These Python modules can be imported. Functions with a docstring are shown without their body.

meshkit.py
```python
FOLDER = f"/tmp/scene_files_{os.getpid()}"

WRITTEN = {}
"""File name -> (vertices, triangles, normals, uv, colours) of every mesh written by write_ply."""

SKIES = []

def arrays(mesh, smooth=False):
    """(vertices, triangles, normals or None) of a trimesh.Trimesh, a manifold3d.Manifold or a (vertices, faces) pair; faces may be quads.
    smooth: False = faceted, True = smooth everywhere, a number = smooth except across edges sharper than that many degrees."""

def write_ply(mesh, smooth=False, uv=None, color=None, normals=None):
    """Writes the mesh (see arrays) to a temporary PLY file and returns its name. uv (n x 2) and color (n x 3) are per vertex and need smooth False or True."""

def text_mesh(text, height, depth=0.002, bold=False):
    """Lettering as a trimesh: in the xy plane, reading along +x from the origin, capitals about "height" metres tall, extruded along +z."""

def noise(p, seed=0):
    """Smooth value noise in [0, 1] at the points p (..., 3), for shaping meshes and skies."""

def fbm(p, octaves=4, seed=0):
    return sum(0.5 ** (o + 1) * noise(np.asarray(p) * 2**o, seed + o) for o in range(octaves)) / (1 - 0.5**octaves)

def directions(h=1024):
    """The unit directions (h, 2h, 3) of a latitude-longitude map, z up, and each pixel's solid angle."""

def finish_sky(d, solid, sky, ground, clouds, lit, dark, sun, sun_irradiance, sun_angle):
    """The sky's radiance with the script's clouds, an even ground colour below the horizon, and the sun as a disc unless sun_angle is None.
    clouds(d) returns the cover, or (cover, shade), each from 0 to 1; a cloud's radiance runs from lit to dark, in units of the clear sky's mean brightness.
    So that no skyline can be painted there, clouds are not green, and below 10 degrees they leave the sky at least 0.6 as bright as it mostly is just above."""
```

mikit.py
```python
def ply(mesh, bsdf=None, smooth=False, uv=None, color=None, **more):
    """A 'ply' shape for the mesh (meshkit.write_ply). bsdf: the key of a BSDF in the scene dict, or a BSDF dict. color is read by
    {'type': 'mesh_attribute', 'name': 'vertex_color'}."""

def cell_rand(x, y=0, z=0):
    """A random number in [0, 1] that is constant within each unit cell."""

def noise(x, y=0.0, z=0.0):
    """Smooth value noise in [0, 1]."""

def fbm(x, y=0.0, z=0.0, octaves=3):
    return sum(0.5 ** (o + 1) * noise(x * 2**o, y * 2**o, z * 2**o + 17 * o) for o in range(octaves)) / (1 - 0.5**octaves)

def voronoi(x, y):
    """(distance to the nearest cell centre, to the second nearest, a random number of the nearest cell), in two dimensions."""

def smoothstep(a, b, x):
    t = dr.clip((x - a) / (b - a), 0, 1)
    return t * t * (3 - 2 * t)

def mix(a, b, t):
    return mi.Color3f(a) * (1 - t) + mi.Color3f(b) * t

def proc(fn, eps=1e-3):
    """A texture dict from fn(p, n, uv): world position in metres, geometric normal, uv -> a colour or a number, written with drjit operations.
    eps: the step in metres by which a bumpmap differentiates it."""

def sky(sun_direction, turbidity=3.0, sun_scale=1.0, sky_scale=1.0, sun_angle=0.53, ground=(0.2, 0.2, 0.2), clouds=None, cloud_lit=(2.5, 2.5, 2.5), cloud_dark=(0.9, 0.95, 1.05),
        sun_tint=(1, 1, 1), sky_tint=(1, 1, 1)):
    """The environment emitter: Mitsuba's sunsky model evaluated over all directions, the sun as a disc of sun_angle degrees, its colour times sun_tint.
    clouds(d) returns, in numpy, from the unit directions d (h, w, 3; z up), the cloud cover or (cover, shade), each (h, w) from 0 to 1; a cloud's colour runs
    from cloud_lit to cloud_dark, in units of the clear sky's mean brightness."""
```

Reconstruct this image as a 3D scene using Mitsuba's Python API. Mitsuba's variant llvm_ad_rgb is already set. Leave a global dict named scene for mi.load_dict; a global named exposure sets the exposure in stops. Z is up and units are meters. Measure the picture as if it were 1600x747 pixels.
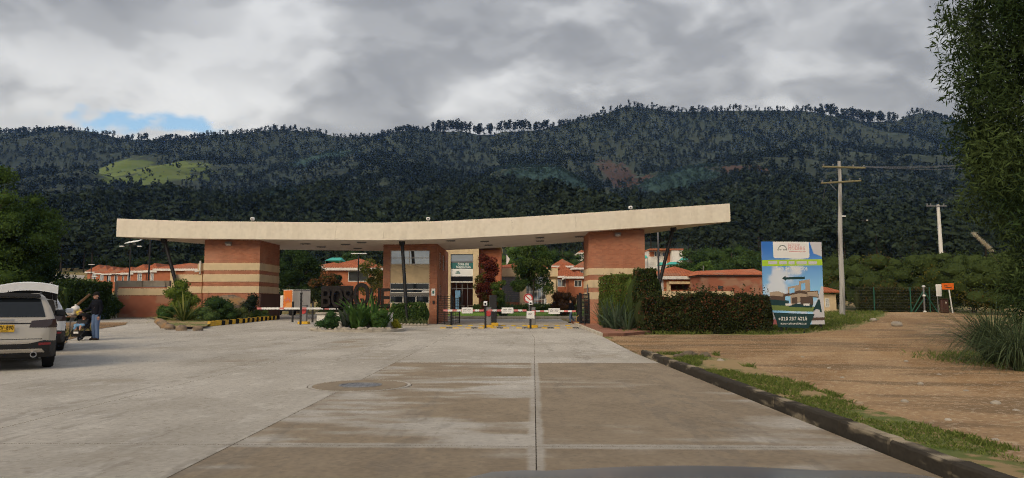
import math, random
import numpy as np, trimesh, manifold3d as m3, mitsuba as mi, drjit as dr
import mikit, meshkit
from mikit import noise, fbm, mix, smoothstep, cell_rand
from shapely.geometry import Polygon, LineString, Point, box as sbox
from shapely.ops import split as ssplit

T = mi.ScalarTransform4f
scene, labels = {}, {}

# ---------------------------------------------------------------- camera, sky, exposure
PITCH = math.radians(5.22)
scene['camera'] = {'type': 'perspective', 'fov': 72.0, 'fov_axis': 'x', 'near_clip': 0.05, 'far_clip': 12000.0,
                   'to_world': T().look_at(origin=[0, 0, 1.45], target=[0, math.cos(PITCH), 1.45 + math.sin(PITCH)], up=[0, 0, 1])}
exposure = 2.52


def S(a, b, t):
    u = np.clip((np.asarray(t, float) - a) / (b - a), 0, 1)
    return u * u * (3 - 2 * u)


def clouds(d):
    el = np.degrees(np.arcsin(np.clip(d[..., 2], 0, 1)))
    az = np.degrees(np.arctan2(d[..., 0], d[..., 1]))
    r = np.array([[0.80, 0.36, 0.48], [-0.60, 0.48, 0.64], [0.0, -0.80, 0.60]])       # turns the noise out of the axes
    q = (d * np.array([1.0, 1.0, 1.75])) @ r.T * 5.2
    warp = np.stack([meshkit.fbm(q * 1.3 + 9.1, 4, seed=11), meshkit.fbm(q * 1.3 + 31.7, 4, seed=12), meshkit.fbm(q * 1.3 + 53.3, 4, seed=13)], -1) - 0.5
    edge = lambda n, a, b: S(a, b, n)
    big = meshkit.fbm(q * 0.55 + 3.1, 3, seed=5)
    puff = meshkit.fbm(q * 1.25 + warp * 1.1 + 8.3, 6, seed=17)
    fine = meshkit.fbm(q * 3.2 + warp * 1.6 + 1.7, 6, seed=23)
    shade = 0.62 + 1.3 * (big - 0.5) + 0.55 * (edge(puff, 0.36, 0.60) - 0.5) + 0.28 * (edge(fine, 0.36, 0.62) - 0.5) + 0.016 * (el - 16)
    bump = lambda a, e, sa, se: np.exp(-((az - a) / sa) ** 2 - ((el - e) / se) ** 2)
    shade = shade - 0.42 * bump(-23, 14.8, 10, 2.2) - 0.5 * bump(-3.5, 16.3, 5, 2.6) + 0.25 * bump(-11, 18, 7, 4) + 0.45 * bump(-33, 21, 11, 4.5) - 0.25 * bump(-38, 15, 6, 2.5)
    gap = bump(-30.0, 12.7, 3.0, 0.85) * 1.2 + bump(-25.0, 13.2, 3.8, 0.8) * 1.25 - 0.8 * bump(-27.2, 12.3, 1.2, 0.6)
    cover = 1.0 - np.clip((gap - 0.42 + 1.5 * (meshkit.fbm(q * 9.0 + 2.2, 5, seed=41) - 0.5) * 1.6 + 1.4 * (fine - 0.5)) * 1.8, 0, 1) * np.clip(gap * 4, 0, 1)
    return cover, 0.5 + 0.46 * np.tanh((shade - 0.5) * 1.7)


scene['sky'] = mikit.sky((-0.45, -0.75, 0.52), turbidity=3, sun_scale=0.3, sun_angle=34, clouds=clouds,
                         cloud_lit=(1.85, 1.91, 2.03), cloud_dark=(0.50, 0.535, 0.615), sun_tint=(0.94, 1.0, 1.10), sky_scale=1.0)

# ---------------------------------------------------------------- helpers
R0 = np.random.default_rng(7)


def tm(m):
    if isinstance(m, trimesh.Trimesh):
        return m
    if hasattr(m, 'to_mesh'):
        q = m.to_mesh()
        return trimesh.Trimesh(np.array(q.vert_properties[:, :3], float), np.array(q.tri_verts), process=False)
    if isinstance(m, list):
        return trimesh.util.concatenate([tm(k) for k in m])
    v, f = np.asarray(m[0], float), np.asarray(m[1], int)
    if f.shape[1] == 4:
        f = np.vstack([f[:, [0, 1, 2]], f[:, [0, 2, 3]]])
    return trimesh.Trimesh(v, f, process=False)


def unique(key):
    if key not in scene and key not in labels:
        return key
    i = 1
    while f'{key}_{i:03d}' in scene or f'{key}_{i:03d}' in labels:
        i += 1
    return f'{key}_{i:03d}'


def place(loc=(0, 0, 0), rot=0.0, s=1.0):
    a = math.radians(rot)
    return np.array([[s * math.cos(a), -s * math.sin(a), 0, loc[0]], [s * math.sin(a), s * math.cos(a), 0, loc[1]], [0, 0, s, loc[2]], [0, 0, 0, 1.0]])


class Thing:
    """A thing of the scene: its parts are entries whose keys start with its own."""

    def __init__(self, name, label, cat, group=None, loc=(0, 0, 0), rot=0.0, s=1.0, kind=None):
        self.key = unique(name)
        labels[self.key] = {'label': label, 'category': cat}
        if group:
            labels[self.key]['group'] = group
        if kind:
            labels[self.key]['kind'] = kind
        self.M = place(loc, rot, s)

    def part(self, name, mesh, mat, smooth=False, label=None, color=None, kind=None, under=None):
        return add((under or self.key) + '__' + name, mesh, mat, smooth, label, color, kind, self.M)

    def body(self, mesh, mat, smooth=False, color=None):
        m = tm(mesh).copy()
        m.apply_transform(self.M)
        scene[self.key] = mikit.ply(m, mat, smooth, color=color)
        return self.key


def add(key, mesh, mat, smooth=False, label=None, color=None, kind=None, M=None):
    key = unique(key)
    m = tm(mesh).copy()
    if M is not None:
        m.apply_transform(M)
    scene[key] = mikit.ply(m, mat, smooth, color=color)
    if label or kind:
        labels[key] = {}
        if label:
            labels[key]['label'] = label
        if kind:
            labels[key]['kind'] = kind
    return key


def struct(name, mesh, mat, label, cat, smooth=False, color=None):
    key = add(name, mesh, mat, smooth, color=color)
    labels[key] = {'label': label, 'category': cat, 'kind': 'structure'}
    return key


def bx(x0, x1, y0, y1, z0, z1):
    m = trimesh.creation.box((abs(x1 - x0), abs(y1 - y0), abs(z1 - z0)))
    m.apply_translation(((x0 + x1) / 2, (y0 + y1) / 2, (z0 + z1) / 2))
    return m


def cb(x0, x1, y0, y1, z0, z1, r=0.02):
    """A box with chamfered edges."""
    p = []
    for x, sx in ((x0, 1), (x1, -1)):
        for y, sy in ((y0, 1), (y1, -1)):
            for z, sz in ((z0, 1), (z1, -1)):
                p += [(x, y + sy * r, z + sz * r), (x + sx * r, y, z + sz * r), (x + sx * r, y + sy * r, z)]
    return trimesh.convex.convex_hull(np.array(p))


def cyl(p0, p1, r0, r1=None, n=12):
    return tube([p0, p1], [r0, r0 if r1 is None else r1], n)


def tube(points, radii, n=8):
    """A capped tapering tube along a line of points."""
    p = np.asarray(points, float)
    t = np.gradient(p, axis=0)
    t /= np.linalg.norm(t, axis=1, keepdims=True) + 1e-12
    ref = np.array([0, 0, 1.0]) if abs(t[:, 2]).mean() < 0.8 else np.array([1.0, 0, 0])
    a = np.cross(t, ref)
    a /= np.linalg.norm(a, axis=1, keepdims=True) + 1e-12
    b = np.cross(t, a)
    ang = np.arange(n) * 2 * np.pi / n
    r = np.asarray(radii, float)[:, None, None]
    v = (p[:, None] + r * (np.cos(ang)[None, :, None] * a[:, None] + np.sin(ang)[None, :, None] * b[:, None])).reshape(-1, 3)
    f = []
    for i in range(len(p) - 1):
        for j in range(n):
            q, w = i * n + j, i * n + (j + 1) % n
            f += [(q, w, w + n), (q, w + n, q + n)]
    c0, c1 = len(v), len(v) + 1
    v = np.vstack([v, p[0], p[-1]])
    e = (len(p) - 1) * n
    for j in range(n):
        f += [(c0, (j + 1) % n, j), (c1, e + j, e + (j + 1) % n)]
    return trimesh.Trimesh(v, np.array(f)[:, ::-1], process=False)


def flat(poly, z0, z1):
    m = trimesh.creation.extrude_polygon(poly, z1 - z0, engine='earcut')
    m.apply_translation((0, 0, z0))
    return m


def revolve(profile, n=20, axis='z'):
    m = trimesh.creation.revolve(np.asarray(profile, float), sections=n)
    if axis == 'x':
        m.apply_transform(trimesh.transformations.rotation_matrix(np.pi / 2, [0, 1, 0]))
    if axis == 'y':
        m.apply_transform(trimesh.transformations.rotation_matrix(np.pi / 2, [1, 0, 0]))
    return m


def facing(mesh, x, y, z):
    """Lays a mesh made in the xy plane upright, facing -y, with its origin at (x, y, z)."""
    m = tm(mesh).copy()
    m.apply_transform(trimesh.transformations.rotation_matrix(np.pi / 2, [1, 0, 0]))
    m.apply_translation((x, y, z))
    return m


def text_at(s, height, x, y, z, width=None, centre=True, depth=0.006, bold=False):
    m = meshkit.text_mesh(s, height, depth, bold)
    if width:
        m.apply_scale([width / (m.bounds[1][0] - m.bounds[0][0]), 1, 1])
    if centre:
        m.apply_translation([-(m.bounds[1][0] + m.bounds[0][0]) / 2, 0, 0])
    return facing(m, x, y, z)


def ramp(t, k=10.0):
    t = np.maximum(np.asarray(t, float), 0)
    return t * t / (t + k)


# ---------------------------------------------------------------- heights of the land
RIDGE_Y, FOOT_Y = 1300.0, 190.0
RIDGE = [(-1795, 257), (-1439, 281), (-1142, 315), (-962, 320), (-890, 322), (-806, 326), (-763, 319), (-727, 308), (-661, 307), (-601, 310), (-565, 316), (-505, 319), (-445, 326), (-361, 321), (-324, 311), (-264, 313), (-192, 327), (-132, 322), (-84, 322), (-48, 322), (48, 325), (108, 340), (181, 359), (217, 373), (277, 365), (301, 361), (362, 361), (458, 365), (543, 363), (614, 349), (662, 340), (722, 342), (753, 359), (783, 356), (819, 341), (836, 322), (857, 269), (907, 220), (1072, 184), (1428, 172), (2021, 160)]
RX, RZ = np.array(RIDGE, float).T


def near_height(x, y):
    x, y = np.asarray(x, float), np.asarray(y, float)
    return (0.40 * S(24, 46, y) * S(-4, -18, x) + 0.72 * S(28, 56, y) * S(8, 21, x)
            + (0.05 + 0.04 * S(-38, -12, x)) * ramp(y - 60) + 0.035 * ramp(y - 55) * S(-62, -98, x))


def height(x, y):
    """The height of the land at (x, y): the flat forecourt, the slope behind it and the mountain."""
    x, y = np.asarray(x, float), np.asarray(y, float)
    g = near_height(x, np.minimum(y, FOOT_Y))
    t = (y - FOOT_Y) / (RIDGE_Y - FOOT_Y)
    tc = np.clip(t, 0, 1)
    top = np.interp(x, RX, RZ)
    soft = np.interp(x, RX, np.convolve(np.interp(np.linspace(RX[0], RX[-1], 400), RX, RZ), np.ones(25) / 25, 'same')[np.clip(np.searchsorted(np.linspace(RX[0], RX[-1], 400), RX), 13, 386)])
    H = soft * (1 - S(0.6, 1.0, tc)) + top * S(0.6, 1.0, tc)
    p = np.stack([x / 230.0, y / 520.0, 0 * x], -1)
    wob = meshkit.fbm(p * 2.2 + 5, 3, seed=3) - 0.5
    spur = 1 - np.abs(2 * meshkit.fbm(p + wob[..., None] * 0.5, 4, seed=9) - 1) * 2
    small = meshkit.fbm(np.stack([x / 60.0, y / 90.0, 0 * x], -1), 3, seed=14) - 0.5
    m = (H - 10) * (0.36 * tc + 0.64 * tc ** 2) + (115 * (spur - 0.45) * tc ** 0.6 * (1 - tc) ** 0.7 + 26 * small * tc ** 0.5 * (1 - tc) ** 0.5)
    back = np.clip(t - 1, 0, 3)
    m = m - (H - 10) * np.minimum(back * 0.9, 1.0)
    return np.where(t > 0, g + m, g)


def zat(x, y):
    return float(height(np.array([x]), np.array([y]))[0])

# ---------------------------------------------------------------- materials
def two(b):
    return {'type': 'twosided', 'bsdf': b}


def col(c):
    return {'type': 'rgb', 'value': list(c)} if isinstance(c, (tuple, list)) else mikit.proc(c)


def mat(name, c, rough=0.7, metallic=0.0, bump=None, eps=1e-3, **more):
    b = {'type': 'principled', 'base_color': col(c), 'roughness': rough, 'metallic': metallic, 'specular': 0.4 if rough < 0.8 else 0.15, **more}
    if bump:
        b = {'type': 'bumpmap', 'arbitrary': mikit.proc(bump, eps), 'scale': 1.0, 'bsdf': b}
    scene[name] = two(b)


def along(p, n):
    return dr.select(dr.abs(n.x) > dr.abs(n.y), p.y, p.x)


def brick_fn(base, dark, pale):
    def fn(p, n, uv):
        u = along(p, n)
        row = dr.floor(p.z / 0.082)
        uu = u / 0.25 + 0.5 * (row - 2 * dr.floor(row / 2))
        fu, fz = uu - dr.floor(uu), p.z / 0.082 - row
        mortar = dr.maximum(1 - smoothstep(0.02, 0.06, dr.minimum(fu, 1 - fu)), 1 - smoothstep(0.06, 0.16, dr.minimum(fz, 1 - fz)))
        c = mix(base, dark, cell_rand(dr.floor(uu), row, 3) * 0.75)
        st = fbm(u * 0.7, p.z * 0.9, p.y * 0.3, 4)
        c = mix(c, pale, smoothstep(0.5, 0.8, st) * 0.45)
        c = c * (0.8 + 0.4 * fbm(u * 2.5, p.z * 0.7, 3.3, 3))
        return mix(c, (0.30, 0.24, 0.19), mortar * 0.35)
    return fn


mat('brick', brick_fn((0.44, 0.18, 0.105), (0.31, 0.115, 0.068), (0.48, 0.27, 0.19)), 0.85)
mat('brick_far', lambda p, n, uv: mix((0.50, 0.19, 0.10), (0.36, 0.12, 0.065), fbm(along(p, n) * 1.3, p.z * 2.1, p.y * 0.4, 4) * 1.3 - 0.15), 0.85)
mat('brick_stained', lambda p, n, uv: mix(mix((0.42, 0.165, 0.10), (0.29, 0.10, 0.065), fbm(p.x * 1.5, p.z * 2.0, p.y, 4)),
    (0.40, 0.27, 0.19), smoothstep(0.48, 0.66, fbm(p.x * 0.9 + 4, p.z * 1.6, p.y * 0.5, 4)) * 0.55), 0.9)


def roof_fn(p, n, uv):
    u = along(p, n)
    r = p.z * 5.5
    st = smoothstep(0.0, 0.25, dr.abs((u * 4.2 - dr.floor(u * 4.2)) - 0.5))
    c = mix((0.45, 0.15, 0.075), (0.33, 0.10, 0.05), cell_rand(dr.floor(u * 4.2), dr.floor(r), dr.floor(p.y * 3)))
    c = mix(c, (0.30, 0.20, 0.14), smoothstep(0.5, 0.75, fbm(p.x * 0.7, p.y * 0.7, p.z, 4)) * 0.5)
    return c * (0.7 + 0.3 * st)


mat('roof_tile', roof_fn, 0.85)


def stucco(c, stain, amt=0.35):
    def fn(p, n, uv):
        u = p.x + p.y * 0.7
        s = smoothstep(0.46, 0.72, fbm(u * 2.4, p.z * 0.55, 2.0, 4)) * amt
        return mix(c, stain, s) * (0.92 + 0.16 * fbm(u * 6, p.z * 6, p.y * 6, 3))
    return fn


mat('cream_panel', stucco((0.75, 0.685, 0.58), (0.62, 0.545, 0.44), 0.35), 0.55)
mat('cream_band', stucco((0.64, 0.51, 0.335), (0.50, 0.40, 0.26), 0.45), 0.8)
mat('cream_wall', stucco((0.66, 0.52, 0.33), (0.50, 0.38, 0.24), 0.45), 0.85)
mat('soffit_white', stucco((0.70, 0.64, 0.58), (0.60, 0.53, 0.46), 0.4), 0.85)
mat('white_paint', stucco((0.74, 0.72, 0.69), (0.5, 0.47, 0.42), 0.3), 0.6)
mat('grey_cladding', stucco((0.20, 0.21, 0.225), (0.13, 0.135, 0.14), 0.5), 0.6)
mat('grey_concrete', stucco((0.34, 0.30, 0.25), (0.20, 0.17, 0.14), 0.7), 0.9)
mat('pale_concrete', stucco((0.42, 0.385, 0.33), (0.27, 0.235, 0.19), 0.6), 0.9)
mat('black_metal', (0.016, 0.016, 0.018), 0.45)
mat('grey_metal', (0.22, 0.22, 0.23), 0.5, 0.3)
mat('steel', (0.42, 0.42, 0.44), 0.35, 0.9)
mat('brown_metal', stucco((0.075, 0.034, 0.026), (0.045, 0.022, 0.018), 0.5), 0.55)
mat('letter_metal', (0.010, 0.006, 0.0055), 0.75)
mat('glass_dark', (0.012, 0.015, 0.018), 0.04, specular=0.7)
mat('glass_sky', (0.36, 0.38, 0.40), 0.02, 0.85)
mat('interior_grey', (0.17, 0.165, 0.16), 0.8)
mat('turquoise_sheet', (0.05, 0.42, 0.36), 0.5)
mat('teal_print', (0.028, 0.145, 0.145), 0.5)
mat('white_print', (0.78, 0.78, 0.78), 0.5)
mat('yellow_paint', stucco((0.70, 0.42, 0.035), (0.40, 0.25, 0.06), 0.6), 0.7)
mat('black_paint', (0.016, 0.015, 0.015), 0.85)
mat('red_paint', (0.50, 0.05, 0.055), 0.5)
mat('pink_red', (0.60, 0.20, 0.20), 0.5)
mat('orange_print', lambda p, n, uv: mix((0.78, 0.20, 0.03), (0.85, 0.38, 0.12), smoothstep(0.5, 0.62, fbm(p.x * 2.3 + p.y, p.z * 2.3, 1.0, 3))), 0.5)
mat('orange_sign', (0.80, 0.16, 0.02), 0.5)
mat('rubber', (0.016, 0.016, 0.017), 0.85)
mat('black_plastic', (0.018, 0.018, 0.02), 0.5)
mat('beige_car_paint', (0.49, 0.45, 0.395), 0.32, 0.35, clearcoat=0.8, clearcoat_gloss=0.9)
mat('white_car_paint', (0.74, 0.75, 0.77), 0.3, clearcoat=0.8, clearcoat_gloss=0.9)
mat('grey_car_paint', (0.20, 0.235, 0.29), 0.25, 0.6, clearcoat=0.9, clearcoat_gloss=0.9)
mat('red_lens', (0.22, 0.015, 0.02), 0.1, clearcoat=1.0)
mat('smoked_lens', (0.03, 0.018, 0.02), 0.08, clearcoat=1.0)
mat('skin', (0.50, 0.27, 0.19), 0.55)
mat('navy_cloth', lambda p, n, uv: mi.Color3f(0.006, 0.007, 0.012) * (0.7 + 0.6 * fbm(p.x * 30, p.y * 30, p.z * 30, 2)), 0.85)
mat('denim', lambda p, n, uv: mix((0.07, 0.12, 0.24), (0.14, 0.20, 0.33), fbm(p.x * 14, p.y * 14, p.z * 8, 3)), 0.9)
mat('dark_shoe', (0.03, 0.018, 0.014), 0.6)
mat('red_cloth', (0.28, 0.03, 0.045), 0.9)
mat('blue_cloth', (0.16, 0.30, 0.48), 0.9)
mat('white_cloth', (0.72, 0.70, 0.68), 0.9)
mat('yellow_cloth', (0.55, 0.42, 0.06), 0.9)
mat('wood', lambda p, n, uv: mix((0.23, 0.14, 0.08), (0.13, 0.075, 0.045), fbm(p.x * 40, p.y * 40, p.z * 3, 3)), 0.8)
mat('weathered_pole', lambda p, n, uv: mix((0.44, 0.43, 0.42), (0.25, 0.245, 0.24), smoothstep(0.4, 0.7, fbm(p.x * 9, p.y * 9, p.z * 0.7, 4))), 0.9)
mat('lichen_wood', lambda p, n, uv: mix((0.22, 0.18, 0.10), (0.32, 0.30, 0.18), fbm(p.x * 4, p.y * 7, p.z * 7, 3)), 0.9)
mat('bark', lambda p, n, uv: mix((0.13, 0.10, 0.075), (0.06, 0.045, 0.035), fbm(p.x * 12, p.y * 12, p.z * 2.5, 3)), 0.95)
mat('green_metal', (0.02, 0.11, 0.075), 0.5)
mat('paver', lambda p, n, uv: mix((0.25, 0.125, 0.088), (0.18, 0.09, 0.065), cell_rand(dr.floor(p.x * 5), dr.floor(p.y * 10))) * (0.8 + 0.4 * fbm(p.x, p.y, 0, 3)), 0.9)
mat('rock', lambda p, n, uv: mix(mix((0.25, 0.185, 0.13), (0.32, 0.19, 0.09), smoothstep(0.45, 0.65, fbm(p.x * 1.3, p.y * 1.3, p.z * 1.7, 3))),
    (0.14, 0.115, 0.10), smoothstep(0.5, 0.7, fbm(p.x * 4, p.y * 4, p.z * 5, 4))), 0.95)
mat('pebble', lambda p, n, uv: mix((0.48, 0.44, 0.38), (0.24, 0.20, 0.16), fbm(p.x * 5, p.y * 5, p.z * 5, 3)), 0.95)
scene['leaf'] = {'type': 'principledthin', 'base_color': {'type': 'mesh_attribute', 'name': 'vertex_color'}, 'roughness': 0.55, 'spec_trans': 0.0, 'diff_trans': 0.5}
scene['far_leaf'] = two({'type': 'diffuse', 'reflectance': {'type': 'mesh_attribute', 'name': 'vertex_color'}})
scene['clear_pane'] = {'type': 'thindielectric'}
scene['clear_film'] = {'type': 'blendbsdf', 'weight': 0.28, 'a': {'type': 'null'}, 'b': two({'type': 'roughplastic', 'diffuse_reflectance': {'type': 'rgb', 'value': [0.6, 0.6, 0.62]}, 'alpha': 0.15})}


# concrete: sound grey slabs, slabs brown with dried mud, and mixed ones
def concrete(mud_lo, mud_hi, tone=1.0):
    def fn(p, n, uv):
        a = fbm(p.x * 0.55, p.y * 0.40, 1.0, 4)
        b = fbm(p.x * 3.1, p.y * 2.0, 4.0, 4)
        g = fbm(p.x * 22, p.y * 22, 0.0, 2)
        c = mix((0.375, 0.352, 0.318), (0.305, 0.283, 0.250), smoothstep(0.3, 0.75, a))
        c = mix(c, (0.46, 0.44, 0.41), smoothstep(0.58, 0.78, b) * 0.4)
        wob = 0.05 * (fbm(p.x * 3, p.y * 3, 8.0, 3) - 0.5)
        clean = dr.maximum(1 - smoothstep(0.05, 0.11, dr.abs(p.x - 0.02 - 0.0305 * p.y) + wob), 1 - smoothstep(0.07, 0.15, dr.abs(p.y + 0.028 * p.x - 7.15) + wob))
        s = a * 0.55 + fbm(p.x * 0.8, p.y * 2.4, 9.0, 4) * 0.45
        c = mix(c, mix((0.190, 0.148, 0.102), (0.265, 0.213, 0.152), b), smoothstep(mud_lo, mud_hi, s) * (1 - 0.75 * clean))
        spot = smoothstep(0.70, 0.76, fbm(p.x * 17, p.y * 15, 2.0, 3))
        tyre = smoothstep(0.55, 0.75, fbm(p.x * 2.6, p.y * 0.16, 6.0, 4)) * smoothstep(0.4, 0.6, fbm(p.x * 9, p.y * 3, 1.0, 3))
        c = mix(c, (0.13, 0.115, 0.10), tyre * 0.30)
        return mix(c, (0.14, 0.115, 0.09), spot * 0.25) * (0.86 + 0.28 * g) * tone
    return fn


bump_concrete = lambda p, n, uv: 0.0025 * fbm(p.x * 30, p.y * 30, 0, 2) + 0.006 * fbm(p.x * 2, p.y * 2, 0, 3)
mat('concrete_pale', concrete(0.62, 0.95, 1.04), 0.8, bump=bump_concrete, eps=4e-3)
mat('concrete_grey', concrete(0.58, 0.92, 0.98), 0.8, bump=bump_concrete, eps=4e-3)
mat('concrete_mixed', concrete(0.38, 0.56), 0.75, bump=bump_concrete, eps=4e-3)
mat('concrete_muddy', concrete(0.16, 0.42, 0.98), 0.7, bump=bump_concrete, eps=4e-3)
mat('joint_dirt', (0.15, 0.125, 0.095), 0.95)


def kerb_fn(p, n, uv):
    a = fbm(p.x * 2.2, p.y * 2.0, p.z * 6.0, 4)
    c = mix((0.20, 0.165, 0.12), (0.30, 0.26, 0.195), fbm(p.x * 9, p.y * 9, p.z * 9, 3)) * (0.75 + 0.5 * cell_rand(dr.floor(p.y), 3, 1))
    return mix(c, (0.030, 0.027, 0.024), smoothstep(0.34, 0.54, a + 0.10 * dr.abs(n.x)) * 0.94) * (0.8 + 0.4 * fbm(p.x * 30, p.y * 30, p.z * 30, 2))


mat('kerb_stone', kerb_fn, 0.95, bump=lambda p, n, uv: 0.012 * fbm(p.x * 14, p.y * 14, p.z * 14, 3), eps=4e-3)


def dirt_fn(p, n, uv):
    a = fbm(p.x * 0.30, p.y * 0.45, 3.0, 4)
    b = fbm(p.x * 2.4, p.y * 2.9, 1.0, 4)
    g = fbm(p.x * 26, p.y * 26, 0, 2)
    c = mix((0.285, 0.184, 0.100), (0.185, 0.115, 0.062), smoothstep(0.32, 0.66, a * 0.5 + fbm(p.x * 0.28, p.y * 1.5, 5.0, 4) * 0.3 + b * 0.2))
    c = mix(c, (0.36, 0.255, 0.16), smoothstep(0.48, 0.66, fbm(p.x * 0.75 - p.y * 0.32 + 9, p.y * 0.12, 0, 4)) * 0.45)
    c = mix(c, (0.12, 0.085, 0.055), smoothstep(0.46, 0.66, fbm(p.x * 0.42, p.y * 1.5 + p.x * 0.25 + 5, 7.0, 4)) * 0.62)
    grit = smoothstep(0.72, 0.78, noise(p.x * 19, p.y * 19, 3.0))
    return mix(c, (0.48, 0.42, 0.33), grit * 0.28) * (0.78 + 0.44 * g)


mat('dirt', dirt_fn, 0.95, bump=lambda p, n, uv: 0.05 * fbm(p.x * 3.5, p.y * 2.2, 0, 4) + 0.018 * fbm(p.x * 15, p.y * 15, 1, 2), eps=6e-3)


def turf_fn(p, n, uv):
    a = fbm(p.x * 0.8, p.y * 0.8, 0, 4)
    c = mix((0.07, 0.10, 0.028), (0.13, 0.14, 0.055), fbm(p.x * 5, p.y * 5, 0, 3))
    return mix(c, (0.27, 0.19, 0.11), smoothstep(0.40, 0.56, a * 0.55 + 0.45 * fbm(p.x * 7, p.y * 7, 2, 3)) * 0.85)


mat('turf', turf_fn, 0.95)
mat('lawn_turf', lambda p, n, uv: mix((0.085, 0.17, 0.025), (0.14, 0.22, 0.05), fbm(p.x * 1.5, p.y * 3, 0, 4)), 0.95)


def hill_fn(p, n, uv):
    a = fbm(p.x / 60, p.y / 90, p.z / 50, 3)
    b = fbm(p.x / 14, p.y / 20, p.z / 12, 3)
    c = mix((0.032, 0.046, 0.039), (0.048, 0.060, 0.045), smoothstep(0.3, 0.7, 0.5 * a + 0.5 * b))
    w = (a - 0.5) * 1.1 + (b - 0.5) * 1.2

    def spot(x, y, rx, ry):
        return 1 - smoothstep(0.75, 1.1, dr.sqrt(dr.square((p.x - x) / rx) + dr.square((p.y - y) / ry)) + w)
    for sx, sy, rx, ry in SCARS:
        c = mix(c, mix((0.075, 0.048, 0.040), (0.045, 0.030, 0.026), b), spot(sx, sy, rx, ry) * 0.9)
    for sx, sy, rx, ry in SCRUB:
        c = mix(c, mix((0.024, 0.050, 0.047), (0.038, 0.070, 0.062), b), spot(sx, sy, rx, ry))
    m = 0.0
    for sx, sy, rx, ry in MEADOW:
        m = dr.maximum(m, spot(sx, sy, rx, ry))
    return mix(c, mix((0.070, 0.108, 0.028), (0.120, 0.145, 0.05), fbm(p.x / 30, p.y / 12, 0, 4)), m)


MEADOW = [(-490, 890, 95, 95), (-590, 985, 85, 60), (-415, 800, 45, 85)]
SCARS = [(133, 880, 24, 130), (143, 770, 19, 120), (215, 740, 26, 140)]
SCRUB = [(28, 640, 46, 150), (165, 700, 38, 80), (-165, 430, 40, 60), (-285, 1050, 44, 90), (-78, 370, 28, 80)]
mat('hill_soil', hill_fn, 1.0)

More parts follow.
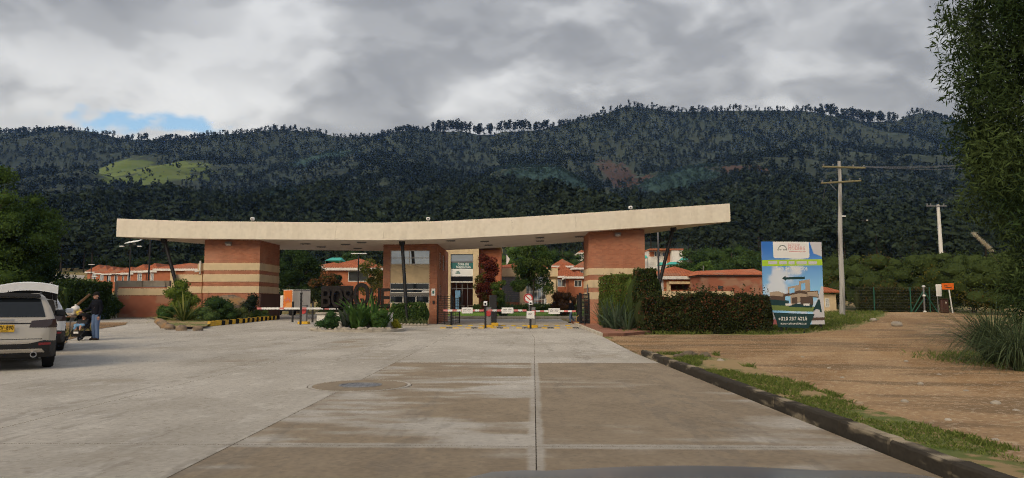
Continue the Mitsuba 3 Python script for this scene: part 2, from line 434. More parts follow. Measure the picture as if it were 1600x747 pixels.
# ---------------------------------------------------------------- land
gx = np.unique(np.concatenate([np.arange(-60, 60.1, 1.5), np.arange(-200, 201, 8), np.arange(-1700, 1701, 22), np.array([-6000, -4500, -3200, -2400, 2400, 3200, 4500, 6000])]))
gy = np.unique(np.concatenate([np.array([-6000, -3000, -1200, -400, -150, -60, -30]), np.arange(-20, 90, 1.5), np.arange(90, 190, 5), np.arange(190, 1340, 16), np.array([1360, 1400, 1500, 1700, 2100, 3000, 6000])]))
GX, GY = np.meshgrid(gx, gy)
GZ = height(GX, GY)
gv = np.stack([GX, GY, GZ], -1).reshape(-1, 3)
nx_, ny_ = len(gx), len(gy)
ii, jj = np.meshgrid(np.arange(ny_ - 1), np.arange(nx_ - 1), indexing='ij')
q = np.stack([ii * nx_ + jj, ii * nx_ + jj + 1, (ii + 1) * nx_ + jj + 1, (ii + 1) * nx_ + jj], -1).reshape(-1, 4)
far_q = gy[q[:, 0] // nx_] >= 190


def submesh(qq):
    u, inv = np.unique(qq, return_inverse=True)
    return gv[u], inv.reshape(qq.shape)


struct('ground', submesh(q[~far_q]), 'turf', 'patchy grass ground around the gate and the houses', 'ground', True)
struct('mountain', submesh(q[far_q]), 'hill_soil', 'dark wooded mountain ridge behind the gate with a green meadow and bare slides', 'mountain', True)


def drape(poly, dz, size=1.6, thick=0.0):
    """A sheet with the outline POLY that follows the land dz above it."""
    out = []
    for g in getattr(poly, 'geoms', [poly]):
        v, f = trimesh.creation.triangulate_polygon(g, engine='earcut')
        v = np.column_stack([v, np.zeros(len(v))])
        v, f = trimesh.remesh.subdivide_to_size(v, f, size, max_iter=12)
        n = np.cross(v[f[:, 1]] - v[f[:, 0]], v[f[:, 2]] - v[f[:, 0]])[:, 2]
        f = np.where(n[:, None] < 0, f[:, ::-1], f)
        m = trimesh.Trimesh(v, f, process=False)
        m.merge_vertices()
        v = np.array(m.vertices)
        v[:, 2] = near_height(v[:, 0], v[:, 1]) + dz
        out.append(trimesh.Trimesh(v, m.faces, process=False))
    return trimesh.util.concatenate(out)


def wavy(pts, amp=0.25, step=0.5, seed=0):
    """The outline through pts with an irregular edge."""
    ring = LineString(list(pts) + [pts[0]])
    n = max(8, int(ring.length / step))
    p = np.array([ring.interpolate(i / n, normalized=True).coords[0] for i in range(n)])
    k = np.column_stack([p / 1.4, np.full(n, seed * 3.7)])
    off = np.stack([meshkit.fbm(k, 3, seed) - 0.5, meshkit.fbm(k + 50, 3, seed) - 0.5], -1)
    return Polygon(p + off * 2 * amp).buffer(0)


FORECOURT = Polygon([(-45, -20), (3.52, -20), (3.52, 20.2), (3.75, 27), (3.95, 32), (4.25, 48), (4.3, 62.5), (-40, 62.5), (-40, 50), (-18, 49.2), (-18, 47.6), (-27, 47.6), (-36, 44), (-45, 40)])
struct('road', drape(FORECOURT.buffer(-0.01), 0.025), 'joint_dirt', 'concrete forecourt road leading to the gate', 'road')
# slabs: cast in lanes, a joint of 2 cm between them
lanes = [-45, -24, -13.5, -5.8, -2.8, None, 3.9, 6]
rows = [-20, -3, 7.15, 17.0, 29.5, 44.5, 64]
mid = lambda y: 0.02 + 0.0305 * min(y, 30)
MH = (-2.62, 12.35)
ri = 0
for li in range(len(lanes) - 1):
    for k in range(len(rows) - 1):
        y0, y1 = rows[k], rows[k + 1]
        tilt = 0.028
        shift = 0.0 if li > 1 else [-2.4, 1.7][li]
        if y0 == -20 or k == 0:
            shift = 0
        xl0 = mid(y0) if lanes[li] is None else lanes[li]
        xl1 = mid(y1) if lanes[li] is None else lanes[li]
        xr0 = mid(y0) if lanes[li + 1] is None else lanes[li + 1]
        xr1 = mid(y1) if lanes[li + 1] is None else lanes[li + 1]
        slab = Polygon([(xl0, y0 + shift - tilt * xl0), (xr0, y0 + shift - tilt * xr0), (xr1, y1 + shift - tilt * xr1), (xl1, y1 + shift - tilt * xl1)]).buffer(-0.0055, join_style=2)
        slab = slab.intersection(FORECOURT.buffer(-0.02)).difference(Point(MH).buffer(0.89))
        if slab.is_empty or slab.area < 0.3:
            continue
        m = 'concrete_grey' if (li * 3 + k * 5) % 4 == 1 else 'concrete_pale'
        xc, yc = slab.centroid.x, slab.centroid.y
        if -3 < xc < 3.6 and yc < 7.2:
            m = 'concrete_muddy'
        elif 0.2 < xc < 3.6 and yc < 17:
            m = 'concrete_muddy'
        elif -2.8 < xc < 0.2 and yc < 17:
            m = 'concrete_mixed'
        add('road__slab', drape(slab, 0.04), m)
# manhole with its round collar
t = Thing('manhole', 'round manhole with a grey iron cover and a wide concrete collar in the road', 'manhole', loc=(MH[0], MH[1], 0.0))
ring = Point(0, 0).buffer(0.80, 48).difference(Point(0, 0).buffer(0.37, 32))
t.part('collar', flat(ring, 0.0, 0.047), 'concrete_muddy')
t.part('collar_rim', flat(Point(0, 0).buffer(0.87, 48).difference(Point(0, 0).buffer(0.81, 48)), 0.0, 0.044), 'concrete_pale')
t.part('frame', flat(Point(0, 0).buffer(0.365, 32).difference(Point(0, 0).buffer(0.325, 32)), 0, 0.052), 'grey_metal')
cov = [flat(Point(0, 0).buffer(0.315, 32), 0, 0.042)] + [cb(-0.22 + 0.11 * i - 0.025, -0.22 + 0.11 * i + 0.025, -0.2, 0.2, 0.04, 0.052, 0.004) for i in range(5)]
t.part('cover', cov, 'steel')

# dirt track on the right, verge, grass strips, left verge
track = wavy([(3.62, 20.0), (3.9, 27.5), (4.6, 33.2), (7, 32.5), (12.5, 32.2), (17.5, 36.5), (22, 43), (27.5, 51.5), (31, 60), (36, 75), (42, 76), (37, 60), (30, 46), (22, 32), (17.8, 24), (16.5, 19), (17, 12), (17, 4), (16, -8), (3.9, -8), (3.95, 6), (3.95, 12), (3.95, 17.5)], 0.2, 0.45, 3).difference(sbox(-5, -30, 3.73, 19.6))
struct('dirt_track', drape(track, 0.02, 1.2), 'dirt', 'bare brown dirt track curving away on the right', 'track', True)
gs = wavy([(3.73, -4), (4.75, -4), (4.75, 3), (4.7, 7), (4.9, 11), (5.3, 15), (5.6, 18), (4.4, 19.6), (3.73, 19.4)], 0.28, 0.3, 9).difference(sbox(0, -30, 3.725, 40))
struct('grass_strip', drape(gs, 0.045, 0.8), 'turf', 'thin worn grass strip behind the black kerb', 'grass strip', True)
lv = wavy([(-12.37, 18.87), (-16.82, 27.00), (-19.75, 33.73), (-20.49, 37.64), (-22.93, 42.59), (-28.73, 52.21), (-36.52, 62.25), (-43.23, 67.45), (-34, 44), (-34, 20), (-22, 17)], 0.25, 0.5, 5)
lv = lv.difference(sbox(-60, 40, -17.5, 60))
struct('verge', drape(lv, 0.06, 1.2), 'dirt', 'dusty dirt verge beside the parked cars', 'verge', True)
walk = Polygon([(3.98, 31.0), (4.32, 48), (4.4, 54), (8.8, 54), (9.2, 45.9), (8.6, 37.5), (6.8, 34.0), (4.9, 31.2)])
wm = flat(walk, -0.05, 0.15)
struct('pavement', wm, 'paver', 'red brick pavement at the foot of the right gate pillar', 'pavement')
for k in range(16):
    y0 = 31.0 + k * 1.05
    x0, x1 = np.interp([y0, y0 + 1.04], [31, 48, 54], [3.84, 4.18, 4.26])
    add('pavement__kerb', flat(Polygon([(x0, y0), (x0 + 0.13, y0), (x1 + 0.13, y0 + 1.03), (x1, y0 + 1.03)]), 0.0, 0.165), 'pale_concrete')
lawn = Polygon([(-6, 63.0), (4.5, 62.9), (14, 62.6), (14, 73), (-6, 73)])
struct('lawn', drape(lawn, 0.12), 'lawn_turf', 'bright green lawn behind the barriers', 'lawn', True)
fr = np.linspace(-6, 14, 19)
for a, b in zip(fr[:-1], fr[1:]):
    add('lawn__kerb', bx(a, b - 0.02, 62.7, 62.88, 0.1, 0.34), 'pale_concrete')
side_road = Polygon([(-64, 92), (-59, 92), (-92, 152), (-102, 152)])
struct('side_road', drape(side_road, 0.05, 3), 'concrete_pale', 'pale side road climbing on the far left', 'road', True)

# kerb on the right, weathered black
y = -3.0
k = 0
KX = lambda y: 3.54 + 0.012 * math.sin(y)
while y < 19.4:
    L = 0.98 + 0.05 * math.sin(k * 2.7)
    m = cb(0, 0.17, 0, L - 0.022, -0.1, 0.185 + 0.008 * math.sin(k * 1.9), 0.022)
    m = m.subdivide().subdivide().subdivide()
    v = np.array(m.vertices)
    v += (meshkit.fbm(np.array(v) * 7 + k * 3, 3, 4)[:, None] - 0.5) * 0.02 * np.array([1, 0.2, 1])
    m = trimesh.Trimesh(v, m.faces, process=False)
    m.apply_translation((KX(y), y, 0))
    key = add('kerb' + '__stone', m, 'kerb_stone', 40)
    y += L
    k += 1
labels['kerb'] = {'label': 'raised kerb of black weathered concrete stones along the right of the road', 'category': 'kerb', 'kind': 'structure'}

# ---------------------------------------------------------------- foliage helpers
LEAF = 1.35


def leafs(c, L, W, rng, colors, droop=0.0, out=None, flat_=0.0):
    """One small leaf at each centre c (n, 3): four corners, two triangles; colours (n, 3). Returns (mesh, vertex colours)."""
    n = len(c)
    L = np.broadcast_to(L, n)[:, None] * rng.uniform(0.7, 1.3, (n, 1))
    W = np.broadcast_to(W, n)[:, None] * rng.uniform(0.7, 1.3, (n, 1))
    a = rng.normal(size=(n, 3))
    a[:, 2] = a[:, 2] * (1 - flat_) - droop
    if out is not None:
        a += out
    a /= np.linalg.norm(a, axis=1, keepdims=True)
    b = np.cross(a, rng.normal(size=(n, 3)))
    b /= np.linalg.norm(b, axis=1, keepdims=True) + 1e-9
    v = np.stack([c - a * L / 2, c + b * W / 2, c + a * L / 2, c - b * W / 2], 1).reshape(-1, 3)
    i = np.arange(n)[:, None] * 4
    f = np.vstack([i + [0, 1, 2], i + [0, 2, 3]])
    return v, f, np.repeat(np.clip(np.asarray(colors) * LEAF, 0.002, 1), 4, 0)


def join(parts):
    v, f, c, o = [], [], [], 0
    for a, b, d in parts:
        v.append(a); f.append(np.asarray(b) + o); c.append(d)
        o += len(a)
    return (np.vstack(v), np.vstack(f)), np.vstack(c)


def tint(n, ca, cb_, rng, jitter=0.25):
    t = rng.uniform(0, 1, (n, 1))
    return (np.array(ca) * (1 - t) + np.array(cb_) * t) * rng.uniform(1 - jitter, 1 + jitter, (n, 1))


ICO1 = trimesh.creation.icosphere(subdivisions=1)
ICO2 = trimesh.creation.icosphere(subdivisions=2)


def lump(c, r, seed, amp=0.3, ico=ICO1):
    v = np.array(ico.vertices)
    k = 1 + amp * 2 * (meshkit.fbm(v * 1.6 + seed * 5.3, 3, seed) - 0.5)
    return np.asarray(c) + v * k[:, None] * np.asarray(r), np.array(ico.faces)


def crown(clumps, leaf_n, L, W, ca, cb_, rng, droop=0.0, core=0.55, jitter=0.3, second=None):
    """Leaves over a list of clumps (centre, radii); each clump has its own tone of the two colours."""
    vol = np.array([np.prod(np.asarray(r, float) ** (2 / 3)) for _, r in clumps])
    num = np.maximum(6, (leaf_n * vol / vol.sum())).astype(int)
    parts = []
    for i, ((c, r), n) in enumerate(zip(clumps, num)):
        d = rng.normal(size=(n, 3))
        d /= np.linalg.norm(d, axis=1, keepdims=True)
        rad = rng.uniform(0.35, 1.0, (n, 1)) ** 0.5
        lum = 1 + 0.5 * (meshkit.fbm(d * 2.2 + i * 7.7, 3, 2)[:, None] - 0.5)
        p = np.asarray(c) + d * rad * lum * np.asarray(r)
        tone = rng.uniform(0, 1)
        base = np.array(ca) * (1 - tone) + np.array(cb_) * tone
        if second is not None and rng.uniform() < second[1]:
            base = np.array(second[0]) * rng.uniform(0.7, 1.2)
        cc = base * rng.uniform(1 - jitter, 1 + jitter, (n, 1))
        parts.append(leafs(p, L, W, rng, cc, droop, d * 0.6))
        if core:
            v, f = lump(c, np.asarray(r) * core, i + 3)
            parts.append((v, f, np.tile((np.array(ca) + np.array(cb_)) * 0.5 * LEAF, (len(v), 1))))
    return join(parts)


def shell_clumps(n, c, r, rng, size, low=-0.9, inner=0.25):
    """n clumps spread over (and some within) the ellipsoid c, r."""
    out = []
    for i in range(n):
        d = rng.normal(size=3)
        d /= np.linalg.norm(d)
        d[2] = max(d[2], low)
        k = rng.uniform(0.55, 0.95) if rng.uniform() > inner else rng.uniform(0.1, 0.5)
        s = size * rng.uniform(0.7, 1.35)
        out.append((np.asarray(c) + d * k * np.asarray(r), np.array([s, s, s * rng.uniform(0.6, 0.9)])))
    return out


def limbs(base, top, clumps, r0, rng, n=7, lean=0.0):
    """A tapered trunk from base to top with limbs that reach into clumps."""
    base, top = np.asarray(base, float), np.asarray(top, float)
    pts = [base + (top - base) * k + np.array([rng.normal() * lean, rng.normal() * lean, 0]) * (k > 0) for k in np.linspace(0, 1, 6)]
    ms = [tube(pts, np.linspace(r0, r0 * 0.25, 6), 8)]
    for c, _ in [clumps[int(i)] for i in rng.choice(len(clumps), min(n, len(clumps)), replace=False)]:
        k = rng.uniform(0.35, 0.85)
        a = base + (top - base) * k
        m_ = (a + c) / 2 + np.array([0, 0, 0.1 * np.linalg.norm(c - a)])
        ms.append(tube([a, m_, c], [r0 * 0.4, r0 * 0.25, r0 * 0.08], 5))
    return ms


def make_tree(name, label, cat, base, h, crown_c, crown_r, n_clump, size, leaf_n, L, W, ca, cb_, seed, r0=0.15, group=None, droop=0.0, low=-0.9, second=None, core=0.5):
    rng = np.random.default_rng(seed)
    x, y = base
    z = zat(x, y)
    cl = shell_clumps(n_clump, (x + crown_c[0], y + crown_c[1], z + crown_c[2]), crown_r, rng, size, low)
    t = Thing(name, label, cat, group)
    m, c = crown(cl, leaf_n, L, W, ca, cb_, rng, droop, second=second, core=core)
    t.part('crown', m, 'leaf', color=c)
    t.part('trunk', limbs((x, y, z - 0.1), (x + crown_c[0] * 0.8, y + crown_c[1] * 0.8, z + h * 0.86), cl, r0, rng, lean=r0 * 0.4), 'bark', 40)
    return t


def make_bush(name, label, cat, x, y, r, leaf_n, L, W, ca, cb_, seed, group=None, n_clump=10, second=None, z=None, up=0.75, stems=True):
    rng = np.random.default_rng(seed)
    z = zat(x, y) if z is None else z
    rx, ry, rz = r
    cl = shell_clumps(n_clump, (x, y, z + rz * up), (rx * 0.75, ry * 0.75, rz * 0.75), rng, (rx + rz) / 2 * 0.42, -0.6)
    cl.append((np.array([x, y, z + rz * 0.6]), np.array([rx, ry, rz]) * 0.7))
    t = Thing(name, label, cat, group)
    m, c = crown(cl, leaf_n, L, W, ca, cb_, rng, second=second, core=0.72)
    t.part('foliage', m, 'leaf', color=c)
    if stems:
        t.part('stems', [tube([(x + 0.1 * k, y, z - 0.1), (x + 0.3 * k * rx, y + 0.2 * k * ry, z + rz * 0.9)], [0.04, 0.015], 5) for k in (-1, 0, 1)], 'bark')
    return t


def hedge(name, label, p0, p1, thick, z0, z1, leaf_n, L, W, ca, cb_, seed, tips=None, cat='hedge', lumpy=0.22, group=None):
    """A hedge from p0 to p1: leaves over an uneven box, with solid lumps added inside to block see-through."""
    rng = np.random.default_rng(seed)
    p0, p1 = np.array(p0, float), np.array(p1, float)
    d = p1 - p0
    Ln = np.linalg.norm(d)
    d /= Ln
    s = np.array([-d[1], d[0]])
    u = rng.uniform(0, Ln, leaf_n)
    side = rng.choice([0, 1, 2, 3], leaf_n, p=[0.46, 0.26, 0.14, 0.14])     # front, top, back, inside
    w = np.where(side == 0, -0.5, np.where(side == 2, 0.5, rng.uniform(-0.5, 0.5, leaf_n)))
    hh = np.where(side == 1, 1.0, rng.uniform(0.0, 1, leaf_n))
    bump = meshkit.fbm(np.stack([u * 0.9, hh * 1.5, w * 0 + seed], -1), 4, seed) - 0.5
    topz = z1 + lumpy * 2.2 * (meshkit.fbm(np.stack([u * 0.7, u * 0, u * 0 + seed], -1), 4, seed) - 0.5)
    th = thick * (1 + lumpy * 4 * bump)
    end = np.minimum(1, np.minimum(u, Ln - u) / (thick * 0.5) + 0.45)
    xy = p0 + d * u[:, None] + s * (w * th * end + rng.normal(size=leaf_n) * 0.05)[:, None]
    zz = z0 + (topz - z0) * hh * np.minimum(1, end + 0.2) + rng.normal(size=leaf_n) * 0.06 + 0.2 * lumpy * bump
    c = np.column_stack([xy, np.maximum(zz, z0 + 0.02)])
    cc = tint(leaf_n, ca, cb_, rng) * (1 + 1.1 * (meshkit.fbm(c * 1.3, 3, seed)[:, None] - 0.5))
    if tips is not None:
        pick = (rng.uniform(size=leaf_n) < tips[1] * (0.25 + 1.5 * (meshkit.fbm(c * 0.9 + 4, 3, seed + 1) > 0.5)) * (0.3 + hh)) 
        cc[pick] = np.array(tips[0]) * rng.uniform(0.6, 1.3, (pick.sum(), 1))
    parts = [leafs(c, L, W, rng, cc)]
    ns = int(Ln * 26 * min(1.0, lumpy / 0.2))
    ks = rng.uniform(0.03, 0.97, ns) * Ln
    face = rng.uniform(size=ns) < 0.45
    rise = rng.uniform(0.10, 0.42, ns) * min(1.6, 0.5 + lumpy * 2.5)
    tz = z1 + lumpy * 2.2 * (meshkit.fbm(np.stack([ks * 0.7, ks * 0, ks * 0 + seed], -1), 4, seed) - 0.5)
    for kk, fc, rs_, zt_ in zip(ks, face, rise, tz):
        m_ = 12
        u_ = np.sort(rng.uniform(0, 1, m_))
        b0 = p0 + d * kk + s * (-0.5 * thick if fc else rng.uniform(-0.45, 0.45) * thick)
        z_ = rng.uniform(z0 + 0.3, zt_) if fc else zt_ - 0.08
        dirv = np.array([rng.normal() * 0.35, -0.7 if fc else rng.normal() * 0.3, 0.7 if fc else 1.0]) * rs_
        pc = np.column_stack([np.tile(b0, (m_, 1)), np.full(m_, z_)]) + u_[:, None] * dirv + rng.normal(size=(m_, 3)) * 0.03
        base = np.array(tips[0]) if tips is not None and rng.uniform() < 0.16 else np.array(cb_) * rng.uniform(0.6, 1.3)
        parts.append(leafs(pc, L, W, rng, base * rng.uniform(0.7, 1.3, (m_, 1))))
    n = max(3, int(Ln / 0.5))  # solid lumps added inside the hedge so no light passes through
    for i in range(n):
        k = (i + 0.5) / n
        e = min(1, min(k, 1 - k) * Ln / (thick * 0.5) + 0.4)
        cxy = p0 + d * Ln * k
        v, f = lump((cxy[0], cxy[1], (z0 + z1) / 2), (max(0.45, thick * 0.40) * e, max(0.3, thick * 0.40) * e, (z1 - z0) * 0.47 * min(1, e + 0.2)), i + seed, 0.2)
        v[:, 2] = np.maximum(v[:, 2], z0)
        parts.append((v, f, np.tile((np.array(ca) + np.array(cb_)) * 0.5 * LEAF, (len(v), 1))))
    m, col_ = join(parts)
    t = Thing(name, label, cat, group)
    t.part('foliage', m, 'leaf', color=col_)
    return t


def blade(base, ang, length, width, lift, sag, seg=5):
    """One long leaf that rises from its base and arches over."""
    k = np.linspace(0, 1, seg + 1)
    out = length * (math.cos(lift) * k + 0.15 * sag * k ** 2)
    up = length * (math.sin(lift) * k - sag * k ** 2.4)
    dx, dy = math.cos(ang), math.sin(ang)
    w = width * np.array([0.6, 1, 1, 0.85, 0.55, 0.05][:seg + 1]) / 2 if seg == 5 else width * (1 - k) / 2 + 0.002
    c = np.column_stack([base[0] + dx * out, base[1] + dy * out, base[2] + up])
    s = np.array([-dy, dx, 0.0])
    v = np.vstack([c + s * w[:, None], c - s * w[:, None] + np.array([0, 0, 0.12 * width])])
    n = seg + 1
    f = np.array([[i, i + 1, n + i + 1, n + i] for i in range(seg)])
    return v, np.vstack([f[:, [0, 1, 2]], f[:, [0, 2, 3]]])


def blade_plant(name, label, cat, x, y, n, length, width, ca, cb_, seed, group=None, z=None, sag=0.35, min_lift=35, edge=None, single=True):
    """Flax or agapanthus: each long leaf is a piece of its own."""
    rng = np.random.default_rng(seed)
    z = zat(x, y) if z is None else z
    t = Thing(name, label, cat, group)
    allp = []
    for i in range(n):
        a = rng.uniform(0, 2 * np.pi)
        lift = math.radians(rng.uniform(min_lift, 88))
        v, f = blade((x + 0.12 * math.cos(a) * rng.uniform(), y + 0.12 * math.sin(a) * rng.uniform(), z), a, length * rng.uniform(0.6, 1.1), width * rng.uniform(0.8, 1.2), lift, sag * rng.uniform(0.4, 1.3))
        c = np.tile(tint(1, ca, cb_, rng), (len(v), 1))
        if edge is not None and rng.uniform() < edge[1]:
            c = np.tile(np.array(edge[0]) * rng.uniform(0.8, 1.2), (len(v), 1))
        if single:
            t.part('leaf', (v, f), 'leaf', color=c)
        allp.append((v, f, c))
    if not single:
        m, c = join(allp)
        t.part('leaves', m, 'leaf', color=c)
    return t


def blades_on(pts, hgt, wid, ca, cb_, rng, lean=0.5):
    n = len(pts)
    a = rng.uniform(0, 2 * np.pi, n)
    h = hgt * rng.uniform(0.5, 1.4, (n, 1))
    d = np.column_stack([np.cos(a), np.sin(a), 0 * a])
    l = np.column_stack([rng.normal(size=n), rng.normal(size=n), 0 * a]) * lean * h
    up = np.array([0, 0, 1.0])
    v = np.stack([pts - d * wid, pts + d * wid, pts + l * 0.4 + up * h * 0.6 + d * wid * 0.7, pts + l + up * h], 1).reshape(-1, 3)
    i = np.arange(n)[:, None] * 4
    f = np.vstack([i + [0, 1, 2], i + [0, 2, 3]])
    return (v, f), np.repeat(tint(n, ca, cb_, rng), 4, 0)


# ---------------------------------------------------------------- the forest on the mountain
def spot_np(P, x, y, rx, ry):
    w = (meshkit.fbm(P / np.array([60.0, 90, 1]), 4, 1) - 0.5) * 0.9
    return np.hypot((P[:, 0] - x) / rx, (P[:, 1] - y) / ry) + w < 1.0


def unit_trees(seed, near=False):
    """Trees of height 1 as (vertices, faces, tone): broad, tall and cone-shaped crowns of leaf clumps."""
    rng = np.random.default_rng(seed)
    out = []
    for kind in range(8):
        parts = []
        if kind < 3:      # tall eucalyptus, clumps up a stem
            spec = [(rng.normal() * 0.06, rng.normal() * 0.06, z, 0.14 * rng.uniform(0.8, 1.25)) for z in np.linspace(0.38, 0.88, 5 if near else 4)]
        elif kind < 6:    # broad crown
            spec = [(rng.normal() * 0.15, rng.normal() * 0.15, rng.uniform(0.42, 0.82), 0.19 * rng.uniform(0.8, 1.2)) for _ in range(5 if near else 4)]
        else:             # cone
            spec = [(0, 0, z, 0.25 * (1.05 - z)) for z in np.linspace(0.15, 0.9, 5 if near else 4)]
        n = 120 if near else 36
        k = np.arange(n) % len(spec)
        sp = np.array(spec)[k]
        tone = rng.uniform(0.8, 1.25, len(spec))[k][:, None]
        d = rng.normal(size=(n, 3)); d /= np.linalg.norm(d, axis=1, keepdims=True)
        v, f, c = leafs(sp[:, :3] + d * sp[:, 3:] * rng.uniform(0.45, 1.1, (n, 1)), 0.13 if near else 0.20, 0.08 if near else 0.135, rng, tone * rng.uniform(0.85, 1.18, (n, 1)), out=d * 0.3)
        parts.append((v, f, c / LEAF))
        m = cyl((0, 0, -0.1), (0, 0, 0.75), 0.017, 0.008, 4 if near else 3)
        if near:
            parts.append((np.array(m.vertices), np.array(m.faces), np.full((len(m.vertices), 1), -1.0)))
        out.append(join(parts))
    return out


UNITS_NEAR = unit_trees(6, True)
UNITS = unit_trees(5)


def forest(P, hgt, rng, ca, cb_, kinds=None, trunk=(0.045, 0.037, 0.03), units=None, near_tone=None):
    """One mesh of trees standing at P (n, 3) with heights hgt."""
    n = len(P)
    kind = rng.choice(np.arange(8) if kinds is None else kinds, n)
    tone = meshkit.fbm(P / 45.0, 3, 8)[:, None]
    cc = np.array(ca) * (1 - tone) + np.array(cb_) * tone
    if near_tone is not None:      # near_tone passes into the other two colours with distance
        k = S(330, 640, P[:, 1] + 160 * (meshkit.fbm(P / 70.0, 3, 19) - 0.5))[:, None]
        cc = (np.array(near_tone[0]) * (1 - tone) + np.array(near_tone[1]) * tone) * (1 - k) + cc * k
    cc = cc * rng.uniform(0.78, 1.25, (n, 1))
    parts = []
    for k in range(8):
        sel = np.nonzero(kind == k)[0]
        if not len(sel):
            continue
        (v, f), c = (units or UNITS)[k]
        a = rng.uniform(0, 2 * np.pi, len(sel))
        h = hgt[sel]
        wide = h * rng.uniform(0.85, 1.6, len(sel))
        X_ = P[sel, 0, None] + (v[None, :, 0] * np.cos(a)[:, None] - v[None, :, 1] * np.sin(a)[:, None]) * wide[:, None]
        Y_ = P[sel, 1, None] + (v[None, :, 0] * np.sin(a)[:, None] + v[None, :, 1] * np.cos(a)[:, None]) * wide[:, None]
        Z_ = P[sel, 2, None] + v[None, :, 2] * h[:, None]
        vv = np.stack([X_, Y_, Z_], -1).reshape(-1, 3)
        ff = (f[None] + (np.arange(len(sel)) * len(v))[:, None, None]).reshape(-1, 3)
        tc = np.where(c[None] < 0, np.array(trunk)[None, None], cc[sel][:, None, :] * np.abs(c)[None]).reshape(-1, 3)
        parts.append((vv, ff, tc))
    return join(parts)


rf = np.random.default_rng(21)
NT = ((0.030, 0.048, 0.034), (0.058, 0.080, 0.048))
FA, FB = (0.018, 0.031, 0.030), (0.036, 0.053, 0.045)


def scatter(n, y0, y1, k=0.78, power=1.0):
    y = y0 + (y1 - y0) * rf.uniform(0, 1, n) ** power
    x = rf.uniform(-k, k, n) * (y + 40)
    return np.column_stack([x, y, height(x, y)])


P = scatter(17000, 380, 1292, 0.76, 0.85)
mead = np.zeros(len(P), bool)
for s_ in MEADOW:
    mead |= spot_np(P, *s_)
thin = np.zeros(len(P), bool)
for s_ in SCARS:
    thin |= spot_np(P, *s_)
scrub = np.zeros(len(P), bool)
for s_ in SCRUB:
    scrub |= spot_np(P, *s_)
keep = ~mead & ~(thin & (rf.uniform(size=len(P)) < 0.93))
P, scrub = P[keep], scrub[keep]
m, c = forest(P[~scrub], rf.uniform(5.0, 11.0, (~scrub).sum()) * (1 + 0.35 * (1 - S(380, 560, P[~scrub][:, 1]))), rf, FA, FB, near_tone=NT)
labels['forest'] = {'label': 'dense dark forest covering the mountain side', 'category': 'forest', 'kind': 'stuff'}
scene['forest'] = mikit.ply(m, 'far_leaf', color=c)
EX = []
for (sx, sy, rx, ry), nn in [(s_, 620) for s_ in SCRUB[:2]] + [(s_, 260) for s_ in SCRUB[2:]] + [(s_, 40) for s_ in SCARS] + [(s_, 26) for s_ in MEADOW]:
    a_, k_ = rf.uniform(0, 2 * np.pi, nn), np.sqrt(rf.uniform(0, 1, nn)) * 1.08
    x_, y_ = sx + rx * k_ * np.cos(a_), sy + ry * k_ * np.sin(a_)
    EX.append(np.column_stack([x_, y_, height(x_, y_)]))
EX = np.vstack([P[scrub]] + EX)
m, c = forest(EX, rf.uniform(1.8, 5, len(EX)), rf, (0.028, 0.056, 0.052), (0.048, 0.085, 0.074), [3, 4, 5])
labels['scrub'] = {'label': 'bluish green scrub on the pale clearings of the slope', 'category': 'scrub', 'kind': 'stuff'}
scene['scrub'] = mikit.ply(m, 'far_leaf', color=c)
P = scatter(4300, 150, 400, 0.80, 0.75)
gap = (P[:, 1] > 188) | ((P[:, 1] > 158) & (P[:, 0] < -22)) | ((P[:, 1] > 172) & (P[:, 0] < -4)) | (P[:, 0] > 72)
P = P[gap]
close = P[:, 1] < 265
wood = [forest(P[s_], rf.uniform(6, 13, s_.sum()), rf, *NT, units=u_) for s_, u_ in ((close, UNITS_NEAR), (~close, UNITS))]
m, c = join([(a[0], a[1], b) for a, b in wood])
labels['woodland'] = {'label': 'dark green woodland at the foot of the mountain', 'category': 'woodland', 'kind': 'stuff'}
scene['woodland'] = mikit.ply(m, 'far_leaf', color=c)
# the crest: tall thin trees in broken rows with sky between their stems
xs = np.arange(-1030, 1000, 2.3)
xs = xs + rf.normal(size=len(xs)) * 2.2
dens = meshkit.fbm(np.column_stack([xs / 60, xs * 0, xs * 0]), 3, 31)
tall = (np.abs(xs + 40) < 110) | (np.abs(xs - 650) < 75)
keep = (rf.uniform(size=len(xs)) < np.where(tall, 0.62, 0.55 + 0.7 * dens))
xs, tl = xs[keep], tall[keep]
ys = RIDGE_Y - rf.uniform(0, 1, len(xs)) * np.where(tl, 24, 60)
P = np.column_stack([xs, ys, height(xs, ys)])
hh = np.where(tl, rf.uniform(15, 25, len(xs)), rf.uniform(5, 12, len(xs)) * (0.55 + 0.9 * dens[keep]))
m, c = forest(P, hh, rf, (0.018, 0.028, 0.022), (0.034, 0.048, 0.034), [0, 1, 2, 0, 3], units=UNITS_NEAR)
labels['ridge_trees'] = {'label': 'broken line of tall thin trees along the mountain crest', 'category': 'tree line', 'kind': 'stuff'}
scene['ridge_trees'] = mikit.ply(m, 'far_leaf', color=c)
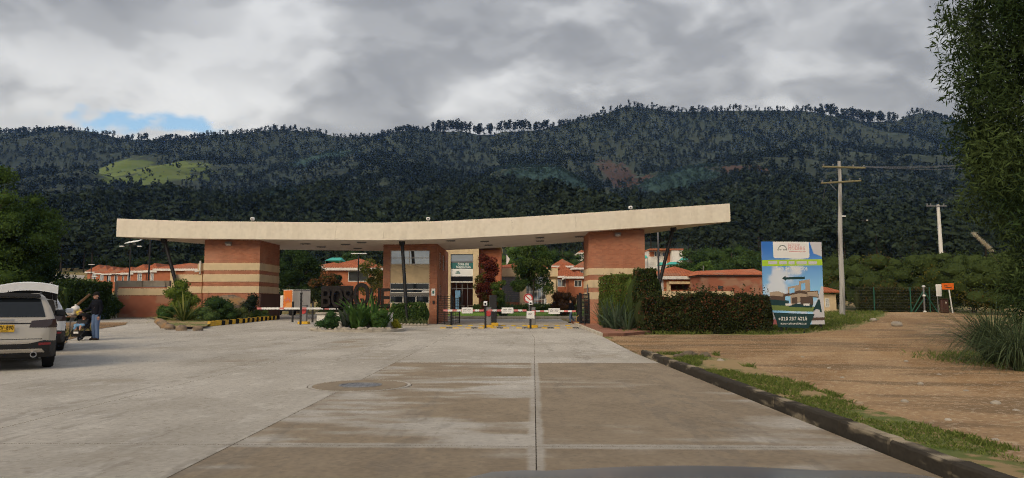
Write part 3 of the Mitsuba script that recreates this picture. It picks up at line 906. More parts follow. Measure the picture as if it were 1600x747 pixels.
# single trees on the meadow
for i, (x, y, h) in enumerate([(-404, 838, 17), (-413, 790, 15), (-428, 775, 12), (-590, 985, 16), (-575, 965, 14), (-560, 962, 13), (-548, 955, 10)]):
    (v, f), c = UNITS[[3, 4, 5, 6, 0, 7, 1][i]]
    tone = np.where(c < 0, [[0.045, 0.037, 0.03]], np.array([[0.024, 0.036, 0.02]]) * np.abs(c))
    t = Thing('meadow_tree', 'dark tree standing alone on the green hillside meadow' if i < 3 else 'small dark tree at the left end of the hillside meadow', 'tree', 'trees on the meadow')
    labels[t.key]['label'] = ['round dark tree by itself at the right end of the hillside meadow', 'wider dark tree at the lower right edge of the meadow', 'low dark tree below the meadow edge, beside the wider one', 'round tree at the upper left end of the hillside meadow', 'slim tall tree in the clump at the left of the meadow', 'cone-shaped tree at the left side of the meadow', 'smallest slim tree left on the meadow, next to the cone-shaped one'][i]
    t.body((v * h + [x, y, zat(x, y) - 0.5], f), 'far_leaf', color=tone)

# ---------------------------------------------------------------- the gate canopy
FX = np.array([-25.40, -20.54, -14.38, -8.22, -4.52, 0.00, 4.11, 9.05, 14.04])
FB_ = np.array([5.71, 5.59, 5.53, 5.49, 5.56, 5.79, 6.03, 6.35, 6.69])
FT_ = np.array([6.88, 6.72, 6.66, 6.63, 6.73, 6.95, 7.21, 7.53, 7.86])
zb = lambda x: np.interp(x, FX, FB_)
zt = lambda x: np.interp(x, FX, FT_)
BACK = [(14.03 - 0.02, 45.25), (7.75, 51.8), (5.41, 53.2), (0.00, 54.2), (-5.44, 54.5), (-9.93, 54.6), (-18.20, 54.0), (-25.40 + 0.02, 45.25)]
plan = Polygon([(x, 45.0) for x in FX] + BACK)
canopy = Thing('gate_canopy', 'long cream canopy that dips in the middle and spans the whole entrance gate', 'canopy')
v, f = trimesh.creation.triangulate_polygon(plan.buffer(-0.03, join_style=2), engine='earcut')
v = np.column_stack([v, np.zeros(len(v))])
v, f = trimesh.remesh.subdivide_to_size(v, f, 1.4, max_iter=10)
n_ = np.cross(v[f[:, 1]] - v[f[:, 0]], v[f[:, 2]] - v[f[:, 0]])[:, 2]
f = np.where(n_[:, None] < 0, f[:, ::-1], f)
lo, hi = v.copy(), v.copy()
lo[:, 2], hi[:, 2] = zb(v[:, 0]) + 0.02, zt(v[:, 0]) - 0.10
canopy.part('soffit', (lo, f[:, ::-1]), 'soffit_white')
canopy.part('roof_deck', (hi, f), 'grey_concrete')
outline = [(x, 45.0) for x in FX] + BACK
npan = 0
for a, b in zip(outline, outline[1:] + outline[:1]):
    a, b = np.array(a), np.array(b)
    L = np.linalg.norm(b - a)
    if L < 0.3:
        continue
    k = max(1, round(L / 3.3))
    d = (b - a) / L
    s = np.array([d[1], -d[0]])
    for i in range(k):
        p, q_ = a + d * (L * i / k + 0.004), a + d * (L * (i + 1) / k - 0.004)
        vv = []
        for pt in (p, q_):
            for o in (0.0, -0.12):
                e = pt + s * o
                vv += [(e[0], e[1], zb(e[0])), (e[0], e[1], zt(e[0]))]
        canopy.part('fascia_panel', trimesh.convex.convex_hull(np.array(vv)), 'cream_panel')
for x, y in [(-14.18, 48.2), (-13.80, 50.8), (-11.49, 48.5), (-10.03, 46.8), (-11.42, 52.0), (-4.07, 46.5), (-1.88, 48.2), (-1.72, 51.4), (1.90, 47.6), (2.01, 50.3), (4.65, 48.6)]:
    z = zb(x)
    key = canopy.part('downlight', [bx(x - 0.30, x + 0.30, y - 0.16, y + 0.16, z - 0.035, z + 0.012)], 'grey_metal')
    canopy.part('diffuser', bx(x - 0.24, x + 0.24, y - 0.11, y + 0.11, z - 0.05, z - 0.036), 'interior_grey', under=key)
struts = [((-22.92, 46.2), (-21.73, 46.2)), ((-7.27, 46.4), (-6.96, 46.4)), ((10.77, 46.8), (9.63, 47.4))]
for (xa, ya), (xb, yb) in struts:
    m = tube([(xa, ya, zb(xa) + 0.05), (xb + (xb - xa) * 0.42, yb, zat(xb, yb) - 0.05)], [0.115, 0.115], 10)
    canopy.part('strut', m, 'black_metal', 40)
    canopy.part('bracket', cyl((xa, ya, zb(xa) - 0.25), (xa, ya, zb(xa) + 0.04), 0.17, 0.22, 10), 'black_metal', 40)
for px_x, lab in ((-17.42, 'small white lamp head on the canopy roof above the left brick pillar'), (-5.63, 'small white lamp head on the canopy roof above the guardhouse'), (7.97, 'small white lamp head on the rising right end of the canopy roof')):
    t = Thing('roof_lamp', lab, 'lamp', 'white lamps on the canopy roof', (px_x, 47, zt(px_x) - 0.1))
    t.part('post', cyl((0, 0, 0), (0, 0, 0.42), 0.02), 'grey_metal', 40)
    t.part('head', cb(-0.13, 0.13, -0.10, 0.12, 0.40, 0.62, 0.05), 'white_print')
    t.part('lens', cyl((0, -0.1, 0.5), (0, -0.115, 0.5), 0.05), 'glass_dark')


def banded_block(t, x0, x1, y0, y1, z0, z1, bands, brick='brick'):
    """A brick block, with plastered bands standing 3 cm proud."""
    t.part('brickwork', bx(x0, x1, y0, y1, z0, z1), brick)
    for a, b in bands:
        t.part('band', cb(x0 - 0.03, x1 + 0.03, y0 - 0.03, y1 + 0.03, a, b, 0.008), 'cream_band')


BL = [(3.60, 4.08), (2.85, 3.35), (2.12, 2.57)]
BR = [(3.30, 3.74), (2.47, 2.97), (1.71, 2.18)]
t = Thing('gate_pillar', 'left brick gate pillar with three cream bands under the canopy', 'gate pillar')
xa, xb = -20.12, -16.49
banded_block(t, xa, xb, 46.0, 49.9, 0.1, zb(xa) + 0.06, BL)
lamp_spots = [((-18.53, 45.93, 5.34), 'grey wall lamp high on the left brick gate pillar')]
t = Thing('gate_pillar', 'right brick gate pillar with three cream bands beside the tall hedge', 'gate pillar')
xa, xb = 5.04, 8.69
banded_block(t, xa, xb, 46.0, 49.4, -0.1, zb(xb) - 0.05, BR)
t.part('meter_box', cb(xa - 0.06, xa - 0.031, 46.5, 47.1, 2.03, 2.70, 0.01), 'grey_metal')
lamp_spots.append(((6.93, 45.93, 5.95), 'grey wall lamp high on the right brick gate pillar'))
for (x, y, z), lab in lamp_spots:
    t = Thing('wall_lamp', lab, 'wall lamp', 'lamps on the gate pillars', (x, y, z))
    t.part('housing', trimesh.convex.convex_hull(np.array([(-0.2, 0.07, -0.12), (0.2, 0.07, -0.12), (-0.2, 0.07, 0.14), (0.2, 0.07, 0.14), (-0.2, -0.16, 0.0), (0.2, -0.16, 0.0), (-0.2, -0.12, 0.12), (0.2, -0.12, 0.12)])), 'grey_metal')
    t.part('lens', trimesh.convex.convex_hull(np.array([(-0.16, 0.03, -0.12), (0.16, 0.03, -0.12), (-0.16, -0.16, -0.02), (0.16, -0.16, -0.02), (-0.16, -0.17, -0.03), (0.16, -0.17, -0.03), (-0.16, 0.02, -0.13), (0.16, 0.02, -0.13)])), 'white_print')
# wing wall to the left of the left pillar, its bands ending in steps
t = Thing('wing_wall', 'brick wing wall with cream bands ending in steps, left of the left gate pillar', 'wall')
x1 = -20.39 - 0.02
xs2 = -22.17
t.part('brickwork', bx(xs2, x1, 46.5, 46.9, 0.2, BL[1][1] - 0.02), 'brick')
t.part('band', cb(xs2 - 0.1, x1, 46.44, 46.93, BL[1][0], BL[1][1], 0.008), 'cream_band')
t.part('band', cb(xs2 - 0.5, x1, 46.44, 46.93, BL[2][0], BL[2][1], 0.008), 'cream_band')
t.part('coping', cb(-20.75, x1, 46.5, 46.9, BL[0][0] - 0.02, BL[0][1], 0.01), 'cream_band')
t.part('step', bx(-21.60, -20.67, 46.52, 46.88, BL[1][1] - 0.02, BL[0][0]), 'brick')
t.part('downpipe', tube([(-20.53, 46.38, 4.24), (-20.53, 46.38, 3.39)], [0.06, 0.06], 8), 'white_paint', 40)
t.part('outlet', cyl((-20.53, 46.30, 3.56), (-20.70 - 0.1, 46.2, 3.52), 0.05), 'white_paint', 40)
t = Thing('garden_wall', 'stained low brick wall with one cream band behind the man', 'wall')
xw0, xw1 = -27.31, -22.92
t.part('brickwork', bx(xw0, xw1, 49.0, 49.35, 0.2, 2.58), 'brick_stained')
t.part('band', cb(xw0 - 0.03, xw1, 48.96, 49.38, 2.01, 2.49, 0.01), 'cream_band')
t.part('foot', bx(xw0 - 0.3, xw1, 48.7, 48.98, 0.15, 0.49), 'grey_concrete')
for a, b in ((-28.25, -26.28), (-26.28 + 0.02, -24.63), (-24.63 + 0.02, -24.36)):
    t.part('parapet', cb(a, b, 50.2, 50.5, 0.5, 3.06, 0.02), 'grey_concrete')
t.part('ledge', cb(-25.74, -24.29, 49.4, 50.2, 2.54, 2.65, 0.01), 'grey_metal')
t = Thing('boundary_wall', 'cream topped boundary wall showing above the red-tipped hedge row', 'wall')
xw0, xw1 = 8.94, 14.81
t.part('brickwork', bx(xw0, xw1, 47.3, 47.6, 0.0, 1.79), 'brick')
t.part('band', cb(xw0, xw1 + 0.03, 47.26, 47.64, 1.79, 2.26, 0.01), 'cream_band')

# ---------------------------------------------------------------- guardhouse
GY0 = 48.7
gxa, gxb = -8.91, -5.17
t = Thing('guardhouse', 'two-storey brick guardhouse with cream panel and wide windows under the canopy', 'guardhouse')
wxa, wxb = -8.42, -5.70
ztop = zb(-7.5) + 0.05
zs = [0.14 - 0.15, 1.45, 2.86, 4.14, 5.12, ztop]
t.part('brickwork', [bx(gxa, wxa, GY0, 57, zs[0], ztop), bx(wxb, gxb, GY0, 49.9, zs[0], ztop), bx(wxa, wxb, GY0, 49.4, zs[4], ztop)], 'brick')
# right side wall with openings
ws = [(50.3, 51.5, zs[3] - 0.2, zs[4]), (52.6, 54.2, zs[3] - 0.2, zs[4] - 0.05), (50.6, 51.6, zs[1] + 0.25, zs[2] - 0.05)]
side = sbox(49.9, zs[0], 57, ztop)
for a, b, c, d in ws:
    side = side.difference(sbox(a, c, b, d))
m = flat(side, 0, 0.25)
v = np.array(m.vertices)
t.part('side_wall', trimesh.Trimesh(np.column_stack([gxb - v[:, 2], v[:, 0], v[:, 1]]), m.faces[:, ::-1] if False else m.faces, process=False), 'brick')
t.part('back_wall', bx(wxa, gxb, 56.8, 57.05, zs[0], ztop), 'brick')
t.part('panel', bx(wxa, wxb, GY0 + 0.06, GY0 + 0.26, zs[2], zs[3]), 'cream_wall')
t.part('panel', bx(wxa, wxb, GY0 + 0.06, GY0 + 0.26, zs[0], zs[1]), 'cream_wall')
for a, b, c, d in ws:
    w = t.part('window', [bx(gxb - 0.16, gxb - 0.08, a, b, c, c + 0.06), bx(gxb - 0.16, gxb - 0.08, a, b, d - 0.06, d), bx(gxb - 0.16, gxb - 0.08, a, a + 0.06, c, d), bx(gxb - 0.16, gxb - 0.08, b - 0.06, b, c, d), bx(gxb - 0.16, gxb - 0.08, (a + b) / 2 - 0.03, (a + b) / 2 + 0.03, c + 0.06, d - 0.06)], 'white_paint')
    t.part('pane', bx(gxb - 0.13, gxb - 0.11, a, b, c, d), 'glass_sky', under=w)


def window(t, x0, x1, y, z0, z1, xs=(), zs_=(), frame='white_paint', glass='glass_dark', w=0.05, depth=0.07):
    """A framed window in the plane y with bars at xs and zs_; each pane on its own."""
    bars = [bx(x0, x1, y - depth / 2, y + depth / 2, z0, z0 + w), bx(x0, x1, y - depth / 2, y + depth / 2, z1 - w, z1), bx(x0, x0 + w, y - depth / 2, y + depth / 2, z0 + w, z1 - w), bx(x1 - w, x1, y - depth / 2, y + depth / 2, z0 + w, z1 - w)]
    bars += [bx(x - w / 2, x + w / 2, y - depth / 2 + 0.004, y + depth / 2 - 0.004, z0 + w, z1 - w) for x in xs] + [bx(x0 + w, x1 - w, y - depth / 2 + 0.008, y + depth / 2 - 0.008, z - w / 2, z + w / 2) for z in zs_]
    k = t.part('window', bars, frame)
    ex, ez = [x0] + list(xs) + [x1], [z0] + list(zs_) + [z1]
    for a, b in zip(ex[:-1], ex[1:]):
        for c, d in zip(ez[:-1], ez[1:]):
            t.part('pane', bx(a + 0.01, b - 0.01, y + 0.002, y + 0.014, c + 0.01, d - 0.01), glass, under=k)
    return k


W3 = wxb - wxa
window(t, wxa, wxb, GY0 + 0.12, zs[3], zs[4], [wxa + W3 * 0.48], [zs[3] + (zs[4] - zs[3]) * 0.46], glass='glass_sky')
window(t, wxa, wxb, GY0 + 0.12, 2.18, zs[2], [], [2.42])
window(t, wxa, wxb, GY0 + 0.12, zs[1], 1.98, [wxa + W3 * 0.33, wxa + W3 * 0.66], [])
t.part('sill', cb(wxa, wxb, GY0 - 0.02, GY0 + 0.2, 1.98, 2.18, 0.01), 'interior_grey')
t.part('notice', bx(-6.22, -5.73, GY0 + 0.06, GY0 + 0.08, 2.11, 2.33), 'white_print')
k = t.part('notice', bx(-5.56, -5.29, GY0 - 0.015, GY0 - 0.002, 1.98, 2.46), 'white_print')
t.part('symbol', [bx(-5.49, -5.36, GY0 - 0.02, GY0 - 0.0155, 2.11, 2.31)], 'teal_print', under=k)
t.part('intercom', cb(-5.46, -5.33, GY0 - 0.08, GY0 - 0.001, 1.41, 1.63, 0.01), 'black_plastic')

# ---------------------------------------------------------------- houses and other buildings


def hip_roof(x0, x1, y0, y1, z0, z1, over=0.5, ridge=0.5):
    w, d = x1 - x0, y1 - y0
    a, b, c, e = x0 - over, x1 + over, y0 - over, y1 + over
    if w >= d:
        k = ridge * d
        top = [(x0 + k, (c + e) / 2, z1), (x1 - k, (c + e) / 2, z1)]
    else:
        k = ridge * w
        top = [((a + b) / 2, y0 + k, z1), ((a + b) / 2, y1 - k, z1)]
    return trimesh.convex.convex_hull(np.array([(a, c, z0), (b, c, z0), (a, e, z0), (b, e, z0), (a, c, z0 + 0.08), (b, c, z0 + 0.08), (a, e, z0 + 0.08), (b, e, z0 + 0.08)] + top))


def house(name, label, x0, x1, y0, d, z0, ze, zr, wins=(), rot=0, group=None, wall='brick_far', eave=True, cat='house', over=0.45, trim=(), glass='glass_sky', hole=None):
    """A house in its own frame: front wall in the plane y = 0 from 0 to its width; wins are (x0, x1, z0, z1) as shares of width and metres."""
    w = x1 - x0
    t = Thing(name, label, cat, group, (x0, y0, 0), rot)
    if hole:
        m = flat(sbox(0, z0, w, ze).difference(sbox(hole[0], hole[2], hole[1], hole[3])), -0.3, 0)
        t.part('wall', facing(m, 0, 0, 0), wall)
        t.part('wall', bx(0, w, 2.4, d, z0, ze), wall)
        t.part('wall', bx(0, 0.3, 0.3, 2.4, z0, ze), wall)
        t.part('wall', bx(w - 0.3, w, 0.3, 2.4, z0, ze), wall)
    else:
        t.part('wall', bx(0, w, 0, d, z0, ze), wall)
    r = t.part('roof', hip_roof(0, w, 0, d, ze + 0.14, zr, over), 'roof_tile')
    if eave:
        t.part('fascia', [bx(-over - 0.04, w + over + 0.04, -over - 0.06, -over, ze - 0.12, ze + 0.15), bx(-over - 0.04, w + over + 0.04, d + over, d + over + 0.06, ze - 0.12, ze + 0.15), bx(-over - 0.06, -over, -over, d + over, ze - 0.12, ze + 0.15), bx(w + over, w + over + 0.06, -over, d + over, ze - 0.12, ze + 0.15)], 'white_paint', under=r)
        t.part('eave', bx(-over, w + over, -over, d + over, ze, ze + 0.13), 'white_paint', under=r)
    for a, b, c, e in wins:
        window(t, a * w, b * w, -0.005, c, e, [(a + b) / 2 * w], [], glass=glass, w=0.07)
    for a, b, c, e in trim:
        t.part('panel', bx(a * w, b * w, -0.05, 0.0, c, e), 'cream_wall')
    return t


# the sales office behind the gate
t = Thing('sales_office', 'cream framed sales office with teal sign and dark glass front behind the guardhouse', 'building')
SY = 71.0
sxa, sxb, sxc, sxd = -6.64, -6.19, -3.93, -3.35
sz = zat(-5, 71) - 0.4
t.part('frame', [bx(sxa, sxb, SY, SY + 0.6, sz, 7.12), bx(sxc, sxd, SY, SY + 0.6, sz, 7.12), bx(sxb, sxc, SY + 0.02, SY + 0.6, 6.41, 7.12)], 'cream_wall')
t.part('wall', [bx(sxa - 2, sxa - 0.01, SY + 0.4, SY + 9, sz, 6.87), bx(sxd, sxd + 2.2, SY + 1.2, SY + 9, sz, 6.93), bx(sxa, sxd, SY + 8.7, SY + 9, sz, 6.87)], 'brick_far')
t.part('roof_slab', cb(sxa - 2.2, sxd + 2.3, SY - 0.1, SY + 9.2, 7.12, 7.32, 0.03), 'cream_wall')
window(t, sxb, sxc, SY + 0.3, 5.57, 6.41, [], [], glass='glass_sky', frame='grey_metal')
k = t.part('sign_panel', bx(sxb, sxc, SY + 0.2, SY + 0.28, 4.96, 5.54), 'teal_print')
xc = (sxb + sxc) / 2 + 0.15
t.part('lettering', [text_at('Sala de', 0.24, xc, SY + 0.2, 5.29, bold=True), text_at('Negocios', 0.24, xc, SY + 0.2, 5.00, bold=True)], 'white_print', under=k)
k = t.part('logo_panel', bx(sxb, sxc, SY + 0.2, SY + 0.28, 4.18, 4.92), 'white_print')
arc = lambda r0, r1, a0, a1, n=20: Polygon([(r1 * math.cos(a), r1 * math.sin(a)) for a in np.linspace(a0, a1, n)] + [(r0 * math.cos(a), r0 * math.sin(a)) for a in np.linspace(a1, a0, n)])
t.part('logo', [facing(flat(arc(0.17, 0.24, 0.15, np.pi - 0.15), 0, 0.01), xc - 0.55, SY + 0.2, 4.47), facing(flat(arc(0.05, 0.13, 0, np.pi), 0, 0.01), xc - 0.55, SY + 0.2, 4.47), facing(flat(sbox(-0.28, -0.05, 0.28, 0.0), 0, 0.01), xc - 0.55, SY + 0.2, 4.47)], 'teal_print', under=k)
window(t, sxb, sxc, SY + 0.3, 3.64, 4.16, [], [], frame='grey_metal')
t.part('beam', cb(sxb, sxc, SY + 0.1, SY + 0.5, 3.54, 3.64, 0.01), 'white_paint')
wd = sxc - sxb
t.part('floor', bx(sxb, sxc, SY + 0.4, SY + 8.6, sz - 0.1, sz + 0.4), 'interior_grey')
t.part('upper_floor', bx(sxb, sxc, SY + 0.62, SY + 8.6, 3.64, 4.15), 'interior_grey')
for dx in (0.5, 1.5):
    t.part('desk', [cb(sxb + dx, sxb + dx + 0.7, SY + 3, SY + 4.2, sz + 1.1, sz + 1.15, 0.01), bx(sxb + dx + 0.05, sxb + dx + 0.1, SY + 3.05, SY + 4.1, sz + 0.4, sz + 1.1), bx(sxb + dx + 0.6, sxb + dx + 0.65, SY + 3.05, SY + 4.1, sz + 0.4, sz + 1.1)], 'white_paint')
for i in range(4):
    d = t.part('door', [bx(sxb + wd * i / 4, sxb + wd * i / 4 + 0.05, SY + 0.33, SY + 0.38, sz + 0.4, 3.54), bx(sxb + wd * i / 4 + 0.05, sxb + wd * (i + 1) / 4, SY + 0.33, SY + 0.38, 2.93, 2.99)], 'grey_metal')
    t.part('pane', bx(sxb + wd * i / 4 + 0.05, sxb + wd * (i + 1) / 4, SY + 0.35, SY + 0.36, sz + 0.4, 3.54), 'clear_pane', under=d)
t.part('poster', bx(-5.69, -5.18, SY - 0.3, SY - 0.25, sz + 0.5, 2.74), 'blue_cloth')

# grey hall with cream frames
t = Thing('community_hall', 'low grey clad hall with cream frames behind the green street tree', 'building')
HY = 80.0
hxa, hxb, hxc, hxd, hxe = -1.74, -1.23, 0.87, 1.60, 4.21
hz = zat(2, 80) - 0.5
t.part('frame', [bx(hxa, hxb, HY, HY + 0.7, hz, 5.36), bx(hxc, hxd, HY, HY + 0.7, hz, 5.36), bx(hxa, hxe + 1, HY + 0.02, HY + 0.72, 4.49, 5.44)], 'cream_wall')
t.part('buttress', trimesh.convex.convex_hull(np.array([(hxe - 0.6, HY - 0.5, hz), (hxe + 0.75, HY - 0.5, hz), (hxe + 0.05, HY - 0.1, 4.13), (hxe + 0.75, HY - 0.1, 4.13), (hxe - 0.6, HY + 1, hz), (hxe + 0.75, HY + 1, hz), (hxe + 0.05, HY + 1, 4.13), (hxe + 0.75, HY + 1, 4.13)])), 'cream_wall')
for i in range(12):
    z0 = hz + 0.9 + i * (4.49 - hz - 0.9) / 12
    t.part('cladding_board', cb(hxb, hxc, HY + 0.3, HY + 0.36, z0, z0 + (4.49 - hz - 0.9) / 12 - 0.02, 0.008), 'grey_cladding')
t.part('plinth', bx(hxb, hxc, HY + 0.25, HY + 0.5, hz, hz + 0.9), 'brick_far')
window(t, hxd, hxe, HY + 0.3, hz + 0.3, 4.49, [hxd + (hxe - hxd) * k / 6 for k in range(1, 6)], [hz + 0.3 + (4.49 - hz - 0.3) * k / 4 for k in range(1, 4)], glass='glass_sky')
t.part('back', bx(hxa, hxe + 1, HY + 0.75, HY + 10, hz, 5.29), 'cream_wall')
r = t.part('roof', hip_roof(hxa - 1, hxe + 1, HY + 1.5, HY + 11, 5.44, 6.40, 0.4), 'roof_tile')

# white table and chairs on the terrace
t = Thing('garden_table', 'small brown table between white chairs in front of the hall window', 'table', None, (2.93, 77, zat(3, 77)))
t.part('tabletop', cyl((0, 0, 0.72), (0, 0, 0.76), 0.5, None, 16), 'brick_far')
t.part('leg', cyl((0, 0, 0), (0, 0, 0.72), 0.05), 'brown_metal')
for k, (dx, rot, lab) in enumerate(((-0.95, -70, 'white garden chair on the left of the brown table'), (0.9, 60, 'white garden chair on the right of the brown table'))):
    t = Thing('garden_chair', lab, 'chair', 'white garden chairs', (2.93 + dx, 77, zat(3, 77)), rot)
    t.part('seat', cb(-0.24, 0.24, -0.24, 0.24, 0.42, 0.47, 0.02), 'white_print')
    t.part('backrest', cb(-0.24, 0.24, 0.2, 0.26, 0.47, 1.0, 0.02), 'white_print')
    for a in (-0.2, 0.2):
        for b in (-0.2, 0.2):
            t.part('leg', cyl((a, b, 0), (a, b, 0.42), 0.025), 'white_print')

house('brick_house', 'brick house with hipped roof and large window behind the letters of the gate sign', -19.87, -14.35, 76, 8, zat(-16, 76) - 1.5, 5.10, 6.46, [(0.40, 0.80, 3.79, 4.96)], trim=[(0.86, 0.98, 3.38, 5.10)])
house('brick_house', 'brick house corner peeking out behind the dark tree by the parked truck', -23.94, -21.35, 88, 6, zat(-20, 84) - 1.5, 5.87, 6.64, [(0.2, 0.6, 3.96, 4.49)])
house('hill_house', 'front one of the two-storey houses seen between the green tree and the right pillar', 5.40, 8.54, 96, 7, zat(6, 96) - 1.5, 5.01, 6.89, [(0.25, 0.6, 3.71, 4.75)], trim=[(0.70, 0.80, 3.10, 5.01)])
house('hill_house', 'rear house with white dormer above the front hill house', 6.71, 9.46, 112, 7, zat(8, 112) - 2, 7.24, 8.60, [(0.2, 0.75, 6.52, 7.13)])
house('hill_house', 'house with pink-brown roof touching the right gate pillar edge', 9.35, 11.80, 104, 7, zat(10, 104) - 2, 6.54, 7.72, [(0.3, 0.6, 5.59, 6.35)])
house('hill_house', 'terraced house at the foot of the right pillar behind the gate leaf', 7.27, 9.56, 90, 5, zat(9, 90) - 2, 4.71, 5.62, [(0.3, 0.7, 3.57, 4.38)])
# houses of the right-hand side
t = house('brick_house', 'brick house with orange hipped roof and deep cream porch above the boundary wall', 12.93, 16.53, 62, 8, 0.3, 3.67, 4.79, [(0.02, 0.10, 2.52, 3.53)], trim=[(0.83, 0.99, 2.46, 3.58), (0.18, 0.28, 2.46, 3.36)], hole=(1.02, 2.95, 2.63, 3.13))
t.part('porch_beam', cb(0.8, 3.0, -0.3, -0.02, 3.13, 3.36, 0.02), 'cream_wall')
t = Thing('long_brick_house', 'long brick building with weathered wall and low orange roof left of the billboard', 'house', None)
lx0, lx1 = 15.57, 20.83
t.part('wall', bx(lx0, lx1, 58, 66, 0, 3.66), 'brick_stained')
t.part('eave', cb(lx0 - 0.15, lx1 + 0.15, 57.8, 66.2, 3.66, 3.79, 0.02), 'brown_metal')
t.part('roof', trimesh.convex.convex_hull(np.array([(lx0 - 0.3, 57.7, 3.79), (lx1 + 0.3, 57.7, 3.79), (lx0 - 0.3, 66.3, 3.79), (lx1 + 0.3, 66.3, 3.79), (lx0 + 0.6, 61.5, 4.27), (lx1 + 0.3, 61.5, 4.46), (lx0 + 0.6, 62.5, 4.27), (lx1 + 0.3, 62.5, 4.46)])), 'roof_tile')
t.part('vent_pipe', cyl((lx0 + 1.0, 61, 4.21), (lx0 + 1.0, 61, 4.71), 0.04), 'grey_metal')
t.part('window', bx(lx0 + 1.35, lx0 + 1.75, 57.96, 57.99, 2.61, 2.87), 'glass_dark')
house('shed', 'small cream shed with orange roof between the billboard and the utility pole', 24.54, 25.66, 56, 4, 0.3, 2.16, 2.76, [(0.2, 0.5, 1.15, 1.86)], wall='cream_wall', eave=False, cat='shed')
# white flats far up the slope
t = Thing('apartment_block', 'pale apartment block with brick panels on the slope above the orange roof', 'building')
AY = 165.0
ax = lambda p: (p - 800) / 1101 * AY * 0.992
az = {p: z for p, z in [(392, 13.73), (398, 12.83), (401, 12.38), (409, 11.18), (416, 10.12), (425, 8.03)]}
t.part('wall', [bx(ax(1008), ax(1049), AY, AY + 10, az[425], az[401]), bx(ax(1015), ax(1049), AY + 0.1, AY + 10, az[401], az[392])], 'white_paint')
t.part('tower', bx(ax(1049), ax(1067), AY - 2, AY + 8, az[425], az[392]), 'white_paint')
t.part('brick_panel', [bx(ax(1017), ax(1024), AY - 0.05, AY + 0.1, az[401], az[393.0] if 393.0 in az else az[392] - 0.2), bx(ax(1044.5), ax(1049), AY - 0.2, AY, az[416], az[392] - 0.1)], 'brick_far')
t.part('roof', [cb(ax(1014), ax(1068), AY - 2.3, AY + 10, az[392], az[392] + 0.35, 0.1)], 'brick_far')
for p0, p1, za, zc in [(1024.5, 1029, 401, 393), (1031, 1035, 401, 393), (1037, 1043, 401, 394), (1010, 1015, 413, 409), (1018, 1023, 413, 409), (1030, 1035, 413, 409)]:
    a, b = ax(p0), ax(p1)
    z0 = 1.45 + (474 - za) * AY / 1101
    z1 = 1.45 + (474 - zc) * AY / 1101
    window(t, a, b, AY + 0.02, z0, z1, [], [], w=0.12, depth=0.2)
for i, (p0, p1, pt, pb, Y, lab) in enumerate([(1034, 1043, 409, 414, 132, 'turquoise tarpaulin roof in front of the pale apartment block'), (1047, 1063, 408.5, 413, 128, 'wider turquoise tarpaulin roof right of the narrow one'), (1068, 1078, 402, 406, 150, 'turquoise roof at the right end of the apartment block'), (505, 530, 401.5, 407, 110, 'turquoise roof above the brick house behind the gate sign'), (1008, 1014, 398, 403, 160, 'turquoise roof corner just right of the brick pillar top')]):
    z0, z1 = 1.45 + (474 - pb) * Y / 1101, 1.45 + (474 - pt) * Y / 1101
    a, b = (p0 - 800) / 1101 * Y * 0.995, (p1 - 800) / 1101 * Y * 0.995
    t = Thing('tarpaulin_shelter', lab, 'shelter', 'turquoise shelters on the slope')
    t.part('sheet', trimesh.convex.convex_hull(np.array([(a, Y, z0), (b, Y, z0), (a, Y + 4, z0), (b, Y + 4, z0), (a + (b - a) * 0.25, Y + 2, z1), (b - (b - a) * 0.1, Y + 2, z1)])), 'turquoise_sheet')
    for q_ in (a + 0.1, b - 0.1):
        t.part('post', cyl((q_, Y + 0.2, zat(q_, Y) - 0.3), (q_, Y + 0.2, z0), 0.06), 'grey_metal')
house('cream_house', 'small cream house alone among the dark trees left of the billboard', 66, 69.5, 195, 6, 11.35, 13.48, 14.10, [(0.2, 0.7, 12.41, 13.30)], wall='cream_wall')
house('hill_house', 'tiny white house high among the trees over the gate canopy edge', 15.77, 16.97, 165, 6, 10.42, 13.13, 14.03, [(0.2, 0.8, 12.23, 12.98)], wall='white_paint')
# the terrace of houses on the left, stepping back from the gate
n_h = 9
for i in range(n_h):
    k = i / (n_h - 1)
    Y = 84 + 62 * k
    pxr = [314, 243, 226, 206, 198, 186, 176, 166, 156][i]
    pxl = [243, 228, 206, 192, 184, 172, 160, 148, 134][i]
    pe = [422, 424.5, 425, 428, 428.5, 429, 429, 428, 426][i]
    pt = [411.5, 413, 414.5, 418.5, 419.5, 419, 418, 416.5, 414.5][i]
    a, b = (pxl - 800) / 1101 * Y * 0.996, (pxr - 800) / 1101 * Y * 0.996
    ze, zr = 1.45 + (474 - pe) * Y / 1101, 1.45 + (474 - pt) * (Y + 3.5) / 1101
    lab = ['nearest and longest brick row house with white eaves, touching the left pillar', 'second row house behind the nearest one with its own stepped white eave', 'third row house, its roof edge beside the tall dark lamp post', 'fourth row house from the pillar, stepped back with white eave', 'fifth row house from the pillar, narrow with stepped roof', 'sixth row house from the pillar in the receding terrace', 'seventh row house from the pillar in the receding terrace', 'eighth row house from the pillar, next to the end house', 'last house at the far left end of the brick terrace'][i]
    house('row_house', lab, a, b, Y, 7, zat((a + b) / 2, Y) - 2.5, ze, zr, [(0.70, 0.92, ze - 1.5, ze - 0.15)] if i == 0 else [(0.35, 0.7, ze - 1.3, ze - 0.2)], group='brick row houses on the left', trim=[(0.30, 0.42, ze - 2.5, ze - 0.02)] if i == 0 else [], over=0.3)

# ---------------------------------------------------------------- parked cars
AX = {'side': np.array([[0, 0, 1, 0], [1, 0, 0, 0], [0, 1, 0, 0]], float), 'rear': np.array([[1, 0, 0, 0], [0, 0, -1, 0], [0, 1, 0, 0]], float)}


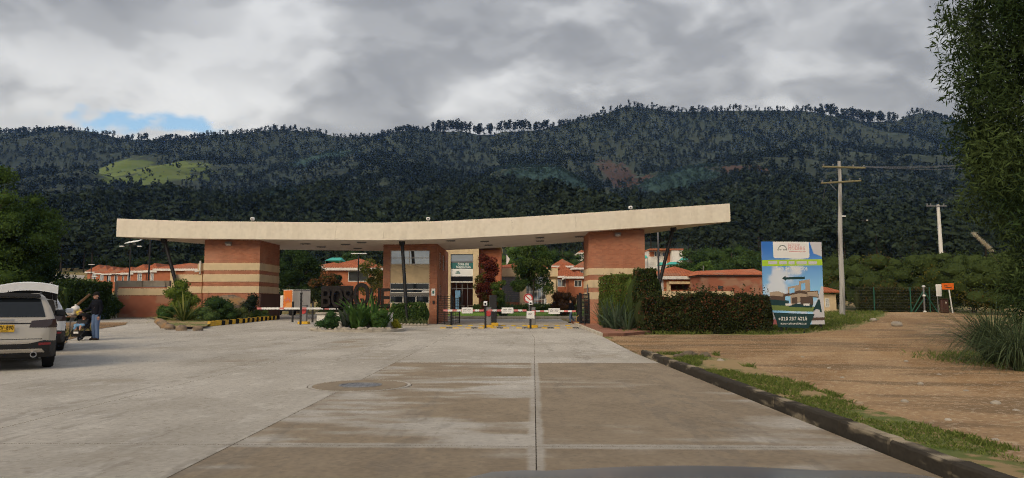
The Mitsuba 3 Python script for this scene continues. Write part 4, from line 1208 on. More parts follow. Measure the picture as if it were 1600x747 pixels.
def ext(pts, h, axis, shift):
    """A prism: 'side' points are (y, z) pushed along x from shift; 'rear' points are (x, z) pushed along y up to shift; 'top' along z."""
    pts = np.asarray(pts, float)
    x, y = pts[:, 0], pts[:, 1]
    if np.sum(x * np.roll(y, -1) - np.roll(x, -1) * y) < 0:
        pts = pts[::-1]
    m = m3.CrossSection([pts]).extrude(h)
    if axis == 'top':
        return m.translate((0, 0, shift))
    m = m.transform(AX[axis])
    return m.translate((shift, 0, 0)) if axis == 'side' else m.translate((0, shift, 0))


def mirror_pts(p):
    return [(x, z) for x, z in p] + [(-x, z) for x, z in reversed(p)]


def wheel(t, x, y, r, w=0.23, rim='steel'):
    s = 1 if x > 0 else -1
    prof = [(0.0, -w / 2 + 0.02), (r * 0.62, -w / 2), (r * 0.93, -w / 2 + 0.01), (r, -w / 2 + 0.05), (r, w / 2 - 0.05), (r * 0.93, w / 2 - 0.01), (r * 0.62, w / 2), (0.0, w / 2 - 0.02)]
    m = revolve(prof, 28, 'x')
    m.apply_translation((x, y, r))
    k = t.part('wheel', m, 'rubber', 40)
    sp = [revolve([(r * 0.50, -0.01), (r * 0.63, -0.012), (r * 0.63, 0.012), (r * 0.50, 0.01)], 24, 'x'), revolve([(0, -0.015), (r * 0.16, -0.015), (r * 0.16, 0.02), (0, 0.02)], 16, 'x')]
    for i in range(5):
        b = bx(-0.01, 0.012, -r * 0.07, r * 0.07, r * 0.1, r * 0.55)
        b.apply_transform(trimesh.transformations.rotation_matrix(i * 2 * np.pi / 5, [1, 0, 0]))
        sp.append(b)
    m = trimesh.util.concatenate(sp)
    m.apply_translation((x + s * (w / 2 - 0.002), y, r))
    t.part('rim', m, rim, 40, under=k)


def suv(name, label, loc, rot, paint, L=4.42, hatch_open=False):
    t = Thing(name, label, 'car', None, loc, rot)
    side = [(0.16, 0.27), (0.03, 0.42), (0.0, 0.60), (0.035, 0.90), (0.10, 1.06), (0.20, 1.14), (0.56, 1.55), (0.70, 1.605), (1.3, 1.645), (2.1, 1.64), (2.6, 1.56), (3.35, 1.10), (4.05, 0.99), (4.32, 0.86), (L, 0.62), (L - 0.02, 0.40), (L - 0.12, 0.24), (0.5, 0.24)]
    rear = mirror_pts([(0.80, 0.22), (0.89, 0.32), (0.925, 0.62), (0.92, 0.92), (0.875, 1.08), (0.80, 1.30), (0.68, 1.55), (0.60, 1.625), (0.45, 1.66)])
    top = [(s * x, y) for s, pts in ((1, [(0.60, 0.0), (0.80, 0.06), (0.90, 0.22), (0.925, 0.6), (0.925, 3.3), (0.88, 3.95), (0.74, 4.28), (0.4, L)]), (-1, [(0.4, L), (0.74, 4.28), (0.88, 3.95), (0.925, 3.3), (0.925, 0.6), (0.90, 0.22), (0.80, 0.06), (0.60, 0.0)])) for x, y in pts]
    full = ext(side, 2.2, 'side', -1.1) ^ ext(rear, 6.0, 'rear', 5.5) ^ ext(top, 3.0, 'top', -0.5)
    wr, wy = 0.365, (0.84, 3.50)
    arch = m3.Manifold()
    for y in wy:
        arch = arch + m3.Manifold.cylinder(2.4, wr + 0.07, wr + 0.07, 36).rotate((0, 90, 0)).translate((-1.2, y, wr))
    inner = sbox(-0.66, 0.0, 0.66, 4)
    arch = arch - ext([(-0.64, 0), (0.64, 0), (0.64, 2), (-0.64, 2)], 6.0, 'rear', 5.5)
    body = full - arch
    if hatch_open:
        cut = ext(mirror_pts([(0.68, 0.72), (0.70, 1.05), (0.58, 1.52)]), 1.5, 'rear', 0.9) ^ ext([(-0.3, 0.72), (1.0, 0.72), (1.0, 1.52), (-0.3, 1.52)], 2.2, 'side', -1.1)
        body = body - cut
        t.part('cargo_space', [bx(-0.69, 0.69, 0.85, 0.9, 0.7, 1.54), bx(-0.69, 0.69, 0.12, 0.9, 0.70, 0.735), bx(-0.695, -0.66, 0.3, 0.9, 0.72, 1.4), bx(0.66, 0.695, 0.3, 0.9, 0.72, 1.4)], 'interior_grey')
    shape = tm(body.refine_to_length(0.09))
    shape.merge_vertices()
    trimesh.smoothing.filter_taubin(shape, lamb=0.4, nu=0.42, iterations=6)
    t.part('body', shape, paint, 50)

    def skin(prism, shift, grow=0.0):
        q_ = (full.translate(shift) ^ prism) - full
        return q_

    if not hatch_open:
        t.part('rear_window', skin(ext(mirror_pts([(0.70, 1.125), (0.60, 1.50), (0.5, 1.525)]), 1.1, 'rear', 0.75), (0, -0.014, 0.004)), 'glass_dark')
        t.part('spoiler', ext(mirror_pts([(0.60, 1.555), (0.58, 1.61), (0.4, 1.635)]), 0.42, 'rear', 0.85), 'black_plastic')
        t.part('boot_seam', skin(ext(mirror_pts([(0.66, 0.655), (0.66, 0.668)]), 0.3, 'rear', 0.25), (0, -0.006, 0)), 'black_plastic')
        t.part('plate_recess', skin(ext(mirror_pts([(0.46, 0.98), (0.48, 1.0)]), 0.4, 'rear', 0.3), (0, -0.012, 0)), 'black_plastic')
        t.part('badge', bx(-0.16, 0.16, 0.03, 0.045, 1.045, 1.075), 'steel')
        k = t.part('number_plate', cb(-0.165, 0.165, -0.028, -0.012, 0.815, 0.965, 0.004), 'yellow_paint')
        t.part('lettering', [text_at('PZV-890', 0.078, 0, -0.029, 0.868, width=0.29, bold=True, depth=0.004)], 'black_paint', under=k)
        t.part('town_name', [text_at('BOGOTA D.C.', 0.02, 0, -0.029, 0.83, width=0.13, depth=0.004)], 'black_paint', under=k)
        t.part('antenna_fin', trimesh.convex.convex_hull(np.array([(-0.02, 1.0, 1.62), (0.02, 1.0, 1.62), (-0.02, 1.22, 1.62), (0.02, 1.22, 1.62), (0, 1.0, 1.70)])), 'black_plastic')
    for s in (-1, 1):
        lamp = ext([(s * 0.42, 0.905), (s * 0.95, 0.895), (s * 0.95, 1.05), (s * 0.88, 1.08), (s * 0.46, 1.045)], 0.85, 'rear', 0.45)
        t.part('tail_light', skin(lamp, (s * 0.012, -0.014, 0)), 'smoked_lens')
        t.part('side_window', skin(ext([(0.62, 1.17), (0.86, 1.50), (2.45, 1.50), (2.95, 1.17)], 1.2, 'side', 0.2 if s > 0 else -1.4), (s * 0.012, 0, 0)), 'glass_dark')
        for y in (1.35, 2.05):
            t.part('pillar', skin(ext([(y, 1.16), (y + 0.03, 1.51), (y + 0.10, 1.51), (y + 0.07, 1.16)], 1.2, 'side', 0.2 if s > 0 else -1.4), (s * 0.016, 0, 0.0)), 'black_plastic')
        t.part('reflector', skin(ext([(s * 0.60, 0.525), (s * 0.82, 0.535), (s * 0.82, 0.585), (s * 0.60, 0.58)], 0.5, 'rear', 0.35), (0, -0.03, 0)), 'red_lens')
        t.part('side_skirt', skin(ext([(0.05, 0.2), (4.3, 0.2), (4.3, 0.40), (0.05, 0.40)], 1.2, 'side', 0.2 if s > 0 else -1.4), (s * 0.02, 0, 0)) - arch, 'black_plastic')
        k = t.part('mirror', cb(s * 1.03 - 0.11, s * 1.03 + 0.11, 2.52, 2.66, 1.10, 1.26, 0.04), 'black_plastic' if not hatch_open else paint)
        t.part('arm', bx(min(s * 0.86, s * 0.95), max(s * 0.86, s * 0.95), 2.56, 2.62, 1.12, 1.16), 'black_plastic', under=k)
        t.part('door_handle', cb(s * 0.925 - 0.02, s * 0.925 + 0.02, 1.45, 1.65, 0.99, 1.03, 0.01), paint)
        t.part('roof_rail', tube([(s * 0.60, 0.75, 1.60), (s * 0.60, 0.85, 1.66), (s * 0.60, 2.1, 1.67), (s * 0.60, 2.3, 1.61)], [0.018] * 4, 6), 'black_plastic', 40)
        ring_ = m3.Manifold.cylinder(0.03, wr + 0.13, wr + 0.13, 36).rotate((0, 90, 0)) - m3.Manifold.cylinder(0.3, wr + 0.065, wr + 0.065, 36).rotate((0, 90, 0)).translate((-0.1, 0, 0))
        ring_ = ring_ ^ m3.Manifold.cube((1, 2, 2)).translate((-0.5, -1, -0.10))
        for y in wy:
            t.part('arch_trim', ring_.translate((s * 0.915 - 0.015, y, wr)), 'black_plastic')
        t.part('exhaust', revolve([(0.045, -0.08), (0.06, -0.08), (0.06, 0.05), (0.045, 0.05)], 18, 'y').apply_translation((s * 0.52, 0.0, 0.335)), 'steel', 40)
    low = skin(ext(mirror_pts([(1.0, 0.2), (1.0, 0.60), (0.70, 0.63), (0.4, 0.56)]), 0.9, 'rear', 0.62), (0, -0.025, 0))
    t.part('rear_bumper', low - arch, 'black_plastic', 40)
    t.part('skid_plate', skin(ext(mirror_pts([(0.72, 0.375), (0.66, 0.455)]), 0.5, 'rear', 0.3), (0, -0.036, 0)), paint if not hatch_open else 'steel', 40)
    for s in (-1, 1):
        for y in wy:
            wheel(t, s * 0.80, y, wr)
    t.part('underbody', bx(-0.62, 0.62, 0.4, 4.1, 0.22, 0.5), 'black_plastic')
    if hatch_open:
        p = lambda u, w, o: (u, 0.48 - 1.02 * w, 1.60 + 0.36 * math.sin(w * 1.9) + o - 0.10 * (u / 0.68) ** 2)
        nu, nw = 9, 9
        grid = lambda o, u0, u1, w0, w1: np.array([p(u, w, o) for w in np.linspace(w0, w1, nw) for u in np.linspace(u0, u1, nu)])

        def sheet(o0, o1, u0, u1, w0, w1):
            a, b = grid(o0, u0, u1, w0, w1), grid(o1, u0, u1, w0, w1)
            return trimesh.convex.convex_hull(np.vstack([a, b])) if False else panel(a, b)

        def panel(a, b):
            f = []
            N = nu * nw
            for i in range(nw - 1):
                for j in range(nu - 1):
                    k0 = i * nu + j
                    f += [(k0, k0 + 1, k0 + nu + 1), (k0, k0 + nu + 1, k0 + nu), (N + k0, N + k0 + nu + 1, N + k0 + 1), (N + k0, N + k0 + nu, N + k0 + nu + 1)]
            edge = [j for j in range(nu)] + [i * nu + nu - 1 for i in range(1, nw)] + [(nw - 1) * nu + j for j in range(nu - 2, -1, -1)] + [i * nu for i in range(nw - 2, 0, -1)]
            for a_, b_ in zip(edge, edge[1:] + edge[:1]):
                f += [(a_, N + a_, N + b_), (a_, N + b_, b_)]
            return trimesh.Trimesh(np.vstack([a, b]), np.array(f), process=False)
        k = t.part('tailgate', sheet(0.0, 0.06, -0.68, 0.68, 0.0, 1.0), paint, 40)
        t.part('lip', [trimesh.Trimesh(*(lambda m: (m.vertices, m.faces))(sheet(-0.16, 0.055, -0.68, 0.68, 0.94, 1.02)), process=False)], paint, 40, under=k)
        t.part('glass', sheet(-0.035, -0.01, -0.55, 0.55, 0.22, 0.90), 'glass_dark', under=k)
        t.part('trim', [sheet(-0.05, -0.005, -0.67, -0.56, 0.05, 0.93), sheet(-0.05, -0.005, 0.56, 0.67, 0.05, 0.93), sheet(-0.05, -0.005, -0.55, 0.55, 0.05, 0.21)], 'black_plastic', under=k)
        for s in (-1, 1):
            t.part('strut', cyl((s * 0.66, 0.36, 1.35), p(s * 0.62, 0.45, -0.02), 0.015), 'black_metal', 40, under=k)
    return t


ray = lambda px: math.degrees(math.atan((px - 800) / 1101))
suv('parked_car', 'beige compact car with yellow number plate parked at the left edge of the road', (-10.54, 14.75, 0.04), -ray(10) - 1.5, 'beige_car_paint')
suv('parked_car', 'white car with its tailgate raised in front of the beige car', (-13.85, 20.3, 0.04), -ray(46) - 1.5, 'white_car_paint', hatch_open=True)
t = Thing('parked_car', 'tiny dark car far up the pale side road', 'car', None, (-62.91, 118, zat(-62.91, 118) + 0.05), 12)
t.part('body', [cb(-0.85, 0.85, 0, 4.0, 0.3, 0.85, 0.12)], 'navy_cloth')
t.part('cabin', trimesh.convex.convex_hull(np.array([(-0.75, 0.3, 0.85), (0.75, 0.3, 0.85), (-0.6, 0.9, 1.45), (0.6, 0.9, 1.45), (-0.6, 2.4, 1.45), (0.6, 2.4, 1.45), (-0.75, 3.1, 0.85), (0.75, 3.1, 0.85)])), 'glass_dark')
for s in (-1, 1):
    for y in (0.8, 3.2):
        wheel(t, s * 0.75, y, 0.3)

# bonnet of the car on this road, in front of the windscreen
t = Thing('car_bonnet', 'blue grey car bonnet just showing at the bottom edge in the middle', 'car')
us, ws_ = np.linspace(-0.80, 0.80, 25), np.linspace(0.0, 1.0, 15)
bz = lambda u, w: 1.072 + 0.065 * (1 - w) ** 1 - 0.10 * w ** 3 - 0.10 * u ** 2 + 0.012 * math.exp(-((abs(u) - 0.45) / 0.08) ** 2)
gv_ = np.array([(0.42 + u, 1.02 + 1.02 * w - 0.12 * u * u * w, bz(u, w) + 0.005) for w in ws_ for u in us])
fq = np.array([[i * 25 + j, i * 25 + j + 1, (i + 1) * 25 + j + 1, (i + 1) * 25 + j] for i in range(14) for j in range(24)])
t.part('bonnet_panel', (gv_, fq), 'grey_car_paint', True)
for s in (-1, 1):
    fv = np.array([(0.42 + s * a, 1.02 + 1.0 * w - 0.14 * w * w, bz(0.80, w) + dz) for w in ws_ for a, dz in ((0.806, -0.005), (0.86, -0.05), (0.90, -0.16), (0.91, -0.42))])
    ff = np.array([[i * 4 + j, i * 4 + j + 1, (i + 1) * 4 + j + 1, (i + 1) * 4 + j] for i in range(14) for j in range(3)])
    t.part('fender', (fv, ff), 'grey_car_paint', True)
    wheel(t, 0.42 + s * 0.80, 1.35, 0.34)
t.part('front_bumper', cb(-0.42, 1.26, 1.90, 2.05, 0.30, 0.88, 0.06), 'grey_car_paint')

# delivery truck behind the left pillar
t = Thing('delivery_truck', 'white box truck with an orange printed side parked behind the left pillar', 'truck', None, (-18.00, 58, zat(-18.00, 58)), 40)
bt = 2.58 - zat(-18.00, 58)
t.part('cargo_box', cb(0, 1.55, 0, 1.9, 0.55, bt, 0.02), 'white_paint')
k = t.part('side_print', bx(-0.012, -0.002, 0.05, 1.85, 0.6, bt - 0.05), 'orange_print')
for yy, zz in ((0.55, 1.30), (0.95, 1.42), (1.35, 1.30)):
    t.part('logo', revolve([(0, -0.004), (0.13, -0.004), (0.13, 0.004), (0, 0.004)], 14, 'x').apply_translation((-0.016, yy, zz)), 'pink_red', under=k)
t.part('door_frame', [bx(0.03, 1.52, -0.02, -0.002, 0.58, 0.63), bx(0.03, 1.52, -0.02, -0.002, bt - 0.07, bt - 0.02), bx(0.76, 0.79, -0.02, -0.002, 0.63, bt - 0.07)], 'grey_metal')
t.part('chassis', bx(0.1, 1.45, 0.05, 3.6, 0.40, 0.55), 'black_metal')
t.part('cab', trimesh.convex.convex_hull(np.array([(0.02, 2.0, 0.5), (1.53, 2.0, 0.5), (0.02, 2.0, 1.75), (1.53, 2.0, 1.75), (0.1, 2.9, 1.7), (1.45, 2.9, 1.7), (0.02, 3.6, 1.1), (1.53, 3.6, 1.1), (0.02, 3.65, 0.5), (1.53, 3.65, 0.5)])), 'white_paint')
for x in (0.15, 1.4):
    for y in (0.6, 3.0):
        wheel(t, x, y, 0.32, 0.2)

# ---------------------------------------------------------------- people


def limb_mesh(bones, refine=0.03, it=4):
    ms = []
    for a, b, ra, rb in bones:
        s0 = m3.Manifold.sphere(ra, 18).translate(tuple(a))
        s1 = m3.Manifold.sphere(rb, 18).translate(tuple(b))
        ms.append(m3.Manifold.batch_hull([s0, s1]))
    m = m3.Manifold.batch_boolean(ms, m3.OpType.Add)
    m = tm(m.refine_to_length(refine))
    m.merge_vertices()
    trimesh.smoothing.filter_taubin(m, lamb=0.5, nu=0.53, iterations=it)
    return m


def ell(c, r):
    m = ICO2.copy()
    m.apply_scale(np.asarray(r, float))
    m.apply_translation(c)
    return m


def fingers(w, d, down, side, s):
    """Bones of five fingers from the wrist w; d: along the hand, side: across the palm, down: towards the curl; s: scale."""
    w, d, down, side = (np.asarray(k, float) for k in (w, d, down, side))
    palm = w + d * 0.055 * s
    bones = [(w, palm, 0.026 * s, 0.034 * s), (palm + side * 0.02 * s, palm - side * 0.02 * s, 0.026 * s, 0.026 * s)]
    for i, L in enumerate((0.062, 0.072, 0.068, 0.052)):
        b = palm + side * (0.030 - 0.020 * i) * s + d * 0.028 * s
        c = b + d * L * 0.5 * s + down * 0.008 * s
        e = c + d * L * 0.36 * s + down * 0.030 * s
        bones += [(b, c, 0.0095 * s, 0.009 * s), (c, e, 0.009 * s, 0.0075 * s)]
    th = w + d * 0.025 * s + side * 0.022 * s
    t1 = th + side * 0.032 * s + d * 0.03 * s
    bones += [(th, t1, 0.012 * s, 0.011 * s), (t1, t1 + d * 0.03 * s + down * 0.012 * s, 0.011 * s, 0.009 * s)]
    return bones


def person(name, label, loc, rot, H, J, mats, cap=None):
    """J: joints for a figure of height 1.75 facing -y; scaled to H."""
    t = Thing(name, label, 'person', None, loc, rot, H / 1.75)
    A = lambda k: np.array(J[k], float)
    head = A('head')
    nk = A('neck')
    lean = head - nk
    skin = [(nk, head - [0, 0.0, 0.06], 0.052, 0.055), (nk - [0, 0, 0.05], nk, 0.07, 0.055), (A('chest'), A('pelvis'), 0.10, 0.11), (A('chest'), nk - [0, 0, 0.06], 0.10, 0.07)]
    for s in 'lr':
        skin += [(A('sh' + s), A('el' + s), 0.045, 0.038), (A('el' + s), A('wr' + s), 0.036, 0.026), (nk - [0, 0, 0.06], A('sh' + s), 0.06, 0.05)]
        skin += [(A('hip' + s), A('kn' + s), 0.075, 0.052), (A('kn' + s), A('an' + s), 0.050, 0.036), (A('pelvis'), A('hip' + s), 0.10, 0.08)]
        d = A('wr' + s) - A('el' + s)
        d /= np.linalg.norm(d)
        side = np.cross(d, [1.0 if s == 'l' else -1.0, 0, 0.001])
        side /= np.linalg.norm(side)
        down = np.cross(side, d) * (1 if s == 'l' else -1)
        skin += fingers(A('wr' + s), d, down, side, 1.0)
    # the head: skull, jaw, nose, ears
    skin += [(head + [0, 0.02, 0.03], head + [0, 0.0, 0.02], 0.092, 0.088), (head + [0, -0.03, -0.05], head + [0, -0.045, -0.075], 0.062, 0.042), (head + [0, -0.088, 0.01], head + [0, -0.112, -0.02], 0.012, 0.017), (head + [0.088, 0.01, -0.005], head + [0.09, 0.012, -0.03], 0.017, 0.012), (head + [-0.088, 0.01, -0.005], head + [-0.09, 0.012, -0.03], 0.017, 0.012)]
    b = t.part('body', limb_mesh(skin, 0.02, 3), mats['skin'], True)
    for s in (-1, 1):
        t.part('eye', ell(head + [s * 0.033, -0.083, 0.012], (0.014, 0.009, 0.009)), 'black_paint')
    t.part('mouth', ell(head + [0, -0.087, -0.055], (0.024, 0.008, 0.006)), 'pink_red')
    ch, pe = A('chest'), A('pelvis')
    W_ = 0.155
    jack = [(ch + [-0.085, 0, 0.03], ch + [0.085, 0, 0.03], 0.125, 0.125), (ch + [-0.08, 0, 0], pe + [-0.065, 0, 0.02], 0.125, 0.128), (ch + [0.08, 0, 0], pe + [0.065, 0, 0.02], 0.125, 0.128), (pe + [-0.07, 0, 0.03], pe + [0.07, 0, 0.03], 0.128, 0.128), (nk - [0, 0, 0.05], nk - [0, 0, 0.0], 0.085, 0.068)]
    for s in 'lr':
        jack += [(A('sh' + s), A('el' + s), 0.070, 0.058), (A('el' + s), A('el' + s) + (A('wr' + s) - A('el' + s)) * 0.93, 0.058, 0.042), (ch + [0, 0, 0.06], A('sh' + s), 0.11, 0.075), (nk - [0, 0, 0.06], A('sh' + s), 0.07, 0.070)]
    t.part('jacket', limb_mesh(jack, 0.035, 4), mats['top'], True)
    tr = [(pe + [-0.06, 0, 0], pe + [0.06, 0, 0], 0.12, 0.12)]
    for s in 'lr':
        tr += [(A('hip' + s), A('kn' + s), 0.098, 0.074), (A('kn' + s), A('an' + s), 0.073, 0.060), (pe, A('hip' + s), 0.115, 0.098)]
    t.part('trousers', limb_mesh(tr, 0.035, 4), mats['leg'], True)
    for s in 'lr':
        a = A('an' + s)
        t.part('shoe', limb_mesh([(a - [0, -0.03, 0.055], a - [0, 0.05, 0.055], 0.042, 0.045), (a - [0, 0.05, 0.055], a - [0, 0.15, 0.065], 0.045, 0.035), (a, a - [0, -0.02, 0.05], 0.045, 0.045)], 0.02, 3), 'dark_shoe', True)
    t.part('hair', limb_mesh([(head + [0, 0.035, 0.035], head + [0, 0.02, 0.05], 0.096, 0.092), (head + [0, 0.06, -0.03], head + [0, 0.05, 0.02], 0.07, 0.085)], 0.02, 2), mats['hair'], True)
    if cap:
        c = t.part('cap', limb_mesh([(head + [0, 0.02, 0.06], head + [0, 0.0, 0.065], 0.102, 0.098)], 0.02, 2).slice_plane(head + [0, 0, 0.045], [0, 0, 1], cap=False), cap, True)
        t.part('peak', trimesh.convex.convex_hull(np.array([(x, y, z) + head for x, y, z in [(-0.085, -0.06, 0.055), (0.085, -0.06, 0.055), (-0.06, -0.17, 0.035), (0.06, -0.17, 0.035), (-0.085, -0.06, 0.065), (0.085, -0.06, 0.065), (-0.06, -0.17, 0.043), (0.06, -0.17, 0.043)]])), cap, under=c)
    return t


STAND = dict(head=(0.0, -0.035, 1.62), neck=(0, 0, 1.48), chest=(0, 0, 1.27), pelvis=(0, 0.01, 0.97),
             shl=(0.185, 0.0, 1.42), ell=(0.235, 0.03, 1.13), wrl=(0.235, -0.05, 0.87), shr=(-0.185, 0, 1.42), elr=(-0.30, -0.07, 1.16), wrr=(-0.45, -0.22, 1.06),
             hipl=(0.09, 0.01, 0.92), knl=(0.10, -0.02, 0.50), anl=(0.10, 0.02, 0.10), hipr=(-0.09, 0.01, 0.92), knr=(-0.09, -0.03, 0.50), anr=(-0.085, 0.02, 0.10))
man_xy = (-15.84, 27.0)
person('person', 'man in black cap, dark jacket and blue jeans holding a stroller handle', (man_xy[0], man_xy[1], zat(*man_xy) + 0.045), -26, 1.80, STAND, dict(skin='skin', top='navy_cloth', leg='denim', hair='black_paint'), 'black_paint')
WALK = dict(head=(0.0, -0.05, 1.62), neck=(0, -0.01, 1.48), chest=(0, 0, 1.27), pelvis=(0, 0.01, 0.97),
            shl=(0.18, 0.0, 1.42), ell=(0.23, 0.10, 1.15), wrl=(0.23, 0.05, 0.90), shr=(-0.18, 0, 1.42), elr=(-0.22, -0.06, 1.15), wrr=(-0.20, -0.20, 0.95),
            hipl=(0.09, 0.0, 0.92), knl=(0.09, -0.16, 0.53), anl=(0.09, -0.14, 0.10), hipr=(-0.09, 0.02, 0.92), knr=(-0.09, 0.02, 0.50), anr=(-0.09, 0.24, 0.14))
wx = 4.28
person('person', 'dark clothed person in jeans walking by the right gate leaf', (wx, 51.0, zat(wx, 51) + 0.05), -70, 1.66, WALK, dict(skin='skin', top='navy_cloth', leg='denim', hair='black_paint'), None)

# stroller with the child in it, and what hangs about it
sx, sy = -16.29, 26.9
t = Thing('stroller', 'black baby stroller with hood and basket beside the man in the cap', 'stroller', None, (sx, sy, zat(sx, sy) + 0.045), -8)
hood = trimesh.creation.icosphere(subdivisions=3, radius=0.28)
hood.apply_scale([0.82, 1.1, 1.0])
hood = hood.slice_plane([0, 0.0, 0.02], [0, 0.55, 0.83])
hood.apply_translation((0, 0.06, 0.76))
t.part('hood', hood, 'black_paint', True)
t.part('seat', [trimesh.convex.convex_hull(np.array([(x, y, z) for x in (-0.21, 0.21) for y, z in ((-0.20, 0.47), (0.12, 0.43), (0.24, 0.92), (0.20, 0.93), (0.06, 0.50), (-0.2, 0.51))]))], 'black_plastic')
t.part('basket', trimesh.convex.convex_hull(np.array([(x, y, z) for x in (-0.22, 0.22) for y, z in ((-0.26, 0.14), (0.26, 0.14), (-0.30, 0.34), (0.30, 0.34))])), 'black_paint')
t.part('label', bx(-0.10, 0.10, -0.31, -0.297, 0.26, 0.33), 'white_cloth')
for s in (-1, 1):
    t.part('frame', tube([(s * 0.25, -0.42, 0.12), (s * 0.25, -0.10, 0.45), (s * 0.25, 0.30, 0.85), (s * 0.22, 0.46, 1.03)], [0.016] * 4, 8), 'black_metal', 40)
    t.part('rear_strut', tube([(s * 0.25, 0.30, 0.12), (s * 0.25, 0.0, 0.54)], [0.015] * 2, 8), 'black_metal', 40)
    for y in (-0.44, 0.30):
        r_ = 0.085 if y < 0 else 0.11
        k = t.part('wheel', revolve([(0.0, -0.02), (r_ * 0.8, -0.022), (r_, -0.012), (r_, 0.012), (r_ * 0.8, 0.022), (0, 0.02)], 20, 'x').apply_translation((s * 0.26, y, r_)), 'rubber', 40)
        t.part('hub', cyl((s * 0.26 - 0.03, y, r_), (s * 0.26 + 0.03, y, r_), r_ * 0.35), 'grey_metal', 40, under=k)
t.part('handle', tube([(-0.22, 0.46, 1.03), (-0.10, 0.50, 1.05), (0.10, 0.50, 1.05), (0.22, 0.46, 1.03)], [0.02] * 4, 8), 'black_plastic', 40)
t.part('rain_cover', trimesh.Trimesh(np.array([(-0.30, 0.20, 1.05), (-0.32, -0.20, 0.95), (-0.50, -0.10, 0.62), (-0.55, 0.20, 0.70), (-0.36, -0.10, 0.25), (-0.38, 0.22, 0.30)]), np.array([(0, 1, 3), (1, 2, 3), (2, 4, 5), (2, 5, 3)]), process=False), 'clear_film', True)
c = Thing('person', 'small child in a red top and blue blanket sitting in the stroller', 'person', None, (sx, sy, zat(sx, sy) + 0.045), -8)
cb_bones = [((0, 0.06, 0.55), (0, 0.12, 0.76), 0.09, 0.08), ((0, 0.10, 0.78), (0, 0.09, 0.88), 0.05, 0.085), ((0, 0.02, 0.84), (0, 0.0, 0.85), 0.03, 0.02)]
for s in (-1, 1):
    cb_bones += [((s * 0.09, 0.10, 0.74), (s * 0.13, 0.0, 0.62), 0.04, 0.035), ((s * 0.13, 0.0, 0.62), (s * 0.07, -0.10, 0.60), 0.033, 0.026), ((s * 0.06, 0.02, 0.54), (s * 0.09, -0.17, 0.54), 0.06, 0.05), ((s * 0.09, -0.17, 0.54), (s * 0.09, -0.22, 0.40), 0.045, 0.035)]
    cb_bones += fingers((s * 0.07, -0.10, 0.60), (-s * 0.3, -0.95, 0), (0, 0, -1), (0, 0, 0.0001) if False else (s * 0.95, -0.3, 0), 0.6)
c.part('body', limb_mesh(cb_bones, 0.02, 3), 'skin', True)
c.part('top', limb_mesh([((-0.04, 0.06, 0.56), (-0.04, 0.12, 0.72), 0.10, 0.09), ((0.04, 0.06, 0.56), (0.04, 0.12, 0.72), 0.10, 0.09)] + [((s * 0.10, 0.10, 0.73), (s * 0.135, 0.0, 0.62), 0.052, 0.046) for s in (-1, 1)] + [((s * 0.135, 0.0, 0.62), (s * 0.09, -0.07, 0.605), 0.045, 0.036) for s in (-1, 1)], 0.025, 3), 'red_cloth', True)
c.part('blanket', limb_mesh([((-0.16, -0.16, 0.565), (0.16, -0.14, 0.57), 0.06, 0.06), ((-0.12, -0.22, 0.44), (-0.10, -0.18, 0.56), 0.055, 0.06), ((0.12, -0.02, 0.56), (-0.12, -0.02, 0.56), 0.06, 0.06)], 0.03, 3), 'blue_cloth', True)
c.part('hair', limb_mesh([((0, 0.12, 0.92), (0, 0.10, 0.93), 0.085, 0.08)], 0.02, 2), 'black_paint', True)
for s in (-1, 1):
    c.part('eye', ell((s * 0.03, 0.012, 0.885), (0.011, 0.008, 0.008)), 'black_paint')
# bags and a plank behind the stroller
bxx, byy = -17.46, 28.3
zb0 = zat(bxx, byy)
rr = np.random.default_rng(4)
t = Thing('crate_stack', 'dark folding stand that carries the white bags behind the stroller', 'stand', None, (bxx, byy, zb0))
t.part('tabletop', cb(-0.35, 0.35, -0.25, 0.25, 0.86, 0.90, 0.01), 'wood')
for a in (-0.3, 0.3):
    for b in (-0.2, 0.2):
        t.part('leg', cyl((a, b, 0), (a * 0.9, b * 0.9, 0.86), 0.018), 'black_metal')
labels['folding_stand'] = labels.pop(t.key)
for k in [k for k in scene if k.startswith(t.key + '__')]:
    scene[k.replace(t.key, 'folding_stand')] = scene.pop(k)
for i, (dx, dz, r_, m_, lab) in enumerate([(-0.12, 1.06, 0.19, 'white_cloth', 'larger white bag left of the yellow bundle'), (0.03, 1.20, 0.15, 'white_cloth', 'smaller white bag heaped on top of the larger one'), (0.24, 1.02, 0.14, 'yellow_cloth', 'yellow bundle beside the white bags near the man')]):
    t = Thing('bag' if i < 2 else 'bundle', lab, 'bag')
    v, f = lump((bxx + dx, byy - 0.02 * i, zb0 + dz), (r_, r_ * 0.9, r_ * 0.85), i + 40, 0.35, ICO2)
    t.part('sack', (v, f), m_, True)
    t.part('knot', lump((bxx + dx, byy - 0.02 * i, zb0 + dz + r_ * 0.9), (0.04, 0.04, 0.05), i + 60, 0.3), m_, True)
t = Thing('plank', 'slanting brown wooden plank behind the shoulder of the man', 'plank')
t.body(tube([(-17.55, 28.5, 1.35), (-16.91, 28.3, 1.81)], [0.05, 0.05], 4), 'wood')

